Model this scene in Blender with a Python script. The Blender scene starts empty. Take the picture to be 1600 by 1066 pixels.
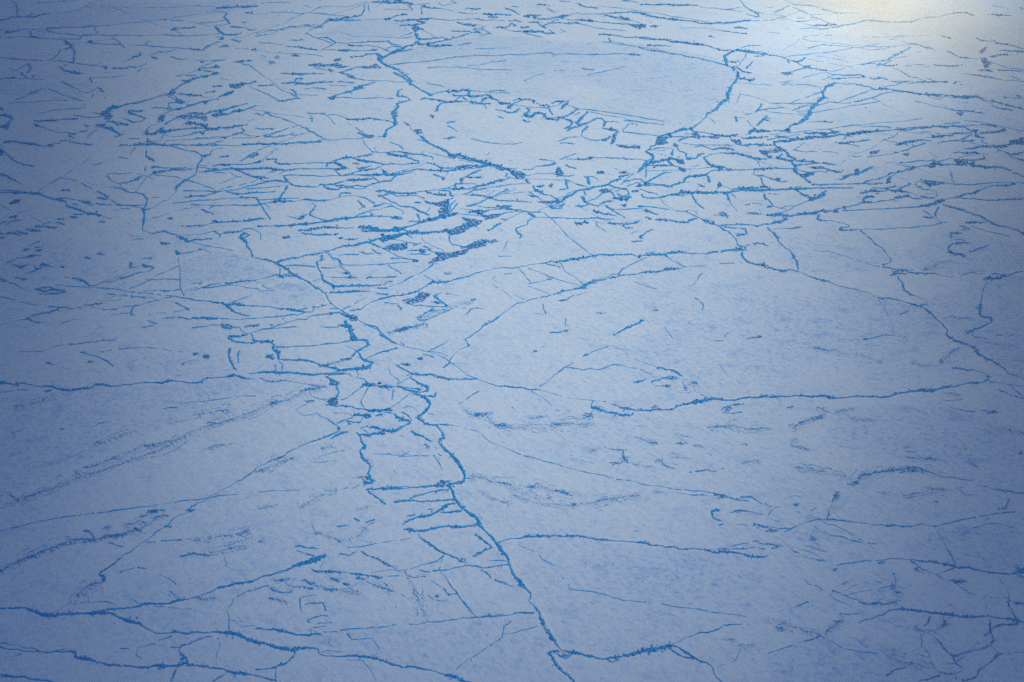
import bpy, math, random
import numpy as np
random.seed(7)
rng = np.random.default_rng(11)
R = math.radians
scene = bpy.context.scene
col = scene.collection

# ------------------------------------------------------------------ camera
HAZE = 0.000018                # density of the air over the ice
FOG = 0.0030
CAM_H = 1000.0                 # metres above the ice
DEP = R(28.8)                  # depression of the optical axis
FPX = 1700.0                   # focal length in pixels of a 1600 px wide frame
cd = bpy.data.cameras.new('camera')
cam = bpy.data.objects.new('camera', cd)
col.objects.link(cam)
cam.location = (0, 0, CAM_H)
cam.rotation_euler = (math.pi / 2 - DEP, 0, 0)
cd.sensor_width = 36.0
cd.lens = 36.0 * FPX / 1600.0
cd.clip_start = 1.0
cd.clip_end = 200000.0
scene.camera = cam

# ------------------------------------------------------------------ sky and sun
SUN_EL, SUN_AZ = R(36.0), R(70.0)      # azimuth to the right of the viewing direction
w = bpy.data.worlds.new('World')
scene.world = w
w.use_nodes = True
nt = w.node_tree
nt.nodes.clear()
sky = nt.nodes.new('ShaderNodeTexSky')
sky.sky_type = 'NISHITA'
sky.sun_disc = False
sky.sun_elevation = SUN_EL
sky.sun_rotation = SUN_AZ
sky.altitude = 1000
sky.air_density = 1.0
sky.dust_density = 0.0
sky.ozone_density = 3.0
bg = nt.nodes.new('ShaderNodeBackground')
bg.inputs['Strength'].default_value = 0.05
wo = nt.nodes.new('ShaderNodeOutputWorld')
nt.links.new(sky.outputs[0], bg.inputs[0])
nt.links.new(bg.outputs[0], wo.inputs[0])
SUN_DIR = np.array([math.sin(SUN_AZ) * math.cos(SUN_EL), math.cos(SUN_AZ) * math.cos(SUN_EL), math.sin(SUN_EL)])
sl = bpy.data.lights.new('sun', 'SUN')
sl.energy = 5.0
sl.angle = R(1.5)
sl.color = (1.0, 0.82, 0.62)
so = bpy.data.objects.new('sun', sl)
col.objects.link(so)
from mathutils import Vector
so.rotation_euler = Vector(SUN_DIR).to_track_quat('Z', 'Y').to_euler()
so.location = (0, 0, 3000)
scene.view_settings.view_transform = 'Standard'
scene.view_settings.look = 'None'
scene.view_settings.exposure = 1.15
scene.view_settings.gamma = 1.0
scene.cycles.use_denoising = False
scene.cycles.max_bounces = 6
scene.cycles.transparent_max_bounces = 16

# ------------------------------------------------------------------ helpers
SD, CD_ = math.sin(DEP), math.cos(DEP)

def ground(px, py):
    """Survey: where the sight line to a photo pixel meets the ice (z = 0)."""
    px = np.asarray(px, float); py = np.asarray(py, float)
    u = (px - 800.0) / FPX
    v = (533.0 - py) / FPX
    dz = v * CD_ - SD
    dy = v * SD + CD_
    t = -CAM_H / dz
    return np.stack([u * t, dy * t], -1)

def mpp(px, py):
    """metres on the ice, across the view, that one photo pixel spans there"""
    v = (533.0 - np.asarray(py, float)) / FPX
    return (-CAM_H / (v * CD_ - SD)) / FPX

def to_px(x, y):
    """inverse of ground() for the lie of snow cover and the added cloud"""
    fz = y * CD_ + CAM_H * SD
    uz = y * SD - CAM_H * CD_
    return 800.0 + FPX * x / fz, 533.0 - FPX * uz / fz

def quad_mesh(name, verts, quads, mat, smooth=False):
    me = bpy.data.meshes.new(name)
    n = len(verts); f = len(quads)
    me.vertices.add(n)
    me.vertices.foreach_set('co', np.ascontiguousarray(verts, dtype=np.float32).ravel())
    me.loops.add(4 * f)
    me.polygons.add(f)
    me.loops.foreach_set('vertex_index', np.ascontiguousarray(quads, dtype=np.int32).ravel())
    me.polygons.foreach_set('loop_start', np.arange(0, 4 * f, 4, dtype=np.int32))
    me.polygons.foreach_set('loop_total', np.full(f, 4, dtype=np.int32))
    if smooth:
        me.polygons.foreach_set('use_smooth', np.ones(f, dtype=bool))
    me.materials.append(mat)
    me.update(calc_edges=True)
    me.validate()
    return me

def link(name, me, parent=None):
    o = bpy.data.objects.new(name, me)
    col.objects.link(o)
    if parent is not None:
        o.parent = parent
    return o

class Heap:
    """collects quads of one object"""
    def __init__(self):
        self.v = []; self.q = []; self.n = 0
    def add(self, v, q):
        if len(v) == 0: return
        self.v.append(np.asarray(v, float)); self.q.append(np.asarray(q, np.int64) + self.n); self.n += len(v)
    def arrays(self):
        return np.concatenate(self.v), np.concatenate(self.q)

CORN = np.array([[-1,-1,-1],[1,-1,-1],[1,1,-1],[-1,1,-1],[-1,-1,1],[1,-1,1],[1,1,1],[-1,1,1]], float)
CQ = np.array([[0,1,5,4],[1,2,6,5],[2,3,7,6],[3,0,4,7],[4,5,6,7]])

def blocks(heap, xy, size, flat=0.6):
    """broken ice slabs: jittered hexahedra, tilted at random, standing in the snow"""
    n = len(xy)
    if n == 0: return
    size = np.broadcast_to(np.asarray(size, float), (n,))
    c = CORN[None] * (1 + rng.uniform(-0.35, 0.35, (n, 8, 3)))
    c = c * np.stack([rng.uniform(.6, 1.3, n), rng.uniform(.5, 1.0, n), rng.uniform(.3, .8, n) * flat / .6], -1)[:, None, :]
    a = rng.uniform(0, 2 * math.pi, n); t = rng.normal(0, .45, n); s = rng.normal(0, .35, n)
    x, y, z = c[..., 0], c[..., 1], c[..., 2]
    y, z = y * np.cos(t)[:, None] - z * np.sin(t)[:, None], y * np.sin(t)[:, None] + z * np.cos(t)[:, None]
    x, z = x * np.cos(s)[:, None] - z * np.sin(s)[:, None], x * np.sin(s)[:, None] + z * np.cos(s)[:, None]
    x, y = x * np.cos(a)[:, None] - y * np.sin(a)[:, None], x * np.sin(a)[:, None] + y * np.cos(a)[:, None]
    h = size[:, None] * 0.5
    v = np.stack([x * h + xy[:, 0:1], y * h + xy[:, 1:2], z * h + h * 0.30], -1).reshape(-1, 3)
    q = (CQ[None] + (np.arange(n) * 8)[:, None, None]).reshape(-1, 4)
    heap.add(v, q)

def smooth_noise(n, step):
    """1-D value noise in 0..1"""
    k = rng.uniform(0, 1, int(n / step) + 4)
    x = np.arange(n) / step + rng.uniform(0, 1)
    i = x.astype(int); f = x - i; f = f * f * (3 - 2 * f)
    return k[i] * (1 - f) + k[i + 1] * f

def jagged(pts, rough):
    """midpoint displacement of a surveyed line down to about 2 px"""
    p = [np.asarray(q, float) for q in pts]
    for _ in range(7):
        out = [p[0]]; again = False
        for a, b in zip(p[:-1], p[1:]):
            d = b - a; L = math.hypot(*d)
            if L > 2.2:
                again = True
                nrm = np.array([-d[1], d[0] * 0.65]) / L
                out.append((a + b) / 2 + nrm * random.gauss(0, rough) * L)
            out.append(b)
        p = out
        if not again: break
    return np.array(p)

def ribbon(heap, g, hw, hh, keep):
    """low tent of snow-free rubble following the line g (n,2)"""
    n = len(g)
    if n < 2: return
    t = np.gradient(g, axis=0); t /= np.linalg.norm(t, axis=1)[:, None] + 1e-9
    nr = np.stack([-t[:, 1], t[:, 0]], -1)
    cr = rng.uniform(-.4, .4, n)
    L = g + nr * (hw * rng.uniform(.75, 1.25, n))[:, None]
    Rr = g - nr * (hw * rng.uniform(.75, 1.25, n))[:, None]
    C = g + nr * (hw * cr)[:, None]
    v = np.empty((n, 3, 3))
    v[:, 0, :2] = L; v[:, 0, 2] = -0.06
    v[:, 1, :2] = C; v[:, 1, 2] = hh
    v[:, 2, :2] = Rr; v[:, 2, 2] = -0.06
    i = np.nonzero(keep[:-1] & keep[1:])[0] * 3
    if len(i) == 0: return
    q = np.concatenate([np.stack([i, i + 1, i + 4, i + 3], -1), np.stack([i + 1, i + 2, i + 5, i + 4], -1)])
    heap.add(v.reshape(-1, 3), q)

WIND = np.array([0.66, -0.75])           # the way the drifts trail

def drifts(heap, xy, length, width, height, spread=0.12):
    """snow tails: tapering ridgelets trailing downwind"""
    n = len(xy)
    if n == 0: return
    a = np.arctan2(WIND[1], WIND[0]) + rng.normal(0, spread, n)
    d = np.stack([np.cos(a), np.sin(a)], -1); nr = np.stack([-d[:, 1], d[:, 0]], -1)
    ts = np.array([0, .08, .3, .65, 1.0]); ws = np.array([.25, .9, 1.0, .6, .1]); hs = np.array([.05, .9, 1.0, .5, .0])
    bend = rng.normal(0, .06, n)
    v = np.empty((n, 5, 3, 3))
    for k in range(5):
        c = xy + d * (length * ts[k])[:, None] + nr * (bend * length * ts[k] ** 2)[:, None]
        ww = (width * ws[k] * .5)[:, None]
        v[:, k, 0, :2] = c + nr * ww; v[:, k, 0, 2] = -.05
        v[:, k, 1, :2] = c + nr * ww * .2; v[:, k, 1, 2] = height * hs[k]
        v[:, k, 2, :2] = c - nr * ww; v[:, k, 2, 2] = -.05
    base = (np.arange(n) * 15)[:, None]
    q = []
    for k in range(4):
        for j in range(2):
            q.append(np.stack([base[:, 0] + k * 3 + j, base[:, 0] + k * 3 + j + 1, base[:, 0] + k * 3 + j + 4, base[:, 0] + k * 3 + j + 3], -1))
    heap.add(v.reshape(-1, 3), np.concatenate(q))

# ------------------------------------------------------------------ materials
def material(name):
    m = bpy.data.materials.new(name); m.use_nodes = True
    t = m.node_tree; b = t.nodes['Principled BSDF']
    return m, t, b

def nd(t, kind, **kw):
    n = t.nodes.new(kind)
    for k, v in kw.items():
        if k in n.inputs: n.inputs[k].default_value = v
        else: setattr(n, k, v)
    return n

def mapped_noise(t, scale, rot, stretch, detail=6, rough=.6):
    tc = nd(t, 'ShaderNodeTexCoord')
    mp = nd(t, 'ShaderNodeMapping')
    mp.inputs['Rotation'].default_value = (0, 0, rot)
    mp2 = nd(t, 'ShaderNodeMapping')
    mp2.inputs['Scale'].default_value = (1.0 / stretch, 1, 1)
    nz = nd(t, 'ShaderNodeTexNoise')
    nz.inputs['Scale'].default_value = scale
    nz.inputs['Detail'].default_value = detail
    nz.inputs['Roughness'].default_value = rough
    t.links.new(tc.outputs['Object'], mp.inputs['Vector'])
    t.links.new(mp.outputs[0], mp2.inputs['Vector'])
    t.links.new(mp2.outputs[0], nz.inputs['Vector'])
    return nz

def ramp(t, src, lo, hi, a=0.0, b=1.0):
    r = nd(t, 'ShaderNodeMapRange')
    r.inputs['From Min'].default_value = lo; r.inputs['From Max'].default_value = hi
    r.inputs['To Min'].default_value = a; r.inputs['To Max'].default_value = b
    r.interpolation_type = 'SMOOTHSTEP'
    t.links.new(src, r.inputs['Value'])
    return r.outputs[0]

def math_(t, op, a, b):
    n = nd(t, 'ShaderNodeMath', operation=op)
    for i, s in enumerate((a, b)):
        if isinstance(s, (int, float)): n.inputs[i].default_value = s
        else: t.links.new(s, n.inputs[i])
    n.use_clamp = op in ('ADD', 'SUBTRACT')
    return n.outputs[0]

def mix_col(t, fac, a, b):
    n = nd(t, 'ShaderNodeMix', data_type='RGBA')
    if isinstance(fac, (int, float)): n.inputs[0].default_value = fac
    else: t.links.new(fac, n.inputs[0])
    for i, s in ((6, a), (7, b)):
        if isinstance(s, tuple): n.inputs[i].default_value = (*s, 1)
        else: t.links.new(s, n.inputs[i])
    return n.outputs[2]

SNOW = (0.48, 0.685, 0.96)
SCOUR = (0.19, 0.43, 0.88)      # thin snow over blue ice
ICE = (0.055, 0.30, 0.60)

m_snow, t, b = material('wind_packed_snow')
at = nd(t, 'ShaderNodeAttribute', attribute_name='bare')
drift_rot = -math.atan2(WIND[1], WIND[0])
n1 = mapped_noise(t, 0.13, 0.35, 1.25, 8, .74)       # 10 m flecks
n2 = mapped_noise(t, 0.42, drift_rot, 1.8, 5, .7)       # 3 m grain
n3 = mapped_noise(t, 0.006, drift_rot, 1.6, 5, .6)       # 170 m patches
s1 = ramp(t, n1.outputs[0], .47, .66)
s2 = ramp(t, n2.outputs[0], .50, .74)
n4 = mapped_noise(t, 0.032, 0.2, 1.3, 8, .72)    # 30 m flecks
s4 = ramp(t, n4.outputs[0], .50, .66)
s3 = ramp(t, n3.outputs[0], .40, .70)
patch = math_(t, 'ADD', math_(t, 'MULTIPLY', s3, .30), math_(t, 'MULTIPLY', at.outputs['Fac'], .95))
f = math_(t, 'MULTIPLY', math_(t, 'ADD', math_(t, 'MULTIPLY', s1, .8), math_(t, 'ADD', math_(t, 'MULTIPLY', s2, .6), math_(t, 'MULTIPLY', s4, .5))), math_(t, 'ADD', math_(t, 'MULTIPLY', patch, 1.0), .42))
f = math_(t, 'ADD', f, math_(t, 'MULTIPLY', patch, .22))
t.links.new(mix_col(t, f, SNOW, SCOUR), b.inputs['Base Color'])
b.inputs['Roughness'].default_value = .7
b.inputs['Specular IOR Level'].default_value = .15
bp = nd(t, 'ShaderNodeBump'); bp.inputs['Strength'].default_value = .45; bp.inputs['Distance'].default_value = 2.4
nb = mapped_noise(t, 0.07, drift_rot, 2.0, 4, .55)
t.links.new(nb.outputs[0], bp.inputs['Height'])
t.links.new(bp.outputs[0], b.inputs['Normal'])

m_ice, t, b = material('blue_ice_rubble')
n1 = mapped_noise(t, 0.25, 0, 1, 5, .7)
n2 = mapped_noise(t, 0.02, 0, 1, 3, .6)
c = mix_col(t, ramp(t, n1.outputs[0], .3, .7), (0.003, 0.24, 0.72), (0.02, 0.38, 0.88))
c = mix_col(t, ramp(t, n2.outputs[0], .55, .8, 0, .45), c, (0.20, 0.50, 0.80))
t.links.new(c, b.inputs['Base Color'])
b.inputs['Roughness'].default_value = .45
b.inputs['Specular IOR Level'].default_value = .25

m_drift, t, b = material('drifted_snow')
n1 = mapped_noise(t, 0.3, 0, 1, 4, .6)
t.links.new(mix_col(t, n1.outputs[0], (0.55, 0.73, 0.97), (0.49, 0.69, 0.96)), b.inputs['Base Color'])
b.inputs['Roughness'].default_value = .75
b.inputs['Specular IOR Level'].default_value = .1

# ------------------------------------------------------------------ the ice sheet
def axis(lo, hi, step, far):
    core = np.arange(lo, hi + step, step)
    g = []; d = step; x = core[-1]
    while x < far:
        d *= 1.6; x += d; g.append(x)
    h = []; d = step; x = core[0]
    while x > -far:
        d *= 1.6; x -= d; h.append(x)
    return np.array(h[::-1] + list(core) + g)

xs = axis(-2300, 2300, 7, 20000)
ys = axis(900, 4800, 6, 20000)
X, Y = np.meshgrid(xs, ys)
PXX, PYY = to_px(X, np.maximum(Y, 300))
# wind-scoured floes, where blue ice shows through the thin snow: outline (surveyed px), ground amount, then soft spots (px, py, rx, ry, amount)
FLOES = [
 ([(600,92),(660,72),(760,56),(860,60),(1000,68),(1110,88),(1150,108),(1148,125),(1135,155),(1100,180),(1080,200),(1010,192),(905,170),(870,155),(780,150),(680,147),(640,130),(612,108)], .30,
  [(980,100,180,45,.55),(760,75,150,25,.4),(1080,130,80,40,.4),(910,150,50,30,-.5),(670,120,60,22,-.35),(890,60,40,8,-.6)]),
 ([(720,520),(800,480),(900,447),(1010,428),(1070,417),(1180,410),(1250,425),(1300,444),(1400,470),(1450,490),(1485,525),(1540,590),(1470,607),(1390,620),(1200,618),(1100,628),(1060,632),(930,620),(850,608),(790,600),(720,575),(706,555)], .08,
  [(1290,515,230,80,.75),(1080,470,120,40,.35),(1100,580,150,40,.15)]),
 ([(800,842),(880,838),(1000,855),(1100,860),(1200,868),(1180,960),(1110,975),(1020,1020),(940,1028),(880,1010),(850,950),(830,900)], .15,[(1040,890,150,50,.5)]),
 ([(280,410),(340,392),(400,402),(440,440),(390,445),(300,440),(282,450)], .55, []),
 ([(405,455),(440,440),(480,440),(510,470),(480,480),(420,477)], .5, []),
 ([(160,3),(400,0),(400,12),(300,28),(160,40),(90,42),(60,30)], .45, []),
 ([(500,52),(560,28),(640,30),(640,50),(590,65),(520,60)], .45, []),
 ([(0,620),(120,608),(300,600),(400,595),(330,640),(200,690),(0,780)], .32, []),
 ([(120,160),(60,150),(0,150),(0,130),(150,130)], .3, []),
 ([(1200,365),(1300,348),(1400,380),(1380,420),(1290,430),(1240,420)], .3, []),
 ([(1410,400),(1470,350),(1600,380),(1600,420),(1480,430)], .4, []),
 ([(1430,470),(1540,440),(1600,430),(1600,600),(1540,560),(1500,540)], .4, []),
 ([(1320,640),(1400,630),(1540,640),(1600,700),(1600,730),(1400,720),(1280,690)], .4, []),
 ([(1200,1020),(1290,995),(1400,1010),(1400,1066),(1200,1066)], .45, []),
 ([(1500,150),(1600,130),(1600,215),(1480,200)], .35, []),
 ([(460,985),(700,975),(840,960),(860,1040),(760,1060),(520,1025)], .25, []),
 ([(1460,830),(1580,815),(1600,890),(1480,885),(1400,860)], .3, []),
]
SPOTS = [(80,430,130,90,.2),(1350,150,110,30,-.3),(240,980,200,30,.15),(1100,640,220,30,.15),(930,700,160,50,.12),(300,590,200,40,.15),(560,430,120,50,.06),(1300,780,200,60,.12)]
bare = np.zeros_like(X)
wob = 0.18 * np.sin(PXX / 31.0 + 1.3 * np.sin(PYY / 17.0)) + 0.14 * np.sin(PYY / 11.0 + PXX / 47.0)
def inside(poly):
    a = np.zeros(X.shape, bool)
    n_ = len(poly)
    for k in range(n_):
        (x0, y0), (x1, y1) = poly[k], poly[(k + 1) % n_]
        if y0 == y1: continue
        cr = (y0 > PYY) != (y1 > PYY)
        a ^= cr & (PXX < (x1 - x0) * (PYY - y0) / (y1 - y0) + x0)
    return a & (Y > 600)
def spot(s):
    d2 = ((PXX - s[0]) / s[2]) ** 2 + ((PYY - s[1]) / s[3]) ** 2
    u = np.clip(1.3 - np.sqrt(d2) + wob, 0, 1)
    return s[4] * u * u * (3 - 2 * u) * (Y > 600)
for poly, am, spots in FLOES:
    val = np.full(X.shape, am)
    for s in spots: val = val + .6 * spot(s)
    bare = np.where(inside(poly), np.maximum(bare, val), bare)
for s in SPOTS: bare += spot(s)
bare = np.clip(bare, 0, 1)
nx, ny = len(xs), len(ys)
Z = np.zeros_like(X)
V = np.stack([X, Y, Z], -1).reshape(-1, 3)
ii = (np.arange(ny - 1)[:, None] * nx + np.arange(nx - 1)[None]).ravel()
Q = np.stack([ii, ii + 1, ii + nx + 1, ii + nx], -1)
me = quad_mesh('ice_sheet', V, Q, m_snow)
a_ = me.attributes.new('bare', 'FLOAT', 'POINT')
a_.data.foreach_set('value', bare.ravel().astype(np.float32))
o = link('ground', me); o['kind'] = 'structure'; o['label'] = 'snow covered sea ice sheet reaching to the horizon'

# ------------------------------------------------------------------ unseen cloud bank added up-sun to dim the frame edges, open at one gap
CZ = 2000.0
def shading_T(px, py):
    """share of sunlight let through, shaped to darken the edges and light one patch"""
    T = 0.43 * np.exp(-(np.abs((px - 900) / 600) ** 2.8 + np.abs((py - 270) / 790) ** 2.2))  # vignette falloff put into the cloud transparency
    T = np.maximum(T, 0.01)
    d = np.sqrt(((px - 1390) / 165.0) ** 2 + ((py - 0) / 90.0) ** 2)
    gap = np.exp(-d ** 1.5 * .9)
    gap2 = .35 * np.exp(-(((px - 1330) / 260) ** 2 + ((py - 150) / 110) ** 2))
    T = T + np.maximum(.55 - T, 0) * gap2
    return T + (1.0 - T) * gap
off = SUN_DIR[:2] / SUN_DIR[2] * CZ
cx = np.arange(-4200, 4201, 50.0); cy = np.arange(300, 8001, 50.0)
CX, CY = np.meshgrid(cx, cy)
CPX, CPY = to_px(CX, CY)
lump = np.zeros_like(CX)
for k in range(26):
    ang = rng.uniform(0, 6.28); wl = rng.uniform(250, 1500)
    lump += np.sin((CX * math.cos(ang) + CY * math.sin(ang)) / wl * 6.28 + rng.uniform(0, 6.28)) * wl / 1500
lump /= np.std(lump)
TT = np.clip(shading_T(CPX, CPY) * (1 + .008 * lump), .02, 1)
nxc, nyc = len(cx), len(cy)
edge = np.minimum.reduce([(CX - cx[0]) / 300, (cx[-1] - CX) / 300, (CY - cy[0]) / 300, (cy[-1] - CY) / 300]).clip(0, 1)
under = np.stack([CX + off[0], CY + off[1], CZ - 6 * lump * edge], -1).reshape(-1, 3)
top = np.stack([CX + off[0], CY + off[1], CZ + (160 + 10 * lump) * edge + 1], -1).reshape(-1, 3)
nn = len(under)
ii = (np.arange(nyc - 1)[:, None] * nxc + np.arange(nxc - 1)[None]).ravel()
Qc = np.concatenate([np.stack([ii, ii + nxc, ii + nxc + 1, ii + 1], -1), np.stack([ii, ii + 1, ii + nxc + 1, ii + nxc], -1) + nn])
m_shading_cloud = bpy.data.materials.new('shading_cloud_veil'); m_shading_cloud.use_nodes = True
t = m_shading_cloud.node_tree; t.nodes.clear()
out = nd(t, 'ShaderNodeOutputMaterial'); mx = nd(t, 'ShaderNodeMixShader')
tr = nd(t, 'ShaderNodeBsdfTransparent'); tl = nd(t, 'ShaderNodeBsdfTranslucent'); tl.inputs[0].default_value = (.12, .12, .13, 1)
at = nd(t, 'ShaderNodeAttribute', attribute_name='sun_pass')
t.links.new(at.outputs['Fac'], mx.inputs[0])
t.links.new(tl.outputs[0], mx.inputs[1]); t.links.new(tr.outputs[0], mx.inputs[2])
t.links.new(mx.outputs[0], out.inputs[0])
me = quad_mesh('shading_cloud', np.concatenate([under, top]), Qc, m_shading_cloud, True)
a_ = me.attributes.new('sun_pass', 'FLOAT', 'POINT')
a_.data.foreach_set('value', np.sqrt(np.concatenate([TT.ravel(), TT.ravel()])).astype(np.float32))
o = link('shading_cloud', me); o['kind'] = 'stuff'; o['label'] = 'unseen cloud bank added to dim the edges, with one gap over the sunlit patch'

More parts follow.
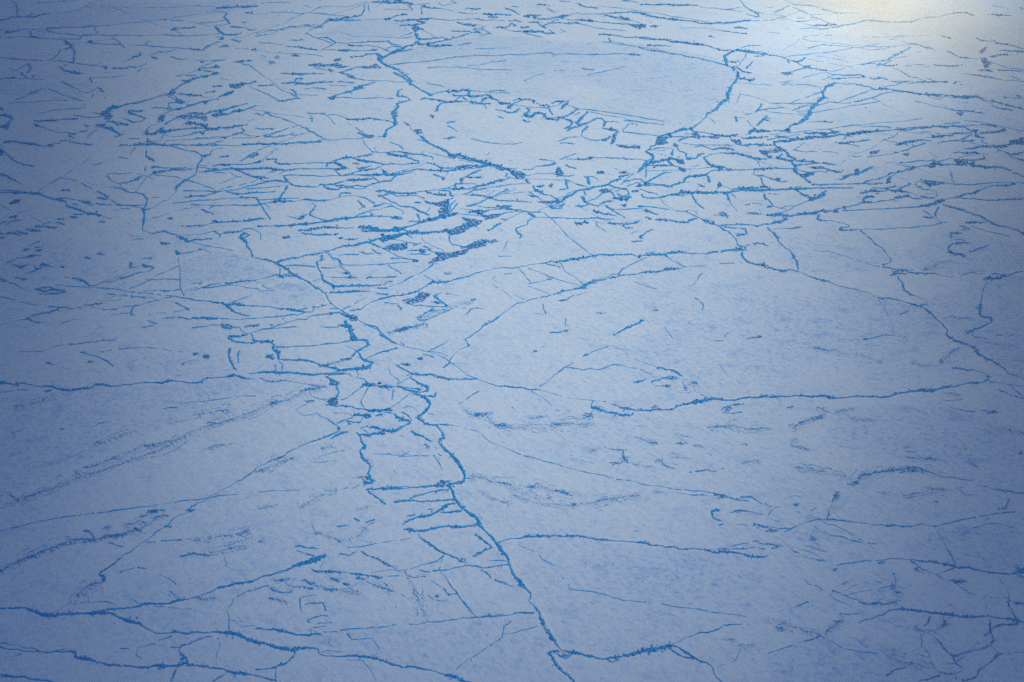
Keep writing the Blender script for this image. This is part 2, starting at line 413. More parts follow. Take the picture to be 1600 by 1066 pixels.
SURVEY = """
r4 d1 0,615 120,608 150,605 215,630 260,650 340,655 400,645 500,640 530,645 620,640 690,640 740,670 810,695 870,710 915,740 970,765 1050,760 1150,768 1250,762 1380,760 1470,775 1570,818 d2 60,830 120,848 230,872 # bold dark blue ridge entering at the lower left edge and stepping down beneath the fork
r4 d2 230,872 250,858 320,852 385,862 390,890 440,905 530,908 620,900 700,912 790,935 860,960 900,975 950,970 1050,990 1150,1015 1200,1025 1250,1045 1330,1066 # bold dark blue ridge with a square notch running out through the bottom edge
r3 d1 530,640 640,628 750,610 860,598 1000,582 1080,568 1170,550 1280,515 1400,475 1480,455 1579,435 d2 100,400 220,358 300,325 380,300 430,285 # long smooth ridge climbing right from the lower left fork towards the middle
r3.6 d1 0,845 60,865 150,875 220,875 300,885 335,875 400,878 465,880 465,910 520,920 590,940 660,960 750,968 830,972 900,975 960,960 1030,968 1080,965 1150,940 1165,965 1280,970 1380,985 1440,1010 1579,1025 d2 50,1040 120,1055 # long dark ridge nearest the bottom left corner with a step and dark clots
r2 d1 0,825 60,835 140,850 200,855 240,870
r1.8 d1 340,870 400,862 465,875
r3.2 b2 0,565 60,575 130,600 200,640 230,670 320,710 370,750 430,785 450,830 490,870 530,890 570,915 620,940 # thick crooked ridge slanting down from the middle left to the snow filled lead
c1.4 b2 620,940 700,985 760,1010 800,1050 c2 870,30 930,50 1010,65 1060,80 1110,95 1170,120 1210,150 1270,195 1300,220 1370,245 # faint line along the upper edge of the bright snow filled lead
r2.6 c2 1370,245 1430,270 1500,292 1579,295 c3 60,298 110,312 180,318 # scalloped ridge at the lower left rim of the big right hand floe
r3.2 c2 870,160 910,185 960,215 950,240 1000,270 1060,295 1060,320 1010,330 950,320 890,300 830,295 760,290 690,285 # ridge looping back on itself like a hook beside the central junction
r3.6 c2 950,325 1010,345 1050,365 1075,400 1050,440 1015,465 1000,485 1040,520 1110,530 1135,560 1160,605 1130,635 1150,665 1210,720 1250,760 1270,800 1290,850 1280,880 1220,890 1185,900 # thick winding ridge forming the right edge of the bright square floe below centre
r4 c2 1185,900 1210,935 1230,990 1260,1030 1300,1060 d2 1330,35 1370,65 1380,100 1430,150 1470,190 1500,230 1540,280 1560,330 1579,390 d3 45,440 75,480 115,520 105,560 140,600 170,640 180,680 200,725 240,780 270,830 300,865 320,885 # boldest ridge of all, slanting down right from the centre to a small triangle
r3.6 d3 285,870 225,885 260,930 280,970 310,1000 350,1025 385,1066 # short bold ridge from the small triangle down through the bottom edge
r3.8 d3 330,875 400,885 470,905 570,925 640,915 740,895 820,872 900,858 980,840 # bold sagging ridge running right from the small triangle near the bottom
r3 d3 980,840 1030,815 1100,785 1180,760 1270,740 1310,715 1420,705 # ragged tapering ridge climbing right to a frayed end near the bottom edge
r3 d3 980,840 1040,860 1090,890 1130,920 1200,945 1240,980 1260,1030 1300,1066 # upper strand of the split ridge dropping to the bottom edge right of centre
r2.4 d3 960,850 1010,885 1060,910 1120,920 # lower strand of the small split lens near the bottom edge
r3.2 c3 740,435 760,440 830,440 910,435 1000,432 1050,405 1120,388 1200,380 1300,375 1380,375 1430,362 1500,362 1579,355 c4 100,352 220,348 320,352 460,360 560,350 650,352 740,358 790,335 900,322 1000,320 1060,305 1090,295 1160,293 1240,270 1330,265 1360,250 # long clean level ridge crossing the right half below the big floe
r2.6 c3 490,425 530,430 580,450 640,458 690,470 740,470 745,455 # hooked left end beneath the long level ridge on the right
r2.4 c3 630,405 690,425 740,435 # short upper prong at the left end of the long level ridge
r3 d2 1480,212 1579,180 d3 100,165 200,162 330,168 480,180 620,195 740,200 850,218 950,235 1030,245 1100,240 1200,252 1300,258 1380,268 1440,280 1579,285 # long gentle ridge falling right from the bold central ridge above an empty floe
r3.2 c1 0,265 60,275 110,290 100,268 180,278 260,292 350,305 420,318 500,305 570,298 590,278 640,280 690,295 760,280 850,272 950,268 1020,265 1060,255 1130,262 1190,270 1240,265 1260,245 1330,235 1420,228 # long dark ridge with small steps entering at the middle of the left edge
r2 c1 1340,240 1480,225 1579,245 
r2 c2 0,210 100,203 200,208 300,215 380,218 450,215 # thin level ridge feeding into the dark knot left of centre
f2.4 c1 0,1040 100,1005 200,965 300,930 400,885 500,850 600,825 700,785 800,745 900,715 980,685 1050,655 1110,615 1190,565 1270,540 1340,520 1440,490 1579,440 c2 60,405 150,385 250,350 350,310 420,290 # long feathered ridge climbing right from the left edge to the dark knot
f3 d1 0,385 60,340 150,305 230,270 330,235 400,205 480,185 600,185 # ragged feathered ridge rising from the left edge in the lower left corner
f3 d1 620,180 650,170 760,155 850,130 940,70 980,40 # clump of feathered ridge with long pale snow tails at lower left
r2.8 d1 610,400 680,350 750,295 830,240 900,190 960,140 1040,95 1070,55 1130,30 1200,0 c1 1150,1060 1220,1010 1300,965 1380,925 1450,885 1520,845 1579,800 # straight ridge slanting up right from the lower left fork to mid left
r2.2 c2 0,795 100,745 200,695 300,650 370,625 450,595 520,560 # straight double ridge climbing right to the junction left of the square floe
f2 c2 0,820 80,790 160,755 230,735 # feathered lower strand of the straight double ridge at mid left
c1.8 d1 0,135 150,100 300,65 450,40 600,20 760,0 c1 680,1060 800,1045 930,1030 1050,1010 1130,995 1230,990 1350,965 1470,955 # thin straight crack climbing gently right from the lower left edge

r1.8 a1 70,0 105,45 110,95
c1.5 a1 0,130 60,118 110,100 170,105 230,100 300,82 400,78 480,65 540,30 610,5 # thin ridge across the extreme top left corner
c1.5 a1 0,185 120,185 250,180 400,172 520,165 600,160 700,155 820,140 920,130 1010,122 1100,105 1180,95 1250,78 1350,60 1450,45 1579,30 # long thin ridge rising gently right near the top left corner
r1.5 a1 0,195 100,190 200,210 300,195 420,210 520,215 620,212 760,218 900,215 1050,222 1200,215 1340,215
r1.7 a1 0,235 150,230 260,235 380,240 500,242 620,235
r1.8 a1 380,240 430,280 460,320 455,390
r1.8 a1 430,295 370,310 360,345 310,370 380,380
r1.5 a1 0,355 100,365 200,372 300,375 450,385 560,400 640,410 660,430
r1.8 a1 580,165 590,195 610,212
c1.4 a1 550,265 640,270 760,275 880,280 1000,290 1100,298 1150,300 1240,312 1290,270 1380,240
c1.2 a1 690,235 740,265 770,295 810,325
r1.8 a1 370,410 400,440 460,460 510,458
r1.6 a1 0,485 120,485 270,492
c1.2 a1 190,395 185,430 150,470 165,485
r1.5 a1 70,430 130,450 165,480
r1.5 a1 370,500 430,530 490,550 540,575
r1.8 a1 545,575 600,545 640,575
r1.5 a1 550,480 570,510 620,540
c1 a1 550,480 700,475 840,480
r1.4 a1 20,640 100,615 180,585 250,550
c1 a1 60,640 200,630 350,622 450,625 540,650
c1 a1 300,555 400,595 480,615 545,645
r1.5 a1 770,385 810,350 860,330 870,370 930,355 1000,330 1080,300
r1.4 a1 790,410 850,415 900,390 850,440
r2.8 a1 650,690 760,650 850,630 940,605 1050,570 1100,535 1160,500 1220,480 1350,455 # crooked ridge rising right through a dark knot in the upper left
r2 a1 1100,470 1170,450 1220,435 1340,415 
r1.6 a1 1120,470 1200,460
r2 a1 1060,585 1100,620 1140,635 1040,630 1035,655 1055,675 
r2.2 a1 1055,675 1100,670 1180,645 1280,620 1360,590 1450,560 1470,525 1579,515
r1.5 a1 1080,585 1150,580 1240,590
r1.4 a1 950,665 1010,665 1060,680
r2 a1 450,715 560,715 650,710 700,680
r1.8 a1 210,750 330,742 450,735
r2.2 a1 215,770 290,800 370,820 450,830
r1.6 a1 440,850 520,840 580,800 660,780 740,830
r1.8 a1 790,690 850,680 880,685
r2 a1 800,700 830,715 900,735 850,750 760,740
r2 a1 560,770 640,765 700,770 780,780
r2 a1 905,800 960,770 1000,710 1100,680 1250,635
r2.2 a1 910,835 1010,790 1120,760 1200,720 1350,700 1579,660
r2 a1 920,830 1010,820 1180,800 1330,795 1500,775
r1.8 a1 1120,770 1200,745 1300,760 1420,690 1579,650
r1.8 a1 1140,775 1250,785 1340,795
r2 a1 1200,830 1350,855 1450,820 1579,810
r1.6 a1 1000,800 1010,845
r2 a1 40,870 130,875 200,895 300,905 360,885 380,865 460,880 560,890
r2 a1 750,895 850,895 950,890 1050,895 1200,895 1400,900 1579,895
c1.4 a1 760,860 890,855
r1.6 a1 880,900 910,930 910,1000 890,1066
c1.4 a1 1040,900 1120,925 1230,950
r2 a1 1230,950 1245,990 1215,1030 1215,1066
r1.6 a1 1240,960 1300,960 1315,920 1400,910
r1.6 a1 580,1020 620,1030
r1.8 a1 970,1030 1100,1045 1190,1045
r1.8 a1 1220,1030 1400,1020 1579,1010
r2.4 a1 0,890 20,930 60,970 100,1000 200,1025 # dark ridge bending off the left edge in the upper left quarter
r1.8 a1 0,710 40,715 75,735 45,770 40,795 0,790
r1.4 a1 0,670 20,675
p a1 1060,570 20,22
p a1 660,705 50,28
p a1 700,755 60,20
p a1 10,920 18,45
p a1 1270,770 110,35
p a1 1000,725 25,30
p a1 945,815 40,20
p a1 620,555 22,20
p a1 570,590 20,14
p a1 1190,460 90,10
p a1 1380,600 60,18
p a1 900,395 60,12
p a1 960,355 25,10
p a1 1350,530 20,10
p a1 830,915 22,20
p a1 1420,160 50,40
p a1 1410,130 20,20

r2.6 a2 330,190 400,160 450,130 560,110 650,95 665,70 670,25 760,15 850,15 # jagged ridge climbing right to a tooth shaped corner at the top edge
r1.8 a2 0,205 60,195 140,185 230,165 300,155 370,150
p a2 390,160 25,14
p a2 470,120 45,10
p a2 760,15 50,8
r1.4 a2 690,20 700,70
r1.4 a2 780,60 900,65 960,70
r1.8 a2 850,15 940,30 950,55
c1.2 a2 0,20 120,15 240,20 330,45 470,40
c1.2 a2 0,90 120,70 230,70
r1.8 a2 800,125 880,100 930,80 960,55
r1.5 a2 860,125 970,120 1060,110 1170,125 1250,145 1380,160
r2 a2 890,155 960,160 1040,145 1000,130
r2.2 a2 990,165 1030,185 990,195 985,230 1010,245
r2 a2 1010,245 1100,235 1200,245 1290,215 1370,195 1400,180 # curving ridge along the upper left rim of the large oval floe
p a2 1000,175 26,18
p a2 1380,190 36,10
r1.4 a2 1020,60 1020,95
r3.2 a2 1010,245 980,275 900,300 840,325 780,355 760,370 800,400 # thick ridge at the left tip of the large oval floe
r2.6 a2 800,400 870,430 930,470 960,500 950,520 1000,545 1080,585 # ridge along the lower left rim of the large oval floe
r1.5 a2 1010,275 1080,265 1180,245
r1.8 a2 380,320 500,315 600,305 720,310 790,280
r1.5 a2 500,270 620,265 760,262
r2.4 a2 580,350 660,345 740,330
r2.2 a2 330,405 420,390 500,370
r2 a2 340,400 430,410 520,410
p a2 490,385 60,25
p a2 735,405 40,15
p a2 570,460 40,12
p a2 620,540 40,14
r1.8 a2 620,410 700,405 770,425
r2 a2 520,450 600,430
r1.5 a2 430,430 540,420 620,405 700,395 760,390
r1.6 a2 700,290 760,330 790,290 850,300
r1.5 a2 740,290 790,310 830,325
p a2 100,385 20,14
p a2 130,355 20,8
r1.6 a2 0,350 60,350
r1.6 a2 140,320 170,320
r2 a2 200,345 290,345
r1.6 a2 160,375 190,385
r2 a2 200,215 240,245 280,245
r1.6 a2 0,225 40,215
r1.6 a2 20,260 170,275
c1.2 a2 170,275 300,295
r1.4 a2 0,405 100,410 220,440 330,455
r1.5 a2 0,455 120,460 300,450 450,430
r2 a2 0,515 120,520 230,515 360,512 480,505 620,510 720,500 850,495 940,505
r1.6 a2 20,530 110,525
r1.6 a2 100,490 240,495 300,485
r2.8 a2 460,605 520,580 600,555 660,530 740,505 # short thick ridge ending in a dark blot left of the large oval floe
p a2 475,605 24,13
c1.4 a2 480,600 620,605 760,605 880,605 1000,605 1100,615 1200,625 1300,630
r2 a2 50,590 100,625 180,625 265,610 250,575 210,550
r2.8 a2 900,550 880,560 870,590 940,605 955,620 870,640 880,660 840,700 860,740 855,775 810,800 795,845 760,845 # zigzag ridge dropping from the left tip of the large oval floe
p a2 865,690 18,35
p a2 785,840 20,10
r2.4 a2 560,810 640,825 720,845 800,850
r1.8 a2 440,720 470,750 490,770
c1.4 a2 310,695 345,720 350,785
r2 a2 0,890 150,890 260,885 380,868 500,865 620,858 720,850 # level ridge between the dense blue tangle and the zigzag ridge
r2.2 a2 660,865 670,890 720,940
r1.8 a2 720,940 660,965 570,980 480,1000 440,1030
r1.8 a2 720,940 820,945 930,950 1010,960 1090,965
r1.8 a2 820,945 900,965 980,990 1010,1005
r2 a2 0,1000 40,985 100,940
r2.2 a2 0,940 80,900 200,880
r1.6 a2 30,1000 90,960 160,975
r2.2 a2 0,1050 100,1045 250,1050 380,1045 440,1030 520,1030 560,1040
r1.8 a2 450,1010 520,1020 570,1045
r1.8 a2 600,985 740,1000 880,1015 1010,1010
r1.6 a2 130,1010 260,1010 440,1005
r1.6 a2 0,790 70,795 110,795
r1.5 a2 0,840 150,840 260,835
r1.5 a2 0,700 40,715 60,690
r2 a2 920,765 980,800 1020,840 
r2.8 a2 1020,840 1080,890 1160,930 1220,965 1300,985 1400,1010 1500,1025 1579,1045 # sweeping ridge along the lower left rim of the pale floe below the oval one
r2 a2 1080,585 1130,570 1200,565 1300,560 1320,580 1400,600 1450,595 1480,620 1560,640
r2 a2 1190,570 1230,595 1320,600 1360,595
r2.4 a2 1450,600 1500,610 1579,655
c1.4 a2 1330,625 1410,630 1420,660
r1.8 a2 1140,640 1120,670 1110,700 1085,720
c1.2 a2 1100,730 1000,745
r1.4 a2 1190,770 1230,750
c1.2 a2 1190,780 1240,820
r1.6 a2 1160,855 1230,850
r1.5 a2 1420,880 1470,900
c1.2 a2 820,400 950,390 1060,370 1200,355 1300,340 1579,330
c1.2 a2 1000,265 1300,290 1579,300
c1.1 a2 1060,375 1140,410 1300,420 1579,425
c1.4 a2 920,465 1000,500 1100,525 1250,550 1400,570 1579,575
r1.6 a2 1370,195 1440,210 1360,240
r2 a2 1480,175 1540,165 1579,150
c1.2 a2 950,20 1080,35 1200,20 1240,15
c1.2 a2 1080,75 1240,70 1400,85 1500,110
r1.4 a2 1540,40 1579,60
p a2 785,1050 16,20
p a2 690,1025 40,10
p a2 1200,965 40,15
p a2 1320,1020 70,25
p a2 1480,620 30,18
p a2 110,905 60,18

r2.6 a3 540,215 640,220 780,232 900,245 1000,262 1100,270 1230,290 # straight dark ridge along the upper right rim of the large oval floe
r1.8 a3 1230,290 1330,310 1380,310
r2 a3 270,105 340,95 470,88 600,82 720,75 800,80 870,100 960,120 1050,130 1150,145 1250,145 1350,140 1460,128 # long low arched ridge just under the top edge right of centre
p a3 310,102 35,6
p a3 1020,125 36,6
r2 a3 350,125 480,130 600,145 700,150 780,175 900,165
p a3 770,165 50,10
r1.5 a3 900,165 1000,165 1150,165 1300,180 1440,205
r1.8 a3 80,100 140,105 180,145 210,180 260,210
r1.6 a3 0,150 60,130 150,130
r1.6 a3 100,185 180,195 260,205
p a3 10,155 16,7
c1.2 a3 0,205 100,210 230,230
c1.4 a3 560,0 700,20 850,25 1000,25 1150,40 1300,50 1420,70
c1.2 a3 250,0 350,35 400,50
r1.5 a3 1400,0 1440,40 1490,70 1520,100
c1.5 a3 0,335 120,335 240,330 350,338 500,338 620,335 740,335 830,345
c1.6 a3 600,250 720,280 850,300 960,320 1080,350 1180,370 1280,395 1360,415 # fine curved crack inside the right rim of the large oval floe
r1.8 a3 840,250 880,280 1000,285
r2.6 a3 1320,400 1310,345 1350,320 1420,310 1530,320 1579,335 # bracket shaped ridge at the right shoulder of the large oval floe
r1.8 a3 1330,400 1350,370 1410,380 1400,400
r1.6 a3 1420,310 1450,340 1400,370
p a3 1380,385 28,10
r2.8 a3 1370,415 1390,440 1395,475 1350,540 1330,580 1335,615 1280,650 1240,685 1205,700 1200,720 1170,745 1130,780 1100,800 # ridge down the right side of the large oval floe
p a3 1395,440 16,25
r1.8 a3 1400,485 1480,495 1500,460 1440,455
r1.8 a3 1370,420 1410,440
r2 a3 1100,790 1000,815 920,830 900,865 900,880
p a3 915,880 25,11
r2.6 a3 1110,805 1150,835 1250,850 1350,865 1400,880 1579,890
p a3 1150,835 30,9
r2.6 a3 230,675 250,710
r1.8 a3 250,650 300,625 340,645 310,690
r2.4 a3 300,735 370,755 330,800
r1.8 a3 340,805 380,760 440,690 460,690
r2.2 a3 400,770 440,765 460,790 430,840 480,860 540,865 600,855
r1.8 a3 350,805 400,790
r2 a3 440,765 500,740 540,735 580,750 570,790 560,800 640,805 700,775 740,765 780,780
r3 a3 600,865 640,810 660,815 620,885
p a3 628,870 14,30
r2 a3 630,900 700,905 780,915
p a3 740,910 46,11
c1.5 a3 660,810 780,820 900,830
c1.4 a3 430,675 600,690 760,720 900,745
c1.3 a3 900,745 990,765 1120,780
c1.1 a3 560,690 700,740 850,755
c1.3 a3 0,890 100,880 200,890
r1.3 a3 200,905 280,900
r1.4 a3 300,870 400,850
c1.4 a3 290,980 350,960 420,935
r1.8 a3 420,930 430,970 490,985
r1.4 a3 410,930 460,915 540,920
p a3 480,972 16,7
p a3 300,910 50,10
r2.6 a3 830,940 870,960 870,985 820,1020 780,1060 # short kinked ridge below the right end of the looping chain
r2 a3 830,935 900,890 1000,870 1080,840 1130,820
r2 a3 970,985 1050,990 1180,970 1230,945 1350,945 1400,960 1500,980 1579,980
r1.6 a3 1280,910 1370,920
p a3 1340,915 28,8
p a3 1560,945 22,16
r1.8 a3 860,1010 960,985 1050,1040
p a3 1040,1000 28,25
p a3 1010,895 18,12
r1.5 a3 1190,990 1230,1020 1340,1050 1579,1045
r1.8 a3 1390,680 1400,720 1380,750
r1.6 a3 1440,710 1510,690 1540,640
c1.3 a3 1450,710 1470,770 1500,790
r2 a3 1520,770 1560,730 1579,715
c1.1 a3 1410,580 1380,640
r2 a3 1340,830 1420,820 1579,810
r1.2 a3 700,460 700,520 670,580 710,620 800,605
c1.1 a3 430,490 435,530 390,590
r1.3 a3 80,490 160,460 280,440
r1.4 a3 60,540 50,570 90,580
c1.2 a3 0,530 120,515
c1 a3 720,390 620,440 450,460
r2 a3 0,1040 100,1050 200,1040 300,1030
p a3 380,1045 60,15
p a3 80,1055 60,10
p a3 560,1055 40,10
p a3 1190,1000 20,20

r2.6 a4 0,340 80,350 120,365 130,390
r2 a4 120,365 180,385 230,355
r3 a4 180,385 220,410 270,420 350,435 # thick dark ridge on the bright ground right of the large oval floe
p a4 240,415 40,12
r1.8 a4 80,450 150,460
r1.8 a4 100,450 200,430
p a4 120,455 22,11
c1.2 a4 280,345 400,360 500,385
r1.6 a4 330,495 420,460
r3 a4 420,510 380,530 350,550 340,580 350,600 300,640 260,680 240,730 190,760 140,775 120,810 # diagonal ridge descending left towards the dark tangle at upper right
p a4 390,525 25,11
r2.2 a4 0,810 90,805 140,810
r2.2 a4 0,865 60,850 180,860 260,850 360,850 500,830 620,815 700,810 800,800 930,790 1050,780 1250,775 1420,785 # long level ridge crossing the upper right under the sunlit patch
p a4 270,845 60,9
r1.8 a4 140,820 260,820 370,825 460,830
r1.4 a4 170,930 220,890
r1.3 a4 180,925 290,930
r2.6 a4 100,870 50,885 40,910 80,930 60,960 0,970
p a4 50,930 34,16
r2.4 a4 100,935 160,980 150,1000 170,1050
c1.4 a4 660,500 800,505 950,510 1100,510 1165,500
r2.2 a4 430,510 540,520 620,535 720,550 860,570 980,585 1100,595 1290,600 # dark straight ridge falling right below the sunlit patch
p a4 1240,600 50,6
p a4 880,572 20,6
r1.8 a4 980,590 1100,610 1250,620 1340,640 1450,660 1579,680
r1.5 a4 1370,630 1390,660
r1.4 a4 1210,455 1320,475 1450,490 1579,510
c1.2 a4 860,465 1000,500
c1.2 a4 1140,320 1220,355 1350,375 1500,425 1579,440
r1.5 a4 1350,250 1450,275 1579,300
p a4 1325,310 14,14
p a4 1400,345 28,6
p a4 1340,395 20,26
r1.4 a4 490,580 620,590 800,625 950,650 1100,670 1150,680
r1.6 a4 450,865 540,860
r1.6 a4 480,840 520,850 550,865
r1.6 a4 380,890 460,890 600,885
r1.6 a4 760,930 850,890 950,860
p a4 860,955 40,10
r1.5 a4 740,950 800,985
r1.8 a4 1230,900 1350,910 1500,890 1579,860
p a4 1530,885 45,14
p a4 1420,905 50,7
r1.8 a4 1500,965 1579,945
r1.5 a4 1220,780 1280,830 1330,880
r1.4 a4 1100,830 1280,815
r2 a4 880,1050 960,1020 1060,1000 1060,1025
r2.4 a4 1150,980 1180,1000 1260,1020 1400,1030 1500,1055 # dark hooked ridge near the right edge in the upper right tangle
p a4 1190,1000 28,15
r1.6 a4 1200,965 1330,960 1320,980
r1.4 a4 500,930 540,970
r1.6 a4 200,990 300,1000 420,1020 540,1045
c1 a4 0,200 200,225 400,220
c1 a4 570,225 750,230 1000,220
p a4 1200,710 40,15
p a4 820,740 20,6
p a4 660,940 30,8
p a4 560,900 40,12
p a4 1400,800 60,18
p a4 1300,640 40,10

r1.8 b1 0,45 100,90 200,135
r1.8 b1 0,145 100,150 240,170 300,190 400,215 420,245 490,270 560,295 620,305 # broken ridge falling right across the dim left side
r2.6 b1 740,110 760,140 820,165 880,170 910,200 900,240 880,265 # left arm of the dark y shaped ridge at left
r2.4 b1 880,265 920,265 970,240 1030,210 1060,180 1090,150 1080,145 1110,110 1160,75 1210,45 1215,0 # right arm of the dark y shaped ridge at left
r2.8 b1 885,270 890,310 885,350 880,395 950,415 # stem of the dark y shaped ridge at left
p b1 890,265 14,14
p b1 1035,215 18,9
r1.8 b1 740,105 820,90 910,60 950,45 1080,20 1200,15 1579,15
r2 b1 905,60 950,80
c1.3 b1 910,60 870,110 830,165
r1.2 b1 670,45 660,60 690,90 740,110
c1.2 b1 670,45 800,40 900,60
c1.2 b1 950,60 1100,65 1230,110 1320,135
r1.8 b1 900,0 900,40
c1.3 b1 1095,150 1200,150 1350,155
r1.6 b1 1350,155 1450,150 1579,120
r1.6 b1 1070,205 1180,190 1300,175 1400,160
r1.6 b1 1050,220 1200,220 1340,205 1579,190
c1.4 b1 1100,235 1300,240 1579,245
c1.3 b1 910,195 1010,190
r2 b1 950,415 1010,405 1050,410 1110,430 1200,425 1280,405 1340,405 1400,410 1500,400 1550,385
r2.2 b1 1110,440 1150,465 1200,455 1280,445 1350,440 1380,415 1340,405
c1.3 b1 1180,465 1280,490 1440,520
r2.2 b1 990,460 1040,480 1055,505
p b1 1030,482 20,14
r2 b1 1085,520 1095,545 1200,525 1240,510 1310,535
p b1 1095,535 13,12
p b1 1235,512 14,8
r2.2 b1 1510,410 1480,440 1520,465 1530,500 1550,525 1560,560
r1.5 b1 1500,400 1579,430
c1.3 b1 920,405 1050,390 1110,375
r1.5 b1 1220,360 1300,345 1400,335 1579,330
c1.2 b1 1100,560 1110,640 1110,740 1135,800
r1.8 b1 1135,800 1150,760 1260,745
r1.6 b1 1260,745 1360,720 1480,710 1579,705
r1.8 b1 1180,720 1250,720
r1.6 b1 1180,765 1320,745 1579,755
r1.6 b1 560,735 650,710 760,690 830,660 920,650 950,625 900,615 800,625 805,590
r1.8 b1 750,690 830,665 870,650
c1.5 b1 570,745 700,755 850,780 1000,795 1090,805
r2.4 b1 1090,805 1150,815 1250,830 1330,840 1400,855 1500,860 1579,862 # dark ridge running level into the bottom of the grey floe left of centre
r2.2 b1 1400,860 1430,890 1480,915 1540,920
c1.3 b1 1410,845 1480,815 1579,785
r2 b1 1085,840 1110,855 1170,880
c1.5 b1 1170,880 1050,900 920,915
r1.6 b1 1060,805 950,830 830,860 810,890
r2.4 b1 810,890 805,915 830,920
c1.4 b1 800,905 650,920
r1.6 b1 640,885 720,885
r1.8 b1 520,855 620,850
r1.8 b1 1000,940 1090,930 1240,935 1340,940
r2 b1 910,950 940,965 970,970 910,990 860,1000
r1.8 b1 1380,975 1410,1000 1450,990 1500,1010 1520,1040 1410,1050
r1.5 b1 1100,1010 1200,995 1300,985
r2 b1 50,590 110,570 180,560 240,550
r2 b1 150,510 250,520
r2 b1 180,495 240,500
r2 b1 90,605 150,625 230,630
r1.8 b1 110,650 190,680
r1.8 b1 280,605 320,600
r1.8 b1 380,610 420,620
r1.8 b1 290,665 330,660
r2 b1 400,765 310,745 220,755 250,765 400,770 
r2 b1 240,790 400,778
c1.4 b1 360,680 450,690 
r1.8 b1 450,690 520,710 560,740
c1.3 b1 330,725 430,740 550,750
r1.8 b1 60,240 80,210 130,205
r1.8 b1 60,315 110,300 150,250
r2.2 b1 160,400 200,395 250,400
p b1 210,385 36,13
p b1 85,312 28,8
p b1 75,230 18,14
r1.8 b1 100,400 170,395
r1.6 b1 240,370 350,380
r1.6 b1 360,350 395,360
r2 b1 380,150 430,150
r1.6 b1 610,195 650,205
r1.4 b1 430,235 480,240
r1.8 b1 430,315 470,315
r2 b1 0,430 50,420
r2 b1 150,945 210,915 310,900 380,870
r2 b1 150,945 200,955 290,960
r1.6 b1 380,970 450,945 530,940
c1.4 b1 0,980 100,950 150,945
r1.8 b1 90,690 160,700
r1.8 b1 0,690 40,710
r1.6 b1 820,455 920,450
r1.6 b1 870,570 940,565
r1.4 b1 600,545 650,548
r1.6 b1 700,270 800,265
p b1 1290,280 30,15

r2 b2 0,380 150,370 260,360 380,345 480,330 600,320 700,310 800,300
r1.8 b2 0,370 200,365
r3 b2 135,590 250,565 380,540 480,515 560,490 640,480 700,465 780,440 900,415 960,410 1100,405 1200,400 # straight slanting ridge climbing right from left of centre to the dense tangle
r2.8 b2 640,390 760,400 880,400 950,370 1030,345 1100,320 1170,305 1240,290 # ridge running right into the darkest blue blot of the dense tangle
p b2 1160,280 50,24
p b2 1120,220 65,22
r2 b2 0,110 100,90 180,90 210,115 270,125 370,130 410,115 430,140 500,150 525,130 640,155 680,140 680,120 760,95 840,80 860,55
r1.8 b2 0,15 150,15 300,20 560,15
p b2 545,10 20,8
c1.4 b2 150,50 300,55 500,55 620,55 780,50 900,50 1000,40
c1.4 b2 490,25 515,55
r2.6 b2 770,15 800,40
c1.4 b2 700,60 760,95
c1.4 b2 410,130 540,95 640,80
r1.5 b2 185,130 160,195 60,215
c1.3 b2 150,195 300,205
r1.8 b2 300,205 450,210 520,190 620,180 660,185 720,220
r1.7 b2 300,200 370,215 370,250 320,300
c1.4 b2 0,195 40,240 90,330
c1.3 b2 0,160 160,155
r1.6 b2 520,190 530,150
r2 b2 340,300 400,320 460,330
p b2 265,320 40,12
r1.8 b2 770,185 830,160 900,170 1000,155 1070,160 1130,155 1200,150 1200,185
r1.8 b2 830,160 960,190 1020,230 1100,235 1200,200
p b2 1060,160 20,10
c1.4 b2 700,280 760,255 850,245
c1.4 b2 680,290 600,315
r1.8 b2 900,270 980,270
r1.6 b2 850,245 910,290 1000,305
p b2 880,320 40,12
r1.6 b2 690,340 800,330 950,340
r2 b2 1280,330 1330,350 1280,380 1210,420
p b2 1250,395 50,20
p b2 1310,345 50,18
r2 b2 1240,285 1400,260 1579,250
r2 b2 1290,320 1400,330 1500,290 1579,270
p b2 1380,320 55,14
r1.8 b2 1190,400 1250,420 1340,400
r1.8 b2 1170,405 1200,380 1300,330
c1.2 b2 1180,290 1210,230 1230,190
r2 b2 1270,490 1320,465 1400,460 1490,460
p b2 1350,475 60,22
p b2 1450,465 35,10
r2.2 b2 1490,460 1400,490 1330,520 1200,560 1100,600
r1.5 b2 1100,600 1010,660
p b2 1150,570 55,18
r2 b2 780,500 870,480 940,510 830,510
p b2 870,492 70,18
p b2 920,495 18,14
r1.6 b2 700,470 780,510 860,550 960,580 1080,600
p b2 1020,525 34,11
p b2 980,580 24,10
p b2 780,440 60,14
p b2 1080,595 30,12
r1.6 b2 800,570 900,570 1000,590
r1.6 b2 950,500 1050,520 1200,540 1300,510
c1.4 b2 1200,430 1210,480
r2 b2 20,400 30,440 20,480 0,500
r1.8 b2 160,435 210,430
r1.8 b2 480,410 530,440
r2.2 b2 400,550 410,580 375,590 385,630 410,670 415,700 460,730 480,745 # upright crooked ridge hanging below the straight slanting ridge left of centre
r1.5 b2 480,570 530,600 540,610
r1.3 b2 520,550 630,545
c1.4 b2 540,605 680,610 830,600
r1.5 b2 390,625 500,620
c1.3 b2 460,690 600,685
r1.5 b2 490,745 640,735 760,735
c1.5 b2 480,775 620,775
r1.4 b2 880,725 960,690 980,670
r1.4 b2 800,720 700,790
r1.6 b2 1020,660 1060,690 1110,710
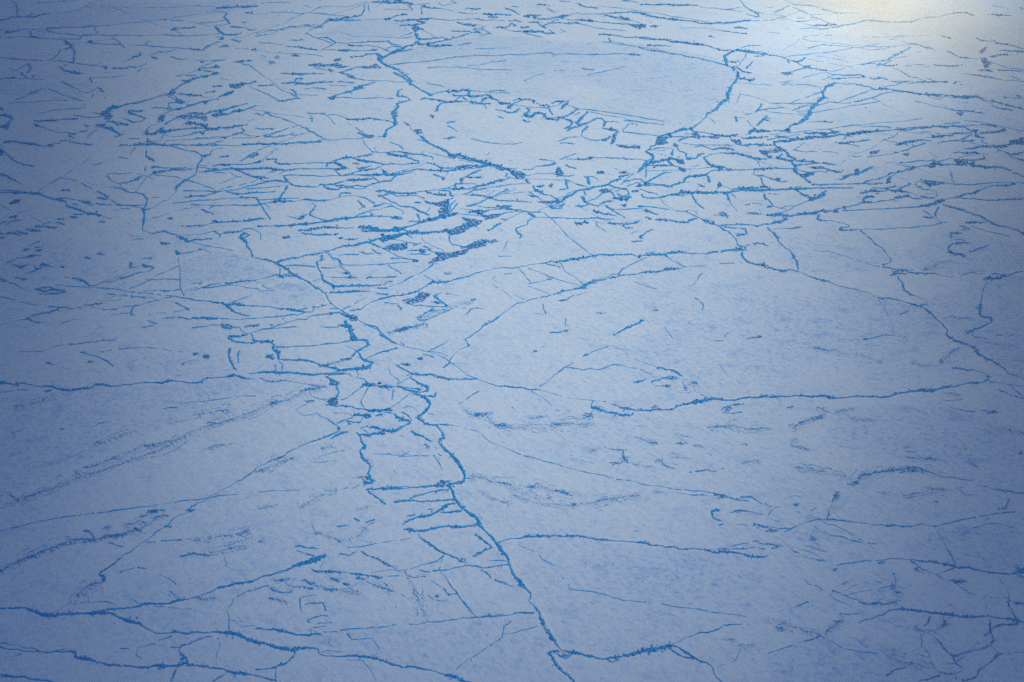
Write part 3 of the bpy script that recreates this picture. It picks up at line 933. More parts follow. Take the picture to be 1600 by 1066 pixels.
r2.8 b2 580,890 650,880 680,855 750,825 830,805 910,795 980,775 1030,750 1080,720 1180,715 1270,690 1350,660 1450,640 1579,630 b3 60,615 180,600 300,585 410,570 500,552 600,548 700,545 830,545 920,545 # longest curved ridge sweeping right from the snow filled lead across the centre
r2.6 b3 920,545 1000,530 1080,535 1200,540 1290,530 1400,515 # ridge along the top of the big right hand floe ending at a knot
p b2 1000,822 60,13
p b2 1040,792 25,16
r2 b2 900,835 1000,840 1080,845 1180,860
r2.4 b2 1100,800 1130,830 1180,865
r1.8 b2 1170,785 1240,800
f1.4 b2 1330,830 1250,850 1150,885 1050,930 1000,940
p b2 1345,820 16,8
f1.8 b2 820,1035 880,1010 960,990 1030,965
p b2 900,1015 40,9
r1.5 b2 1300,910 1320,885 1400,880
r2.6 b2 1579,870 1520,910 1480,945 1400,985 1350,1030 1300,1060 c2 1290,0 1320,40 1250,65 1210,110 1190,150 1160,175 # ridge descending left along the rim of the big right hand floe
r2.2 b3 0,865 30,845 120,820 240,795 310,770 420,750 480,720 560,700 640,685 770,665 900,650 1040,630 1060,620 # curved ridge tracing the upper left rim of the big right hand floe
c1.4 b3 1060,620 1200,610 1310,600 1420,595
r1.5 b2 1579,660 1500,670 1460,690 1490,715
c1.4 b2 1460,730 1530,770 1579,810
c1.3 b2 1260,580 1350,600 1440,640
r2 b2 0,700 50,690 150,670
p b2 150,678 18,9
r1.6 b2 150,630 145,690
r1.7 b2 0,750 20,770 110,765
r1.2 b2 40,735 100,760 170,720
r1.4 b2 150,680 250,680
r2 b2 0,1015 100,995 180,965 260,940 330,910
r1.7 b2 330,910 380,880 430,850
r1.6 b2 0,980 100,970 170,960 160,940
c1.5 b2 320,940 420,915 520,900
r1.8 b2 0,860 100,870 190,880
c1.3 b2 40,1005 200,995 370,990 520,985
r2.8 b2 530,985 580,990 585,1030 600,1066 # short upright ridge below the clotted knot left of centre
p b2 590,930 34,16
p b2 560,905 20,10
r2 b2 1460,390 1510,350
r2 b2 1550,460 1520,520
r1.6 b2 1500,555 1579,555
c1.3 b2 1300,150 1400,110 1500,90 1579,50
c1.3 b2 1220,130 1350,120
r1.8 b2 1340,160 1450,190 1579,205
p b2 1450,190 30,10
r1.8 b2 1550,30 1579,60
c1.4 b2 1380,170 1560,140
p b2 1280,60 40,18
p b2 1130,110 18,18
p b2 1180,660 26,8

c1.5 b3 195,285 270,350 340,430 430,500 500,548 # straight hairline crack slanting down right above the long curved ridge
c1.4 b3 30,620 70,660 120,725
r1.8 b3 180,600 300,625
c1.5 b3 300,595 330,650 400,690 440,730
c1.5 b3 430,740 340,715 230,680 100,630
r2.2 b3 420,745 520,700 600,675 690,630
c1.5 b3 690,630 770,590 830,560
p b3 440,750 25,10
p b3 500,715 30,8
p b3 230,695 14,9
r1.6 b3 290,830 340,820 400,795 460,775
p b3 320,828 24,6
p b3 850,535 34,7
p b3 1020,532 40,5
r1.3 b3 100,725 160,715 220,700
c1.3 b3 100,740 160,760 240,790
c1.3 b3 0,790 80,820
r2 b3 940,545 980,575 1060,620
c1.3 b3 1010,560 1020,590 1060,620
r2.6 b3 1180,330 1220,350 1280,370 1340,405 1380,445 1395,485 1440,500 1440,520 1400,520 1380,495 # ridge curving down right to the ring shaped knot at right of centre
r2.6 b3 1420,530 1450,590 1500,605 1579,615 # ridge leaving the ring shaped knot towards lower right
p b3 1400,505 30,14
r1.8 b3 1440,490 1579,490
r2.2 b3 1280,370 1380,360 1450,360 1579,355
r1.8 b3 1310,375 1440,385 1450,415 1390,430
r1.6 b3 900,330 1000,340 1060,350 
r2.6 b3 1060,350 1080,345 1130,325 1180,330
p b3 1210,340 26,10
r2.4 b3 780,462 800,440 830,420 860,390
p b3 805,440 14,12
r1.5 b3 740,410 800,420
r1.8 b3 740,465 800,460
p b3 845,320 20,8
r1.6 b3 0,445 50,430 30,400 40,380 100,350 110,330 140,310 110,290 60,290
c1.4 b3 140,315 300,325 450,320 560,345
r1.6 b3 330,360 500,340 640,355 740,355
r1.8 b3 680,365 740,380
r2.6 b3 240,250 310,215 350,185 400,155 520,125 # ridge climbing right through the right side of the dense tangle
r2.2 b3 130,150 250,180 300,210
r2 b3 100,185 200,185
p b3 130,185 28,10
p b3 285,235 46,13
r2.2 b3 60,60 120,110 150,150
r2 b3 0,50 60,60 90,90
p b3 300,40 50,14
p b3 60,35 50,10
p b3 30,245 60,10
r2 b3 430,150 450,210
r1.8 b3 300,75 400,100 480,120
r2 b3 470,60 480,110
p b3 580,150 40,11
r2.2 b3 620,155 640,190 710,195
r1.8 b3 350,245 470,240 560,240 610,215
r1.8 b3 480,275 560,285 640,300
c1.5 b3 560,230 640,280 720,315
r1.8 b3 850,105 900,120 980,125
r2.2 b3 980,125 1060,100 1080,70 1150,55 1210,50 1240,30
r1.8 b3 1215,60 1220,95
c1.4 b3 850,95 960,40
r1.6 b3 800,150 860,160
r1.8 b3 920,190 1000,175 1100,165 1250,160 1400,150 1579,145 # level ridge joining the dense tangle to the upper right network
r1.8 b3 920,190 940,230 1000,270
c1.5 b3 1000,270 1060,280 1180,290 1300,295
r1.8 b3 1110,175 1150,220 1195,270
c1.4 b3 1060,290 1180,265 1250,230
c1.5 b3 1330,165 1350,230 1390,280
r1.8 b3 1280,90 1300,60
p b3 1565,190 12,28
r1.5 b3 1500,20 1490,50 1540,100 1579,130
c1.4 b3 700,205 900,190
c1.4 b3 740,230 850,260 960,265
r1.6 b3 600,110 680,70 760,60
r1.6 b3 640,120 720,130 820,100
p b3 830,100 20,8
p b3 770,155 20,10
p b3 690,240 26,8
p b3 540,40 24,6
p b3 685,38 22,7
r2 b3 1300,280 1330,320
p b3 1300,300 34,13
r1.5 b3 1440,240 1540,235
p b3 1500,292 46,7
p b3 540,905 26,5
r2.4 b3 630,1040 700,1000 760,975 810,950 # isolated straight ridge slanting up right inside the big right hand floe
r1.8 b3 240,1025 290,1025 340,1015
p b3 340,1015 18,7
r1.5 b3 190,850 210,910
r1.4 b3 140,905 200,915
r1.3 b3 330,940 330,980
r1.2 b3 750,710 830,740 890,760 890,790
p b3 885,885 14,15
r1.2 b3 1180,660 1110,740 1060,745
r1.2 b3 1130,810 1180,850 1170,890
c1.2 b3 930,960 950,1010 990,1060
r1.8 b3 1310,1055 1335,1025
r1.6 b3 1450,1060 1530,1055

r2.6 b4 0,305 100,280 170,245 240,215 300,195 350,170 # straight ridge pointing up right on the right side above the crossing
r1.8 b4 0,220 40,245 110,265
r1.7 b4 160,140 220,180 270,195
r1.8 b4 0,210 20,250
p b4 265,200 20,9
p b4 20,245 16,10
r2.4 b4 0,355 70,345 120,325 100,315
r3 b4 20,305 120,305 220,295 290,285 330,275 400,275 470,255 530,240 600,220 # dark knotted ridge on the right half between two shattered zones
r1.8 b4 600,220 590,195 640,185
r1.8 b4 600,215 680,215 760,205 870,185
p b4 300,285 40,10
p b4 420,272 36,10
r2.2 b4 310,295 310,325 380,335 440,350 490,360 500,375 440,390 520,395
r1.5 b4 570,395 620,440 660,480 720,520
r2.4 b4 720,520 735,550 760,580 710,605 715,625 780,635 840,635 900,640 # zigzag ridge dropping into the upper right part of the pale floe
p b4 820,645 50,8
r2.2 b4 760,670 840,665 920,660
r2.8 b4 800,680 830,720 840,760 880,795 940,815 970,820 985,850 930,860 980,885 1010,910 1040,945 1080,980 1110,1010 1100,1040 1140,1066 # winding ridge falling right along the right rim of the big right hand floe
r3 c4 1140,0 1230,35 1280,55 1290,80 1360,125 1430,165 1480,210 1530,225 1579,245 # ridge running out to the right edge at mid height
p c4 1290,70 12,12
r2.2 b4 0,385 40,430 70,470 120,510 160,550 180,590 185,640 # curved ridge dropping right from the crossing to the big floe's top rim
r2.2 b4 0,625 50,635 100,650 130,635 190,650
p b4 90,645 25,8
r2.6 b4 190,650 260,680 350,705 430,735 520,755 600,775 680,810 760,815 850,840 920,860 # long ridge falling right along the upper right rim of the big floe
c1.4 b4 270,510 400,530 510,565 580,585 650,615 720,625
c1.4 b4 480,270 640,265 800,258 950,245
r2.8 b4 950,245 1030,235 1080,210 1120,195 1190,185 1260,165 1330,140 1400,120 1520,110 # bowed ridge sweeping up right to the right edge above the crossing
p b4 1190,183 18,10
c1.7 b4 1190,200 1300,205 1450,208 1579,200
r2 b4 940,180 1000,190 1080,200
r1.7 b4 920,120 960,140 1030,155 1050,185
r1.8 b4 820,135 870,115 940,95 1050,100
r1.6 b4 950,85 1050,100 1200,105 1380,105 1579,100
r1.6 b4 650,135 720,135 800,115
r1.6 b4 590,170 680,145 780,150
r2 b4 740,105 750,75 800,40
p b4 790,40 34,9
r1.8 b4 860,25 950,5 1040,5
r3 b4 1080,235 1180,265 1290,300 1370,340 1450,370 1530,390 1579,420 # dark straight ridge falling right to the right edge below the crossing
p b4 1560,405 22,12
r1.6 b4 1260,370 1370,400 1500,440
r1.8 b4 1050,265 1030,305
r1.4 b4 960,265 1020,310 1060,345
c1.2 b4 1060,350 800,375 560,385
r1.3 b4 970,315 1020,320
r1.6 b4 1220,350 1350,345
r2.6 b4 1400,0 1460,15 1520,45 1579,70
r1.3 b4 1120,15 1140,50 1130,80
r1.2 b4 1140,400 1135,440
r1.8 b4 1150,455 1230,470 1130,480 1110,510 1130,540 1210,550
f1.8 b4 950,640 1020,625 1060,590 1140,585
r1.6 b4 920,660 1050,670 1180,675 1260,655 1400,660 1480,670 1530,655 1579,645
r3 b4 1350,690 1420,690 1490,680
r2 b4 1350,700 1340,740 1320,790 1310,850
r2.6 b4 1310,850 1310,925 1380,935 1375,965 1320,990 1270,1010 1230,1030 # upright ridge with a square corner close to the right edge
r1.6 b4 1230,1030 1350,1066
r1.3 b4 1120,925 1240,935
r1.6 b4 870,890 815,910 820,920
r1.8 b4 1410,1040 1470,1050 1520,1030
r2 b4 590,1066 700,1045 770,1040
c1.4 b4 770,1040 850,1055
c1.2 b4 680,815 710,870 740,920 770,980 770,1020
c1.5 b4 0,145 150,135 300,135 450,130 600,125
c1.3 b4 0,100 200,110 400,110 700,110 850,100
r1.6 b4 160,0 170,30 230,75 260,105
p b4 235,45 40,14
r1.5 b4 440,75 500,60 560,30
p b4 500,50 46,14
p b4 90,85 35,10
r1.3 b4 20,385 100,385 190,380
p b4 280,110 15,12

c1.4 c1 0,330 60,322 180,310
c1.5 c1 110,80 250,75 340,45 430,30
r1.5 c1 430,30 550,20 700,10
r1.6 c1 500,80 580,100 640,125 700,170
p c1 560,142 22,7
r1.8 c1 280,145 330,160 
r1.4 c1 360,170 400,180 480,200
p c1 295,148 14,8
r1.3 c1 620,75 700,70 800,55
c1.2 c1 800,55 1000,60 1130,80
f1.5 c1 90,410 160,405 250,370 330,365
p c1 290,320 30,8
r1.6 c1 580,540 650,515
c1.2 c1 650,515 760,485
f1.5 c1 570,640 650,635 720,605 800,570
c1.3 c1 350,770 430,730 560,660 640,635
r1.5 c1 60,960 120,1000
r1.4 c1 60,580 130,560
f1.8 c1 520,795 600,775 700,735 740,720
p c1 720,733 20,11
f1.6 c1 760,715 850,675 930,655
f1.8 c1 920,655 1010,640 1100,610
r1.6 c1 1010,430 1100,425
c1.4 c1 1110,400 1250,385 1400,365 1579,350
r1.5 c1 1090,510 1180,495
f1.8 c1 1190,470 1290,455 1380,440 1430,430
r1.7 c1 1280,510 1350,520 1440,490
f1.7 c1 1260,680 1340,655 1440,640
r1.8 c1 1415,60 1420,110 1450,190
c1.3 c1 1475,70 1475,160
r1.5 c1 1120,150 1230,130
p c1 1275,100 22,7
p c1 1195,95 14,8
p c1 1130,155 12,6
p c1 385,555 12,6
r2.6 c1 1400,0 1470,20 1579,20
f1.6 c1 340,860 370,840
f1.5 c1 460,810 500,850
p c1 1420,228 16,6
r1.8 c1 1530,215 1579,212

r2.2 c2 0,15 60,10 110,30 100,60 140,85 140,125 # short upright chain of ridge left of the dark knot
r2.2 c2 140,125 200,128 300,130 380,150 440,170 490,180 # ridge bulging right into the ladder like ridge left of centre
r1.8 c2 140,50 300,45 450,30 580,5
r1.8 c2 60,110 100,95
r2.6 c2 600,5 680,10 690,35 630,75 650,120 720,145 700,175 640,185 580,185 500,200 450,220 440,235 470,265 # crooked ridge descending through the ladder like zone to the dark knot
f2.4 c2 430,165 500,135 560,120 620,100
p c2 550,165 60,10
r2.8 c2 460,270 540,280 640,290 690,285
p c2 490,272 30,14
r2 c2 470,215 570,215 590,235
r2.2 c2 600,190 640,210 640,235 680,255 685,285
r1.8 c2 20,240 80,260 140,260 200,260 270,270 340,285 380,290
r2 c2 270,320 340,305 400,295
p c2 320,308 22,8
r2.2 c2 440,290 370,310 330,330 340,350 400,370 480,370
r2.4 c2 500,300 510,330 495,380
p c2 480,385 34,20
r1.8 c2 360,385 430,405 510,410
r3 c2 510,410 600,420 680,435 760,440 830,425 # dark thick arc along the lower edge of the small round floe at centre
r2.2 c2 830,425 870,400 920,360 950,335 # slanting ridge on the lower right of the small round floe at centre
p c2 670,440 50,10
r1.6 c2 640,300 580,350 530,380
c1.2 c2 690,300 650,380 650,400
r1.2 c2 845,320 850,380
r2 c2 320,390 270,420 245,440 270,460 310,470 375,455 440,490 500,530 515,560 # looped thin ridge around the small lobed floe left of the square floe
r1.6 c2 470,460 560,460 590,470 650,465
r1.6 c2 520,550 540,510 600,480
r1.5 c2 620,540 680,490 760,450
p c2 690,470 30,13
r3 c2 620,575 650,630 670,660 640,690 660,740 710,785 690,830 700,850 720,880 680,890 660,880 # thick crooked ridge down the left edge of the bright square floe
p c2 690,860 18,25
r3 c2 650,590 760,580 860,570 # straight dark bar on the upper edge of the bright square floe
r2.6 c2 860,570 900,545 950,520 940,500 880,480 850,460 790,450 # ridge hooking round the lens shaped floe above the square one
p c2 700,555 36,13
r1.7 c2 700,525 760,560 850,565
r1.8 c2 900,440 940,490
p c2 520,580 20,8
r3 c2 680,930 780,915 880,910 980,915 1080,905 1160,900 # ridge along the lower edge of the bright square floe
r3 c2 690,935 740,975 800,1020 # short thick spur slanting down right under the bright square floe
r3 c2 940,995 1010,960 1100,940 1190,930 # upper rung of the ladder left of the boldest ridge
r3 c2 860,1005 970,995 1080,1000 1220,990 # level second rung of the ladder left of the boldest ridge
r2.2 c2 1070,1050 1130,1050 1170,1025 1230,1015
r1.3 c2 600,855 670,850
c1.5 c2 20,945 130,935 270,930
c1.5 c2 420,935 600,920 640,895
f2 c2 270,1045 330,1005 410,960 500,930
f1.3 c2 0,1050 130,1020
r2 c2 1060,620 980,585 950,565
r1.5 c2 1110,670 1140,715
c1.3 c2 340,760 400,720 550,685
c1.2 c2 360,760 500,750
f1.3 c2 400,670 480,660
r2 c2 1000,220 1080,220 1140,235 1230,245 1320,250 1370,245
r1.7 c2 1200,145 1160,180 1140,225
r1.5 c2 1100,175 1150,195
p c2 985,145 46,16
p c2 1170,170 20,16
r1.8 c2 870,160 950,160 1020,120
r1.4 c2 940,155 1030,115
r2 c2 1100,310 1110,345 1030,355
p c2 1140,335 10,12
c1.4 c2 1090,525 1200,530 1290,550 1370,570
c1.2 c2 1370,570 1440,630 1579,690
p c2 1390,465 55,14
p c2 1500,535 60,14
f2 c2 1280,430 1350,470 1420,470 1450,510 1579,550
f2.4 c2 1300,860 1380,850 1450,880 1579,900
f2 c2 1310,880 1400,930 1450,950
f1.8 c2 1380,930 1440,970 1579,1010
r1.2 c2 1430,290 1340,340 1250,400
r1.6 c2 1060,70 1120,45 1200,0
r1.5 c2 1070,75 1150,90 1190,105
f1.4 c2 720,95 800,75 860,60
c1.3 c2 820,170 830,220 890,260 860,285
p c2 330,385 30,8

r2.2 c3 170,295 240,240 310,190 380,145 # dark straight ridge rising right from the scalloped rim inside the big right hand floe
r2 c3 440,105 520,70 590,45
r1.4 c3 620,40 680,65 710,100
r2 c3 340,175 440,190 550,185
r1.8 c3 550,185 600,165 680,160 760,180 830,205 860,215
c1.4 c3 760,125 830,150 900,175
r2.6 c3 900,175 1000,195 1050,230 # short dark ridge at the upper right of the shattered patch in the right floe
r2 c3 860,265 940,240 1000,230
r2 c3 880,295 980,285
p c3 950,288 36,8
r2 c3 1050,260 1080,320
p c3 1070,300 14,22
r1.8 c3 750,270 830,245
p c3 780,265 24,7
r1.5 c3 1120,260 1160,300
p c3 1120,280 26,20
p c3 980,240 40,10
c1.2 c3 180,318 280,345 380,365 500,380 580,385
c1.2 c3 110,320 200,370 270,430 330,470
p c3 480,470 36,13
p c3 520,420 26,10
f1.8 c3 0,545 90,545 100,510
f2 c3 0,545 120,550 250,550
f2 c3 250,535 330,520 420,525 500,510
r1.8 c3 300,570 360,570
r1.5 c3 490,425 500,380
f1.4 c3 110,490 200,480
r1.8 c3 1290,440 1360,405 1430,400
r1.6 c3 1300,455 1420,450
p c3 1395,402 30,8
p c3 1335,435 30,12
f2 c3 1200,545 1300,540 1450,555 1579,550
f2 c3 1010,585 1090,600
p c3 1040,642 34,9
f1.6 c3 1120,655 1180,665
p c3 1440,650 16,10
p c3 880,420 24,5
r2.6 c3 565,660 620,680 690,685
p c3 690,740 26,20
r2 c3 690,690 680,730 720,765
f2.4 c3 740,770 860,785
f2 c3 920,740 940,780 1000,800
f1.8 c3 980,705 1060,735
f1.6 c3 760,605 850,640
c1.7 c3 0,690 100,725 200,755 350,795 500,830 650,865 800,895 950,915 1100,935 1240,950 # long hairline crack falling right across the lower middle
r1.8 c3 1240,950 1400,990 1579,1025
f1.4 c3 470,695 540,665
r1.4 c3 1100,820 1200,805 1310,795
f1.3 c3 1420,765 1530,750
f2 c3 0,905 100,960 200,1010 300,1025 400,1020
f2.4 c3 90,910 160,900 230,930 320,945 370,965
f1.8 c3 0,960 100,1000
f1.8 c3 410,1010 560,990 700,970 780,965
p c3 285,938 24,8
p c3 380,1020 20,8
r1.5 c3 870,950 1100,960 1200,965
p c3 1300,975 28,11
r2.4 c3 1410,975 1470,970 1540,1015
p c3 1265,1055 30,9
p c3 1420,1060 50,6
p c3 145,75 15,6
r1.5 c3 180,50 200,45
r1.8 c3 1240,10 1300,10
c1.3 c3 1280,155 1330,225
p c3 910,750 20,12
p c3 640,765 30,8
p c3 880,640 30,10

f2.4 c4 1180,55 1130,80 1100,110 1060,150
p c4 1070,135 14,12
r2 c4 1140,180 1220,190 1300,200 1360,220 1360,255
p c4 1360,230 13,11
r2.4 c4 1370,265 1450,270 1579,292 # ridge carrying the long level ridge on to the right edge
r2 c4 1420,310 1490,345 1579,365
r1.8 c4 1480,280 1530,320 1570,345
f1.6 c4 1080,325 1190,345
r2 c4 1075,375 1200,370
r1.9 c4 1050,390 1120,415 1180,435 1280,445
r2 c4 1320,440 1420,455
p c4 1380,452 30,9
f1.8 c4 1450,535 1579,580
f2 c4 140,570 150,550 220,510 310,485 350,465
f1.6 c4 420,460 450,440 530,425
f1.6 c4 300,425 400,460
f1.6 c4 500,485 640,510
f1.8 c4 250,680 150,660 140,640 175,610
f2.2 c4 160,790 240,800 340,815 400,830 450,840 460,865
r2 c4 275,815 350,820
f2.6 c4 490,895 550,885 580,840 650,825 740,810 830,805 950,805 1010,825 1060,850 # arched feathered ridge at right below the long level ridge
r2.6 c4 1060,850 1150,855 1260,870
p c4 880,815 70,9
p c4 545,885 18,14
p c4 310,483 26,8
p c4 205,520 16,10
r2.6 c4 1290,900 1350,910 1440,935 1579,950 # ridge running to the lower right edge from the arched feathered one
f2.6 c4 440,940 410,970 400,1020 370,1060
p c4 418,970 18,20
f1.8 c4 680,945 740,945 790,960
f1.8 c4 830,960 950,945 1010,925 1100,930
r1.8 c4 860,690 910,700
f2 c4 860,730 980,730 1050,745
p c4 1000,740 28,6
r1.5 c4 0,1030 80,1035
r1.5 c4 100,990 200,970
p c4 170,1022 22,9
p c4 1045,1005 14,8
r1.6 c4 1480,980 1470,1040 1420,1050
r1.4 c4 1250,765 1290,790
f1.4 c4 240,40 380,70 470,85
f1.3 c4 560,90 700,140
f1.3 c4 880,150 1000,165
p c4 1560,700 12,16
p c4 140,420 24,6

f2.4 d1 480,570 450,560 490,510 560,470 640,450
r2.8 d1 640,450 650,430 610,405 # short hooked ridge linking the straight slanting ridge to the lower left fork
r1.8 d1 480,575 550,570 540,530 510,520
r1.8 d1 330,630 390,605 440,575
c1.3 d1 720,390 800,370 870,360
c1.2 d1 970,385 1030,440 1100,480
c1.5 d1 890,205 1000,195 1150,190
f1.6 d1 1150,190 1300,180 1440,160 1540,125
r1.8 d1 1120,290 1200,270 1290,290
f2 d1 1290,265 1400,250 1530,220
p d1 1420,242 16,7
r1.7 d1 1390,345 1450,375 1530,380
c1.3 d1 1385,290 1395,340
f1.4 d1 660,200 710,235
f1.4 d1 420,190 540,130 580,180
p d1 390,215 22,9
p d1 900,75 60,22
r1.3 d1 640,850 760,860 860,850 960,830
r1.7 d1 980,810 1060,780
r1.3 d1 850,860 840,900 880,925
r2 d1 1050,850 1110,850 1100,880 1140,910 1160,940
r1.8 d1 1120,840 1200,815 1280,785 1350,800 
c1.5 d1 1350,800 1355,840 1340,880 1335,960
r2.6 d1 1090,985 1070,1020 1055,1060
r1.4 d1 1380,1020 1310,1060
r2 d1 1400,620 1415,670 1415,750
r2.2 d1 1410,600 1440,550 1500,520 1579,495
f1.5 d1 1430,490 1480,515
f1.6 d1 1190,550 1260,555 1330,550
c1.3 d1 1430,685 1570,695
c1.3 d1 1480,725 1579,715
c1.2 d1 950,600 1080,610 1180,615
c1.2 d1 720,515 800,540 850,580
c1.4 d1 540,575 660,570 720,590
f1.3 d1 1050,505 1100,550
r1.4 d1 0,940 60,915 150,890
r2.4 d1 0,1020 100,1035 200,1048 340,1066 # dark ridge cutting across the extreme bottom left corner
p d1 1080,750 14,7
p d1 1130,925 18,14
p d1 485,535 16,18

r3 d2 240,875 230,910 190,945 120,975 # short ridge peeling down left from the bold notched ridge at the bottom
r1.8 d2 120,975 60,985 0,985
r2 d2 120,980 125,1066
r2.8 d2 0,735 100,740 180,755 240,770 360,768 400,768 # level ridge just above the bold notched ridge near the bottom
c1.6 d2 420,755 510,755 560,745 680,740 800,720 930,705
r2.2 d2 930,705 1060,690 1180,685 1300,670 1360,665 1480,660 1579,650 d3 60,640 130,640 # level ridge joining the boldest ridge from the left near the bottom
c1.3 d2 340,765 330,720 320,685 
r1.6 d2 320,685 400,655 430,640 430,600 410,578 300,580
r1.4 d2 340,725 440,715 470,695
r1.7 d2 460,785 450,830 480,850
r1.6 d2 560,765 590,800 640,800 
c1.4 d2 640,800 720,795 750,840 775,885 710,905
r1.6 d2 410,885 440,870 520,880
r3.2 d2 1130,5 1080,35 1000,45 940,70 905,95 # thick dark rung of the ladder left of the boldest ridge
p d2 1040,40 46,10
r3.2 d2 930,120 980,135 1080,120 1200,105 1370,98 # lowest level rung of the ladder left of the boldest ridge
r2.8 d2 1000,150 1020,180 1080,220 1160,270 1220,295 1300,330 # sagging ridge under the lowest rung of the ladder
p d2 1270,315 26,15
r2 d2 1160,285 1100,325 1000,355 880,380
c1.4 d2 800,385 860,380
c1.3 d2 1150,290 1130,370
r2.6 d2 1350,155 1400,190 1460,235 1400,260 1340,290 # arrowhead shaped ridge touching the boldest ridge from the left
r1.8 d2 1380,130 1350,160
r1.8 d2 920,380 930,410 1050,415
r2.4 d2 1010,375 1130,375 1210,365 1310,345 1390,360 1480,350 1550,340
r1.8 d2 1390,375 1440,410 1500,445 1579,475
r2.4 d2 1130,385 1170,420 1200,470 1240,515 1290,580 1340,645 1360,665 # thin steep ridge slanting down right to the level ridge left of the boldest
r1.6 d2 1160,490 1190,530 1240,520
c1.2 d2 1080,440 1160,490
f1.6 d2 1060,530 1110,560 1160,570
p d2 1120,540 14,15
f2 d2 940,410 970,480 990,550 1030,620 1060,680
c1.3 d2 890,520 950,560
c1.7 d2 560,235 680,225 760,205 860,190 960,175
r1.4 d2 630,190 720,205
f2 d2 570,185 640,160 690,100 730,65
r1.6 d2 500,105 600,100
f1.7 d2 360,150 450,165 520,200
r1.6 d2 600,50 640,75
c1.2 d2 340,80 370,150
p d2 695,90 18,14
f2.2 d2 660,260 740,300 800,340 850,360
f1.5 d2 510,275 600,270
r2.4 d2 430,285 330,325 235,360 275,395 310,400 
r2 d2 330,375 380,385 440,380 520,385
r2.4 d2 520,385 600,400 690,408 780,418 # dark level ridge right of the tangled snow drifts near the bottom
r1.5 d2 780,418 880,410
f1.7 d2 90,450 200,435
f2.2 d2 190,470 300,480 380,470
f2 d2 90,490 160,510 230,500
f2.4 d2 390,480 470,495 540,500 630,520
f2.2 d2 450,425 500,445 570,465
p d2 330,480 40,12
p d2 500,440 30,10
f1.6 d2 0,550 100,550 210,575
f1.6 d2 280,550 370,530
f1.7 d2 560,405 600,430 720,460 800,490 940,545
r1.6 d2 0,490 80,470
r1.6 d2 240,230 300,235 390,245
r1.2 d2 250,250 320,280
c1.6 d2 1210,1005 1300,930 1430,850 1520,790 1530,720 1579,690 # thin crack rising right to the boldest ridge near the bottom
c1.4 d2 1520,765 1579,765 d3 60,745 155,722
c1.2 d2 550,930 650,930 700,980 740,1060
p d2 30,200 15,8
r1.4 d2 1430,312 1540,318

c1.6 d3 40,220 100,245 150,265 190,310 240,335 290,370 310,420 350,460 350,490 420,500 480,505 560,520 620,545 680,560 800,572 900,578 1000,600 1150,615 1230,635 1380,650 1480,670 # long crooked hairline crack across the empty floe at lower right of centre
p d3 310,900 40,12
r2 d3 260,885 330,920 380,890
r1.6 d3 580,915 620,945 660,930
r2.2 d3 1280,0 1230,15 1240,50 1290,70
r2 d3 1350,20 1400,5 1470,15 1540,30
r1.8 d3 1380,98 1450,100
r2.8 d3 1500,95 1579,115
c1.5 d3 1260,245 1350,230 1440,210 1540,185
f1.3 d3 700,910 760,885
f1.6 d3 1310,805 1370,805
f1.6 d3 1400,840 1500,835
c1.4 d3 1410,855 1380,930 1330,955 1270,970
r1.3 d3 1440,1030 1420,1060
r1.2 d3 720,160 780,130
r1.8 d3 0,470 20,480
r1.7 d3 0,650 30,630 110,640
p d3 1290,95 8,6

c1.8 d4 100,140 200,95 290,65 380,65
r2.2 d4 380,65 500,75 620,85 780,98 900,103 1020,105 # smooth level ridge in the lower right beneath the shattered zone
c1.8 d4 1020,105 1130,82 1250,55 1380,30 1480,18 1579,8 # thin ridge curving up to the right edge in the lower right
r1.8 d4 370,10 370,60
c1.4 d4 150,5 250,35 330,60
f1.6 d4 290,110 260,160 290,200 310,225
r3 d4 235,225 280,235 360,262 # short dark ridge with a pointed tip in the lower right shattered zone
p d4 275,180 18,20
p d4 30,130 36,12
r1.8 d4 60,40 70,80
r1.8 d4 0,40 30,0
c1.2 d4 1020,110 1070,180 1110,250
r2.2 d4 1105,240 1120,270 1160,335
c1.4 d4 1180,90 1250,125 1190,160
c1.5 d4 1250,120 1370,85 1450,95 1540,120
r1.5 d4 1360,50 1330,90
r3.2 d4 890,310 960,322 1050,330 1150,350 1230,358 1300,375 1400,390 1500,400 1579,375 # dark jagged ridge running to the right edge in the lower right
c1.6 d4 420,345 550,325 660,318 760,303 890,310
r2 d4 1500,400 1579,420
p d4 1560,380 25,24
r2 d4 880,320 960,375 1040,400 1100,380 1150,360
r1.8 d4 910,370 960,395
p d4 925,370 16,10
r1.2 d4 1040,405 1150,445 1200,490 1280,530
p d4 1180,440 40,14
r2 d4 400,500 480,535 550,555
r1.8 d4 550,555 640,585 720,590
r2 d4 560,700 650,670
r3.2 d4 650,670 760,620 830,615 930,630 1050,640 1120,650 1180,665 1280,665 # thick dark ridge running level in the bottom right corner area
r2.6 d4 1280,665 1390,665 1500,675 1579,700
p d4 1090,650 40,8
r1.6 d4 640,575 700,580
r2.2 d4 480,500 550,465
f2 d4 770,390 790,440 770,490 800,520 790,590
p d4 800,510 16,10
p d4 770,480 12,30
p d4 415,370 14,10
c1.6 d4 1420,420 1470,490 1490,520 1480,570
r3 d4 1480,570 1510,640 1540,710 # thick short ridge dropping to a dark blot at the lower right edge
p d4 1530,690 18,22
r2 d4 1370,680 1370,740 1390,800 1370,840 1430,890
p d4 1385,810 12,20
r2.4 d4 1530,710 1450,710 1390,730 1370,745
r2.2 d4 1150,905 1250,880 1360,840
r2 d4 910,715 980,760 1050,810 1100,870 1140,910 1190,980 # thin diagonal ridge falling right in the bottom right corner area
r1.8 d4 1000,660 990,700 950,730
f1.8 d4 930,745 1060,740 1090,700 1075,660
p d4 1090,710 20,22
r1.7 d4 930,750 950,850 1000,940 1050,1000
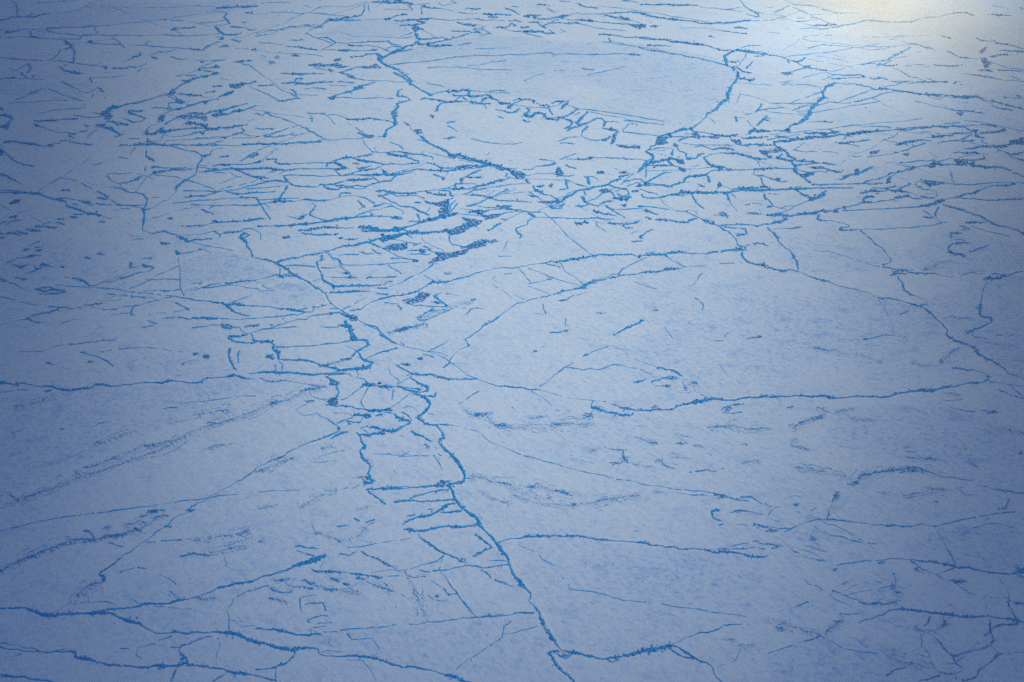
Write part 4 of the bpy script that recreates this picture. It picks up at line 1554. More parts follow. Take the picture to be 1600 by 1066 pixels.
r1.8 d4 1050,1000 1150,1015 1200,990
r2.2 d4 1440,890 1360,950 1300,990 1290,1030 1200,1060
c1.3 d4 1440,890 1579,880
r1.5 d4 1150,1010 1160,1050
r1.6 d4 930,1060 1060,1020
r1.8 d4 320,780 220,815 
c1.5 d4 220,815 100,855 0,890
f1.7 d4 320,780 220,750 120,715 0,685
c1.5 d4 320,780 450,850 560,880 680,890
f1.5 d4 320,775 380,735 460,690 460,650
r1.3 d4 440,640 560,640 620,650
r1.5 d4 60,635 160,605
r1.7 d4 170,603 250,570
p d4 80,730 30,22
f1.8 d4 740,900 830,945 900,950 970,970
r2.2 d4 740,1020 830,980 900,945
p d4 740,1020 10,9
r1.6 d4 690,860 740,900
f1.5 d4 700,860 800,870
f1.4 d4 530,790 580,830
r1.8 d4 1330,540 1400,545 1490,550
r1.6 d4 1490,560 1579,585
c1.1 d4 1500,940 1540,1000
p d4 430,690 30,12
p d4 700,330 25,10
r2.4 @850,100 0,520 40,510 65,535
r3 @850,100 70,565 85,600 115,640 # short thick spur inside the looping chain under the oval floe
r1.8 @850,100 95,490 150,470 200,465 230,465 310,470
r1.8 @850,100 100,530 160,525 220,480
r2.2 @850,100 220,560 270,500 290,490
r2 @850,100 290,510 360,535 410,570 370,600 300,645 210,670 120,670
r2 @850,100 0,640 40,680 150,700 215,670
r2 @850,100 215,670 300,700 350,720 350,750
r3 @850,100 350,750 270,810
r2.8 @850,100 300,835 380,790 430,790
r2 @850,100 440,570 410,570
r3 @850,100 550,600 480,660
r2 @850,100 480,660 410,740 440,770 500,750 600,710 660,680 720,685 740,700
r2.8 @850,100 770,730 750,780
r2 @850,100 740,700 770,730
r2 @850,100 730,800 800,820 900,830
r1.8 @850,100 380,640 450,610
r2 @850,100 500,750 555,780
r2.6 @850,100 540,790 480,850
r2 @850,100 480,850 465,900 540,935 640,955 760,960 830,910
r1.6 @850,100 980,840 1050,760 1080,745 1150,750 1165,775
r1.6 @850,100 780,720 900,720 935,740
c1.8 @850,100 980,850 1100,860 1280,880 1420,895
c1.5 @850,100 470,565 700,590 900,620 1100,650 1300,690 1500,720
c1.2 @850,100 580,600 800,650 1000,680 1300,740
c1.3 @850,100 1000,710 1200,730 1500,760
r1.5 @850,100 180,970 300,920 430,915
r1.5 @850,100 220,990 370,1000
g @850,100 920,830 940,850 900,900 890,960 860,1000 830,1010 850,950 860,900
g @850,100 890,1010 1000,1020 1200,1025 1200,1060 1000,1050
g @850,100 1420,920 1470,890 1500,920 1590,870 1580,900 1510,960 1560,990 1480,1010 1400,1000
r2.2 @660,100 0,340 60,360 100,400
r2 @660,100 110,400 130,380 240,350 320,340
g @660,100 310,335 350,350 330,370
r2.4 @660,100 350,350 500,330 590,325 590,350
r2 @660,100 590,350 570,390 590,410 680,400 740,400
r2 @660,100 380,370 400,405
r2 @660,100 410,400 530,400 580,385
r3 @660,100 740,400 800,385 850,400 870,430 930,450 980,490 1090,500
g @660,100 820,385 860,395 880,440 850,430
g @660,100 950,480 1000,480 1100,500 980,505
r1.6 @660,100 500,410 530,440 560,455
r1.8 @660,100 400,465 480,405
r1.6 @660,100 600,445 680,420 750,400
r2.2 @660,100 740,475 790,420
r1.6 @660,100 0,435 60,430 130,460
r1.6 @660,100 60,430 240,460 400,475 560,470 660,480
r2 @660,100 600,475 680,490 780,500 800,560
r1.6 @660,100 660,510 840,490
r2 @660,100 1110,510 1200,470 1260,445 1340,445 1400,460
r1.8 @660,100 1140,460 1200,435 1280,450
g @660,100 1380,450 1420,460 1390,495
r2.2 @660,100 1430,490 1480,520 1560,515 1590,540
r1.6 @660,100 1110,510 1200,520 1400,545 1590,550
r2.2 @660,100 1070,555 1120,510
r1.8 @660,100 1030,595 1100,615 1150,605
r2.8 @660,100 1150,605 1220,555
r2.4 @660,100 1310,550 1340,575 1280,640 1340,665 1420,620 1490,615 1540,635 1530,665 1590,695
r1.4 @660,100 920,570 1040,590
r1.5 @660,100 940,650 1010,680
g @660,100 1260,700 1310,710 1340,730 1290,725
r1.8 @660,100 240,490 190,540 180,590
g @660,100 100,630 150,640 130,690
r1.5 @660,100 310,740 410,715
c1.3 @660,100 320,770 440,850
g @660,100 260,935 330,920 420,915 360,940
c1.4 @660,100 600,940 760,970 860,990 1000,1000 1150,1000 1250,985
r1.4 @660,100 50,240 150,260 280,290
r1.4 @660,100 840,340 950,330 1030,340
c1.2 @660,100 500,320 720,345 1100,365
r2.4 @660,100 0,940 80,990 160,1030 250,1060
g @560,280 1000,400 1060,340 1130,330 1110,440 1100,470 1030,460
g @560,280 820,270 900,290 1000,300 1070,265 1190,230 1130,270 1130,330 1060,350 960,320 860,310
g @560,280 690,290 770,280 775,300 700,300
g @560,280 300,860 400,820 520,810 610,800 610,860 570,890 450,890 340,880
g @560,280 770,870 840,880 840,920 800,930 760,900
g @560,280 1300,480 1400,500 1560,520 1480,590 1400,600 1330,660 1250,690 1150,700 1110,660 1200,620 1300,570 1370,540
g @560,280 1260,830 1330,850 1440,800 1500,760 1600,750 1600,830 1480,860 1380,880 1280,850
g @560,280 950,910 1100,930 1250,900 1380,870 1350,930 1230,970 1100,1000 960,1040 870,1060 940,1000 1000,960
g @560,280 680,1010 750,1010 740,1040 690,1040
g @560,280 400,470 480,465 560,490 540,510 440,500
g @560,280 280,750 380,720 420,710 520,700 600,680 500,730 400,760 300,790
g @560,280 840,150 900,160 930,185 870,180
r1.6 @560,280 230,155 320,140 400,165 520,180 640,180 740,185
r1.8 @560,280 270,215 330,195 420,180 480,215 600,210 720,205 830,240
r1.6 @560,280 310,230 450,295 530,340 650,345 740,390 880,450
r1.5 @560,280 0,270 70,345 0,380
r1.4 @560,280 0,220 100,240 210,300
r1.4 @560,280 190,345 330,300 430,330
r1.5 @560,280 420,335 560,400 560,450
r1.6 @560,280 0,450 120,400 200,385 420,340
c1.4 @560,280 140,410 190,455
r1.8 @560,280 0,490 130,465 300,465 420,470
r2 @560,280 720,560 770,520 740,440
r1.8 @560,280 650,530 770,530 880,520 1000,490
r1.8 @560,280 0,600 160,605 300,640
r2.2 @560,280 60,650 200,650 380,640 520,610 640,590 760,545 900,510 1010,490 1110,460 1240,420
r1.6 @560,280 450,600 660,670 800,670 960,660 1100,655 1200,630
c1.5 @560,280 1140,700 1140,780 1180,820 1260,830
r1.8 @560,280 1000,145 1140,145 1160,210 1200,215
r1.6 @560,280 960,190 1100,210
r1.8 @560,280 1190,130 1400,120 1480,90 1600,75
r1.7 @560,280 1300,190 1380,170 1460,130 1600,115
c1.4 @560,280 1200,70 1240,130
r1.5 @560,280 1400,200 1500,200 1600,210
r1.6 @560,280 1350,340 1500,300 1600,260
r2.2 @560,280 1440,405 1600,405
r1.8 @560,280 1130,455 1230,410
c1.3 @560,280 1120,440 1150,330 1220,260
c1.3 @560,280 1140,420 1240,300
r1.5 @560,280 860,880 1000,930
r1.6 @560,280 0,800 130,785 290,860 480,960 700,1010
r1.6 @560,280 420,990 560,990 650,1010
r1.4 @560,280 620,890 760,890
c1.3 @560,280 650,935 900,940
r1.5 @560,280 820,840 900,880
r1.5 @560,280 700,830 780,800
c1.3 @560,280 620,700 680,740
g @700,240 0,0 60,10 100,50 20,50
g @700,240 740,190 790,215 900,225 960,250 960,300 880,320 800,260
g @700,240 960,310 1030,380 990,365
g @700,240 1000,515 1050,520 1140,540 1060,550
g @700,240 1120,600 1250,600 1380,580 1400,600 1290,625 1170,615
g @700,240 480,545 570,540 570,565 510,565
g @700,240 440,770 560,760 660,760 640,790 470,830
g @700,240 1260,400 1320,380 1290,430
g @700,240 1380,160 1440,240 1440,280 1360,280 1350,210
g @700,240 90,170 240,140 320,150 300,180 120,200
g @700,240 1270,660 1310,650 1310,690
r2 @700,240 90,10 240,50 420,100 580,140 680,180 740,200
r1.8 @700,240 940,200 1050,200 1100,160 1300,140 1330,110
r1.8 @700,240 330,155 640,160
r1.6 @700,240 0,215 130,190
r1.8 @700,240 620,180 640,200 740,205
r2.2 @700,240 1060,400 1090,460 1200,510 1280,520 1370,580
r1.8 @700,240 1380,590 1500,520 1600,490
r1.6 @700,240 1100,450 1180,480
r1.8 @700,240 250,280 340,230 400,210
r2 @700,240 160,360 180,310 250,280
r1.7 @700,240 110,380 330,375 380,400 500,385 600,350 700,330 780,290
r1.7 @700,240 60,455 200,445 330,430 480,390 560,370
r1.6 @700,240 330,460 500,430 640,410 800,385 980,380
r1.5 @700,240 740,250 720,290
r1.5 @700,240 220,510 330,450 350,430
r2.2 @700,240 300,515 420,520 500,550 640,590 800,595 1000,605
r1.6 @700,240 580,530 660,490 750,450
c1.3 @700,240 600,540 850,440
r1.6 @700,240 260,670 380,620 480,570
r2.2 @700,240 300,715 440,720 600,700 780,660
r1.8 @700,240 380,660 620,670 800,655
r1.6 @700,240 620,650 760,700 1000,730 1180,740
r1.8 @700,240 150,690 260,700 380,720
r1.6 @700,240 420,740 450,790
r1.5 @700,240 640,770 780,730 960,720
r2 @700,240 180,800 240,840
r1.6 @700,240 1290,680 1440,650 1450,620
r1.6 @700,240 1300,690 1430,680
r2.2 @700,240 500,960 560,940 600,900 660,870
c1.5 @700,240 690,850 860,760 980,720
r2 @700,240 1010,750 1080,780 1080,800 1000,840 990,890 860,930 850,960 880,1000 920,1020 900,1060
c1.4 @700,240 1090,795 1250,800 1600,815
r1.5 @700,240 950,260 1000,280 1100,250 1300,250 1440,270
r1.6 @700,240 1350,290 1440,280 1580,270
r1.6 @700,240 1450,320 1600,380
r1.5 @700,240 1480,350 1500,440 1400,450
r1.5 @700,240 1110,415 1200,400
r1.8 @700,240 1480,70 1600,70
c1.4 @700,240 1140,70 1330,100
c1.4 @700,240 1400,80 1600,0
r1.6 @700,240 1480,150 1600,190
g @900,240 150,60 180,40 215,50 190,75
g @900,240 530,235 640,220 620,250 570,250
g @900,240 260,220 340,220 350,250 270,250
g @900,240 280,460 370,440 470,480 400,490 330,490
g @900,240 700,470 780,455 780,480 710,485
g @900,240 850,370 920,370 900,400 850,390
g @900,240 1250,90 1340,90 1360,130 1290,130
g @900,240 1290,170 1380,210 1370,230 1310,210
g @900,240 870,790 950,820 920,825
g @900,240 800,1020 840,1020 830,1064 800,1060
g @900,240 590,570 650,560 640,600
g @900,240 560,640 630,630 620,670
r2.4 @900,240 820,180 890,95 975,50 955,0
r1.6 @900,240 0,75 160,75 220,55
r1.5 @900,240 220,50 500,60 780,70 900,90
r1.8 @900,240 890,130 1000,110 1140,75 1230,70 1320,90
r1.6 @900,240 880,150 1060,150 1250,160
r1.5 @900,240 1140,80 1200,150
r1.6 @900,240 770,240 820,190
r1.5 @900,240 640,250 720,250
r1.6 @900,240 880,360 1000,300 1100,240 1190,235
c1.3 @900,240 870,300 880,240
r1.8 @900,240 560,390 620,330 720,260
r1.7 @900,240 390,390 480,340 560,320 550,290 640,270
r1.6 @900,240 640,410 740,370 850,350
r1.6 @900,240 600,350 740,320 820,325
r1.8 @900,240 800,320 880,370
r2.2 @900,240 780,405 950,395 1040,400
r1.8 @900,240 1060,390 1160,425
r2 @900,240 1210,430 1185,400 1290,370 1340,360 1360,310 1440,285 1600,280
r2.2 @900,240 140,290 170,390
r1.8 @900,240 150,290 240,300 270,330
r1.6 @900,240 0,380 120,410
r2.2 @900,240 0,470 80,455 200,420 320,410 400,390 500,430 640,440
r2 @900,240 100,470 120,520
r2.2 @900,240 80,540 110,600 150,620
r2.4 @900,240 0,660 120,650 180,630 290,660
r2 @900,240 300,640 340,610 440,600
r2.2 @900,240 450,480 490,560 600,570 680,540
r1.5 @900,240 500,470 560,440 650,460 660,510 600,540 510,500
r1.8 @900,240 370,650 430,690 520,750 620,800
r1.8 @900,240 220,720 300,740 420,760 490,780
c1.4 @900,240 430,700 700,690 900,700
r2 @900,240 800,450 920,490 1000,500 1020,520
r1.6 @900,240 820,510 840,540 900,555 1030,550
r2 @900,240 1030,550 1100,545 1160,520 1320,490 1600,490
r2.2 @900,240 1050,560 1100,630 1140,650
r1.6 @900,240 1140,660 1240,715 1400,725
r1.8 @900,240 1440,510 1600,690
r1.6 @900,240 860,710 1000,760
c1.5 @900,240 780,660 960,670 1180,700
r2 @900,240 770,660 850,670
c1.5 @900,240 1320,490 1320,450
r1.6 @900,240 0,815 200,810 460,820
r1.6 @900,240 0,875 140,860
r1.6 @900,240 220,840 320,880
r1.6 @900,240 400,870 620,885 750,870 790,840
r2 @900,240 580,900 630,935 700,930
r1.6 @900,240 690,1000 780,965
r2.6 @900,240 820,1030 900,970 960,950
r2 @900,240 1200,840 1300,860 1390,865
r2.6 @900,240 1390,865 1420,835 1500,815
c1.5 @900,240 1380,730 1600,830
r1.4 @900,240 1000,830 1200,840
g @1000,180 190,350 250,330 340,335 280,370 200,370
g @1000,180 410,380 440,355 480,385 440,400
g @1000,180 640,230 700,220 760,270 720,280
g @1000,180 840,265 1000,280 960,295 860,280
g @1000,180 1010,415 1060,400 1180,430 1160,445 1080,430
g @1000,180 1480,440 1600,460 1600,520 1520,480
g @1000,180 480,580 560,590 560,610 490,600
g @1000,180 1130,310 1250,310 1270,360 1180,340
g @1000,180 470,640 580,700 560,715 480,670
g @1000,180 970,650 1050,660 1000,690
g @1000,180 1130,250 1220,240 1200,270
g @1000,180 990,830 1030,880 970,920
g @1000,180 1550,970 1590,1060 1560,1050
r2 @1000,180 230,310 230,270 340,240 440,215 540,180 640,170
r2 @1000,180 640,185 700,225
r2 @1000,180 480,330 560,290 620,270 740,280
r1.6 @1000,180 250,290 400,270 540,270
r1.6 @1000,180 560,230 680,240
r1.8 @1000,180 700,210 900,240 1130,265
r1.8 @1000,180 740,270 850,270
r1.7 @1000,180 1220,260 1300,290 1480,285 1600,270
r1.8 @1000,180 1370,240 1380,200 1500,200 1600,205
r1.6 @1000,180 1280,380 1450,365 1600,380
r1.8 @1000,180 1180,350 1290,380 1370,405
r1.5 @1000,180 520,350 760,370 1000,380 1150,380
r1.5 @1000,180 700,400 780,380 900,430 1000,410
r1.6 @1000,180 70,460 140,395 200,370
r2 @1000,180 70,460 160,485 180,530 90,580
r2.6 @1000,180 90,580 20,650
r1.6 @1000,180 100,600 240,580 330,550 420,550
r1.6 @1000,180 140,440 230,410 400,410
r1.6 @1000,180 190,440 320,440
r1.7 @1000,180 460,390 490,450 580,480 580,520
r1.6 @1000,180 400,500 420,430
r2 @1000,180 340,555 410,625 480,650
r1.8 @1000,180 420,550 480,580 540,570 530,540
r1.8 @1000,180 580,550 700,540 760,490 800,480
r2.2 @1000,180 800,530 900,490 1000,475 1190,475 1290,500 1420,540 1590,550
r1.8 @1000,180 800,535 860,610 920,645 1050,650 1120,690
r1.7 @1000,180 1120,690 1300,685 1600,665
r2 @1000,180 540,850 570,800 640,765 830,750
r1.7 @1000,180 830,750 910,690 1110,690
r2 @1000,180 850,760 870,840
r2 @1000,180 390,905 390,880 490,855
r1.6 @1000,180 120,860 300,870 370,900
r1.6 @1000,180 100,840 240,760 320,720 400,715
c1.4 @1000,180 70,760 80,620 400,630
r1.8 @1000,180 520,970 700,965 900,970 1100,960 1220,950 1600,940
r1.5 @1000,180 520,970 515,940
r2 @1000,180 240,1030 340,1000 520,975
r1.7 @1000,180 640,990 680,1050
r1.6 @1000,180 1080,960 1110,1060
c1.5 @1000,180 1140,980 1200,1030
r1.5 @1000,180 720,860 800,900
r1.5 @1000,180 1430,690 1420,740 1510,780 1540,870 1600,910
r1.6 @1000,180 1040,890 1150,930 1300,920 1480,905
r1.2 @1000,180 860,30 940,100
r1.7 @1000,180 1470,130 1520,80 1600,40
r1.7 @1000,180 1210,80 1200,20
r1.3 @1000,180 1340,70 1420,160
g @1180,180 100,200 220,195 180,210
g @1180,180 640,290 680,260 750,270 720,295 660,300
g @1180,180 800,230 880,230 930,275 850,275
g @1180,180 400,180 440,175 430,220 400,210
g @1180,180 60,440 200,450 270,420 300,390 350,430 330,460 250,470 100,480
g @1180,180 160,520 200,500 210,540
g @1180,180 480,680 520,690 520,720 490,710
g @1180,180 590,740 740,710 740,740 640,765
g @1180,180 1250,680 1290,670 1290,730 1260,720
g @1180,180 1100,790 1120,760 1200,740 1150,780
g @1180,180 680,1040 760,1025 740,1060 700,1060
g @1180,180 250,800 310,780 300,820
g @1180,180 1430,460 1560,440 1520,480 1440,490
g @1180,180 60,880 150,890 160,910 80,900
r3 @1180,180 420,180 440,130 560,100 620,60 650,10
r1.8 @1180,180 0,205 100,205
r1.8 @1180,180 230,190 310,200 390,190
r2.2 @1180,180 240,370 240,340 340,325 480,315 560,300 640,300
r2.4 @1180,180 240,370 300,410
r1.8 @1180,180 0,360 120,375 230,380
r1.8 @1180,180 250,265 420,265 520,240 560,245
r2 @1180,180 620,225 800,220 1000,220
r1.8 @1180,180 930,275 1010,250 1160,240 1300,220 1600,195
r1.6 @1180,180 920,180 1000,210 1060,210
r1.8 @1180,180 840,270 900,300
r1.8 @1180,180 350,430 400,470 420,510 500,545 450,575
r1.7 @1180,180 280,545 340,480
r1.6 @1180,180 280,540 440,570
r2.2 @1180,180 450,575 500,640 520,720 600,770 690,850
r1.7 @1180,180 0,680 200,665 500,665
r1.4 @1180,180 520,570 700,575 800,600
r1.5 @1180,180 860,600 1000,625
r1.5 @1180,180 500,625 740,600
r1.6 @1180,180 700,655 860,665 940,690 1080,715 1100,690
r1.6 @1180,180 940,690 880,715
r1.7 @1180,180 1100,760 1280,740 1330,710 1460,650
r1.5 @1180,180 480,435 750,450
r1.5 @1180,180 490,435 620,345
r1.5 @1180,180 1050,355 1200,335 1440,310
r1.4 @1180,180 1000,345 1280,385
r1.4 @1180,180 1120,300 1140,260 1220,270
r1.5 @1180,180 1220,520 1320,515
c1.3 @1180,180 850,455 1040,475
c1.5 @1180,180 0,940 480,925 800,910 1140,910
c1.4 @1180,180 760,870 1200,860 1600,850
r1.6 @1180,180 480,920 600,1000 680,1040
r2 @1180,180 760,1035 880,985
r1.7 @1180,180 70,790 110,870
r1.4 @1180,180 0,750 120,765 240,810
r1.5 @1180,180 520,890 760,910
r1.4 @1180,180 300,830 400,830
r1.7 @1180,180 100,50 170,75
r2 @1180,180 30,130 90,60 150,10
r1.5 @1180,180 1340,970 1460,945 1600,950
r1.6 @1180,180 1480,910 1600,915
r1.8 @1180,180 1350,1060 1370,1030 1480,1020
r1.4 @1180,180 640,90 820,80 960,90
g @200,120 510,200 560,150 600,190 560,240 520,230
g @200,120 230,720 330,700 400,650 450,640 440,690 330,730
g @200,120 400,480 460,480 440,560 380,570
g @200,120 680,590 780,560 900,580 1000,600 980,640 850,600 720,600
g @200,120 940,320 1000,310 980,350
g @200,120 960,640 1130,640 1130,670 1000,670
g @200,120 1170,235 1230,200 1320,180 1330,200 1230,240
g @200,120 1270,100 1440,90 1470,110 1380,150 1280,140
g @200,120 900,700 960,700 940,725
g @200,120 1180,750 1230,750 1220,780
g @200,120 1040,480 1180,430 1220,470 1100,510
g @200,120 600,500 760,480 900,490 1000,500 980,560 900,520 700,530
g @200,120 930,980 1020,970 960,1020
g @200,120 0,440 60,450 70,480 20,470
r2.2 @200,120 0,345 160,320 260,290 380,250 500,225
r2 @200,120 590,150 660,100 770,65 750,45 820,20 1000,5
r1.8 @200,120 690,45 780,65
r2 @200,120 580,240 640,300 710,330 510,325 510,370 560,415
r1.7 @200,120 330,390 430,390 540,410
r2.2 @200,120 430,470 580,415 760,365 900,325 1050,285 1130,280
r1.8 @200,120 1150,250 1240,220
r1.7 @200,120 640,215 760,225 900,240 1000,265 1080,240
r1.8 @200,120 230,660 300,610 380,590 430,550
r1.8 @200,120 230,670 240,720
r1.8 @200,120 470,600 540,550 640,500 780,460 950,470 1100,430 1200,420
r1.8 @200,120 1210,480 1320,440 1480,410 1600,360
r1.6 @200,120 1150,430 1300,380 1500,335
r1.8 @200,120 450,690 600,660 760,650 960,640
r1.6 @200,120 470,700 420,770
r1.6 @200,120 480,740 700,740 860,700 1000,670
r1.6 @200,120 840,770 1000,770 1180,755
r1.8 @200,120 1230,750 1380,710 1460,680 1420,640
r1.5 @200,120 1360,700 1580,740
r1.6 @200,120 1040,840 1180,800
r1.8 @200,120 1130,640 1300,635 1440,610
r2 @200,120 60,860 250,845 500,855 900,855 1300,865 1600,845
r1.6 @200,120 520,865 700,915 850,940 920,985
r2.2 @200,120 920,985 920,1060
r1.8 @200,120 1020,980 1070,910 1200,895
r1.5 @200,120 240,770 290,830
r1.6 @200,120 30,970 90,880
r1.6 @200,120 230,920 230,1000 330,1060
r1.7 @200,120 1400,1060 1500,990 1600,940
r1.6 @200,120 0,430 180,425
r2 @200,120 60,470 160,500 220,520 160,560 80,570 0,540
c1.4 @200,120 0,775 150,775
r1.6 @200,120 1160,1000 1250,990
r1.8 @200,120 1060,120 1180,120 1130,105
r1.8 @200,120 970,200 1080,190
r1.5 @200,120 1500,560 1580,530
g @440,40 640,430 740,410 740,440 680,450
g @440,40 330,500 430,475 560,490 740,470 760,510 860,510 720,535 640,510 460,510
g @440,40 1020,510 1100,520 1180,480 1250,535 1120,535 1040,530
g @440,40 860,390 1000,380 1060,360 1020,390 880,405
g @440,40 580,900 640,880 700,860 660,930 620,930
g @440,40 1370,340 1430,320 1560,250 1600,245 1480,310 1380,360
g @440,40 900,770 1020,740 1000,790 920,800
g @440,40 580,540 660,570 620,590
g @440,40 820,630 920,640 900,660 830,650
g @440,40 730,590 820,600 900,640 780,610
g @440,40 120,380 180,365 240,385 160,390
g @440,40 700,310 850,300 830,325 720,320
g @440,40 1150,300 1210,300 1170,320
r1.7 @440,40 720,590 820,560 880,540 1100,535
r2.2 @440,40 1240,430 1280,490 1340,520
r2.2 @440,40 1190,350 1220,410 1240,440
r1.8 @440,40 1060,360 1180,350 1280,400
r2.2 @440,40 1280,400 1380,350
r1.8 @440,40 470,330 500,310 700,310
r1.7 @440,40 850,310 1150,310
r1.7 @440,40 710,215 1000,215 1200,205 1340,200
r1.5 @440,40 470,155 560,150 680,210 590,265 510,295
r1.5 @440,40 860,250 1080,245 1200,265 1300,310 1350,330
r1.5 @440,40 1300,310 1340,270 1470,270
r1.5 @440,40 1340,205 1470,250
r1.6 @440,40 430,530 560,560
r1.7 @440,40 0,600 120,605 260,620 380,600 520,605
r1.8 @440,40 0,720 180,710 300,730 460,710 640,705
r1.6 @440,40 160,700 190,665 280,660 220,690
r1.8 @440,40 700,705 900,720
r1.7 @440,40 900,660 1020,680 1160,690 1300,690 1600,710
r1.8 @440,40 190,730 400,725
r2.4 @440,40 700,865 820,835 1000,780
c1.4 @440,40 220,865 460,870
c1.4 @440,40 690,900 850,905 1000,915 1400,910
r1.5 @440,40 290,795 380,780 550,800
r1.6 @440,40 600,745 800,755
r1.8 @440,40 0,945 100,930 220,910
r1.7 @440,40 190,870 160,820 120,800
r1.6 @440,40 1030,745 1160,690
r2 @440,40 1340,520 1480,550 1540,600 1600,610
r1.4 @440,40 1350,490 1600,465
r1.6 @440,40 1400,590 1500,640 1580,690
r1.8 @440,40 340,50 400,25 510,25
r1.6 @440,40 290,110 330,80
r1.6 @440,40 120,185 260,180
r1.4 @440,40 60,260 300,290 440,310
r2.2 @380,220 0,50 300,45 560,40 720,15 960,10
r2 @380,220 0,235 120,170 220,100 320,70 330,50
r1.8 @380,220 0,300 120,290 230,260 280,205 370,150 350,140 430,110
g @380,220 80,210 180,150 190,180 120,220
r1.6 @380,220 400,260 420,230 300,235
r1.8 @380,220 400,265 460,295 560,290
c1.6 @380,220 560,290 740,285 940,275 1080,275
r2 @380,220 0,355 160,350 320,345
g @380,220 310,345 370,330 360,360
r2 @380,220 370,360 560,370 800,355 1050,350 1180,360 1260,350
r2.2 @380,220 1040,330 1050,290 1120,270 1200,290 1280,350
g @380,220 1200,300 1280,330 1330,355 1280,355
r1.8 @380,220 1150,250 1260,215 1400,210 1530,190 1600,170
r1.8 @380,220 1380,220 1480,245 1600,265
r1.6 @380,220 1370,285 1450,290
r1.8 @380,220 1430,345 1520,340 1600,310
r1.5 @380,220 460,410 510,380
c1.7 @380,220 510,435 800,435 1200,435 1600,435
r1.8 @380,220 500,440 550,510 620,555 720,575 860,580 930,580 960,545 1010,550 1010,580 1080,605 1180,615 1220,580 1320,590 1420,605 1520,600
r1.6 @380,220 1020,555 1150,540 1300,500 1600,480
r1.7 @380,220 550,520 400,495 260,525 100,560 0,590
r1.6 @380,220 550,560 520,630 460,720
c1.5 @380,220 0,670 150,650 400,635
c1.4 @380,220 30,600 250,590 460,570
c1.6 @380,220 0,715 160,710 220,800 290,910 340,985
c1.5 @380,220 0,815 240,790 400,750
c1.5 @380,220 240,745 460,725 700,715
r1.8 @380,220 400,760 620,760 780,730 860,740 920,755 1100,740 1200,710 1320,685 1420,690 1600,750
r1.7 @380,220 1200,700 1220,655 1350,660
r1.6 @380,220 860,770 910,820 850,890 830,920
g @380,220 690,980 720,940 800,920 730,990
r2.2 @380,220 830,925 920,965 1060,1000 1300,970 1600,940
r1.8 @380,220 700,1040 900,1025 1100,1000
r1.6 @380,220 1390,960 1480,910 1600,870
r2.2 @380,220 1430,750 1470,790 1520,830
r1.5 @380,220 560,940 700,980
c1.3 @380,220 270,790 340,840
r1.5 @380,220 0,1000 250,975
r1.6 @380,220 1150,370 1210,430
r3 @560,180 460,0 450,60 460,130 350,190 330,270
r2.2 @560,180 0,220 60,250 180,270
r2.2 @560,180 60,310 80,370 180,470
r2 @560,180 0,530 100,500 180,480
r1.8 @560,180 200,460 350,470 600,470 680,490 800,490 920,520
r1.7 @560,180 350,475 500,510 580,520 760,580
r1.5 @560,180 560,520 640,480
r1.8 @560,180 0,570 200,590 400,610 560,620 760,600
g @560,180 280,660 340,700 400,740 320,730
r1.8 @560,180 0,750 100,750 160,745 430,745 520,740 660,715
r1.6 @560,180 150,760 260,835 400,825 460,760 520,715
r2.2 @560,180 80,920 100,890 260,840
g @560,180 580,90 660,140 620,130
g @560,180 700,190 780,180 800,230 740,230
r1.8 @560,180 640,150 760,250 820,320
r2.4 @560,180 820,320 900,360 1050,430 1200,520
g @560,180 1010,410 1080,430 1210,515 1180,530 1100,460
r2 @560,180 1200,490 1320,530 1500,580 1600,600
r1.5 @560,180 740,300 830,330
r1.6 @560,180 780,500 820,450
r1.6 @560,180 920,520 930,550
r1.7 @560,180 860,590 1000,640 1060,660 1200,660
g @560,180 1000,650 1060,650 1050,680
g @560,180 1300,640 1350,640 1340,670
r1.5 @560,180 560,700 900,695 1100,700 1230,690
r1.5 @560,180 940,740 1060,780
g @560,180 1040,780 1080,790 1060,820
g @560,180 1270,790 1320,780 1300,850 1280,840
r1.7 @560,180 1320,780 1420,740 1510,690
c1.3 @560,180 390,340 520,380 560,430
r1.8 @560,180 1150,660 1300,690 1500,660 1600,640
r1.4 @560,180 1370,780 1530,775
g @1400,140 390,65 560,70 540,85 420,80
g @1400,140 690,80 1030,80 1030,100 900,105 720,95
g @1400,140 150,30 210,35 200,50
g @1400,140 1150,705 1300,700 1420,680 1420,650 1600,600 1600,690 1440,690 1360,730 1180,725
g @1400,140 730,870 830,880 890,950 780,940 740,900
g @1400,140 380,960 500,950 470,980
g @1400,140 1040,530 1240,525 1360,490 1380,520 1250,545 1050,550
g @1400,140 760,290 840,290 820,330
g @1400,140 1500,80 1560,70 1550,90
g @1400,140 60,810 160,800 150,825
g @1400,140 930,910 980,900 980,960 940,950
g @1400,140 990,780 1040,790 1010,810
g @1400,140 960,500 1030,510 1000,540
r2 @1400,140 0,15 200,40 390,65 700,80
r1.8 @1400,140 1040,100 1100,140 1200,170 1210,210
r1.6 @1400,140 250,150 420,190 560,220 700,250 900,270 1100,300
r1.6 @1400,140 1200,140 1300,170 1450,210 1600,250
r1.6 @1400,140 1220,210 1300,240 1450,260
r1.5 @1400,140 380,80 570,130
r2 @1400,140 0,500 200,480 350,465 530,460
r1.5 @1400,140 530,460 820,455
r2 @1400,140 840,450 900,500 1000,540 1010,590 1100,610
r1.6 @1400,140 300,530 430,530
r1.6 @1400,140 460,600 600,570 700,575
r1.5 @1400,140 700,575 720,555 960,540
r1.6 @1400,140 820,660 880,590 960,560
r1.8 @1400,140 830,655 970,640
r1.8 @1400,140 0,695 150,660 280,635 420,640
r1.5 @1400,140 200,680 220,715
r1.6 @1400,140 860,740 980,740 1060,710 1160,710
r1.6 @1400,140 720,790 900,800 1000,780
r1.8 @1400,140 1090,820 1110,850
r1.7 @1400,140 820,875 950,890 1110,860
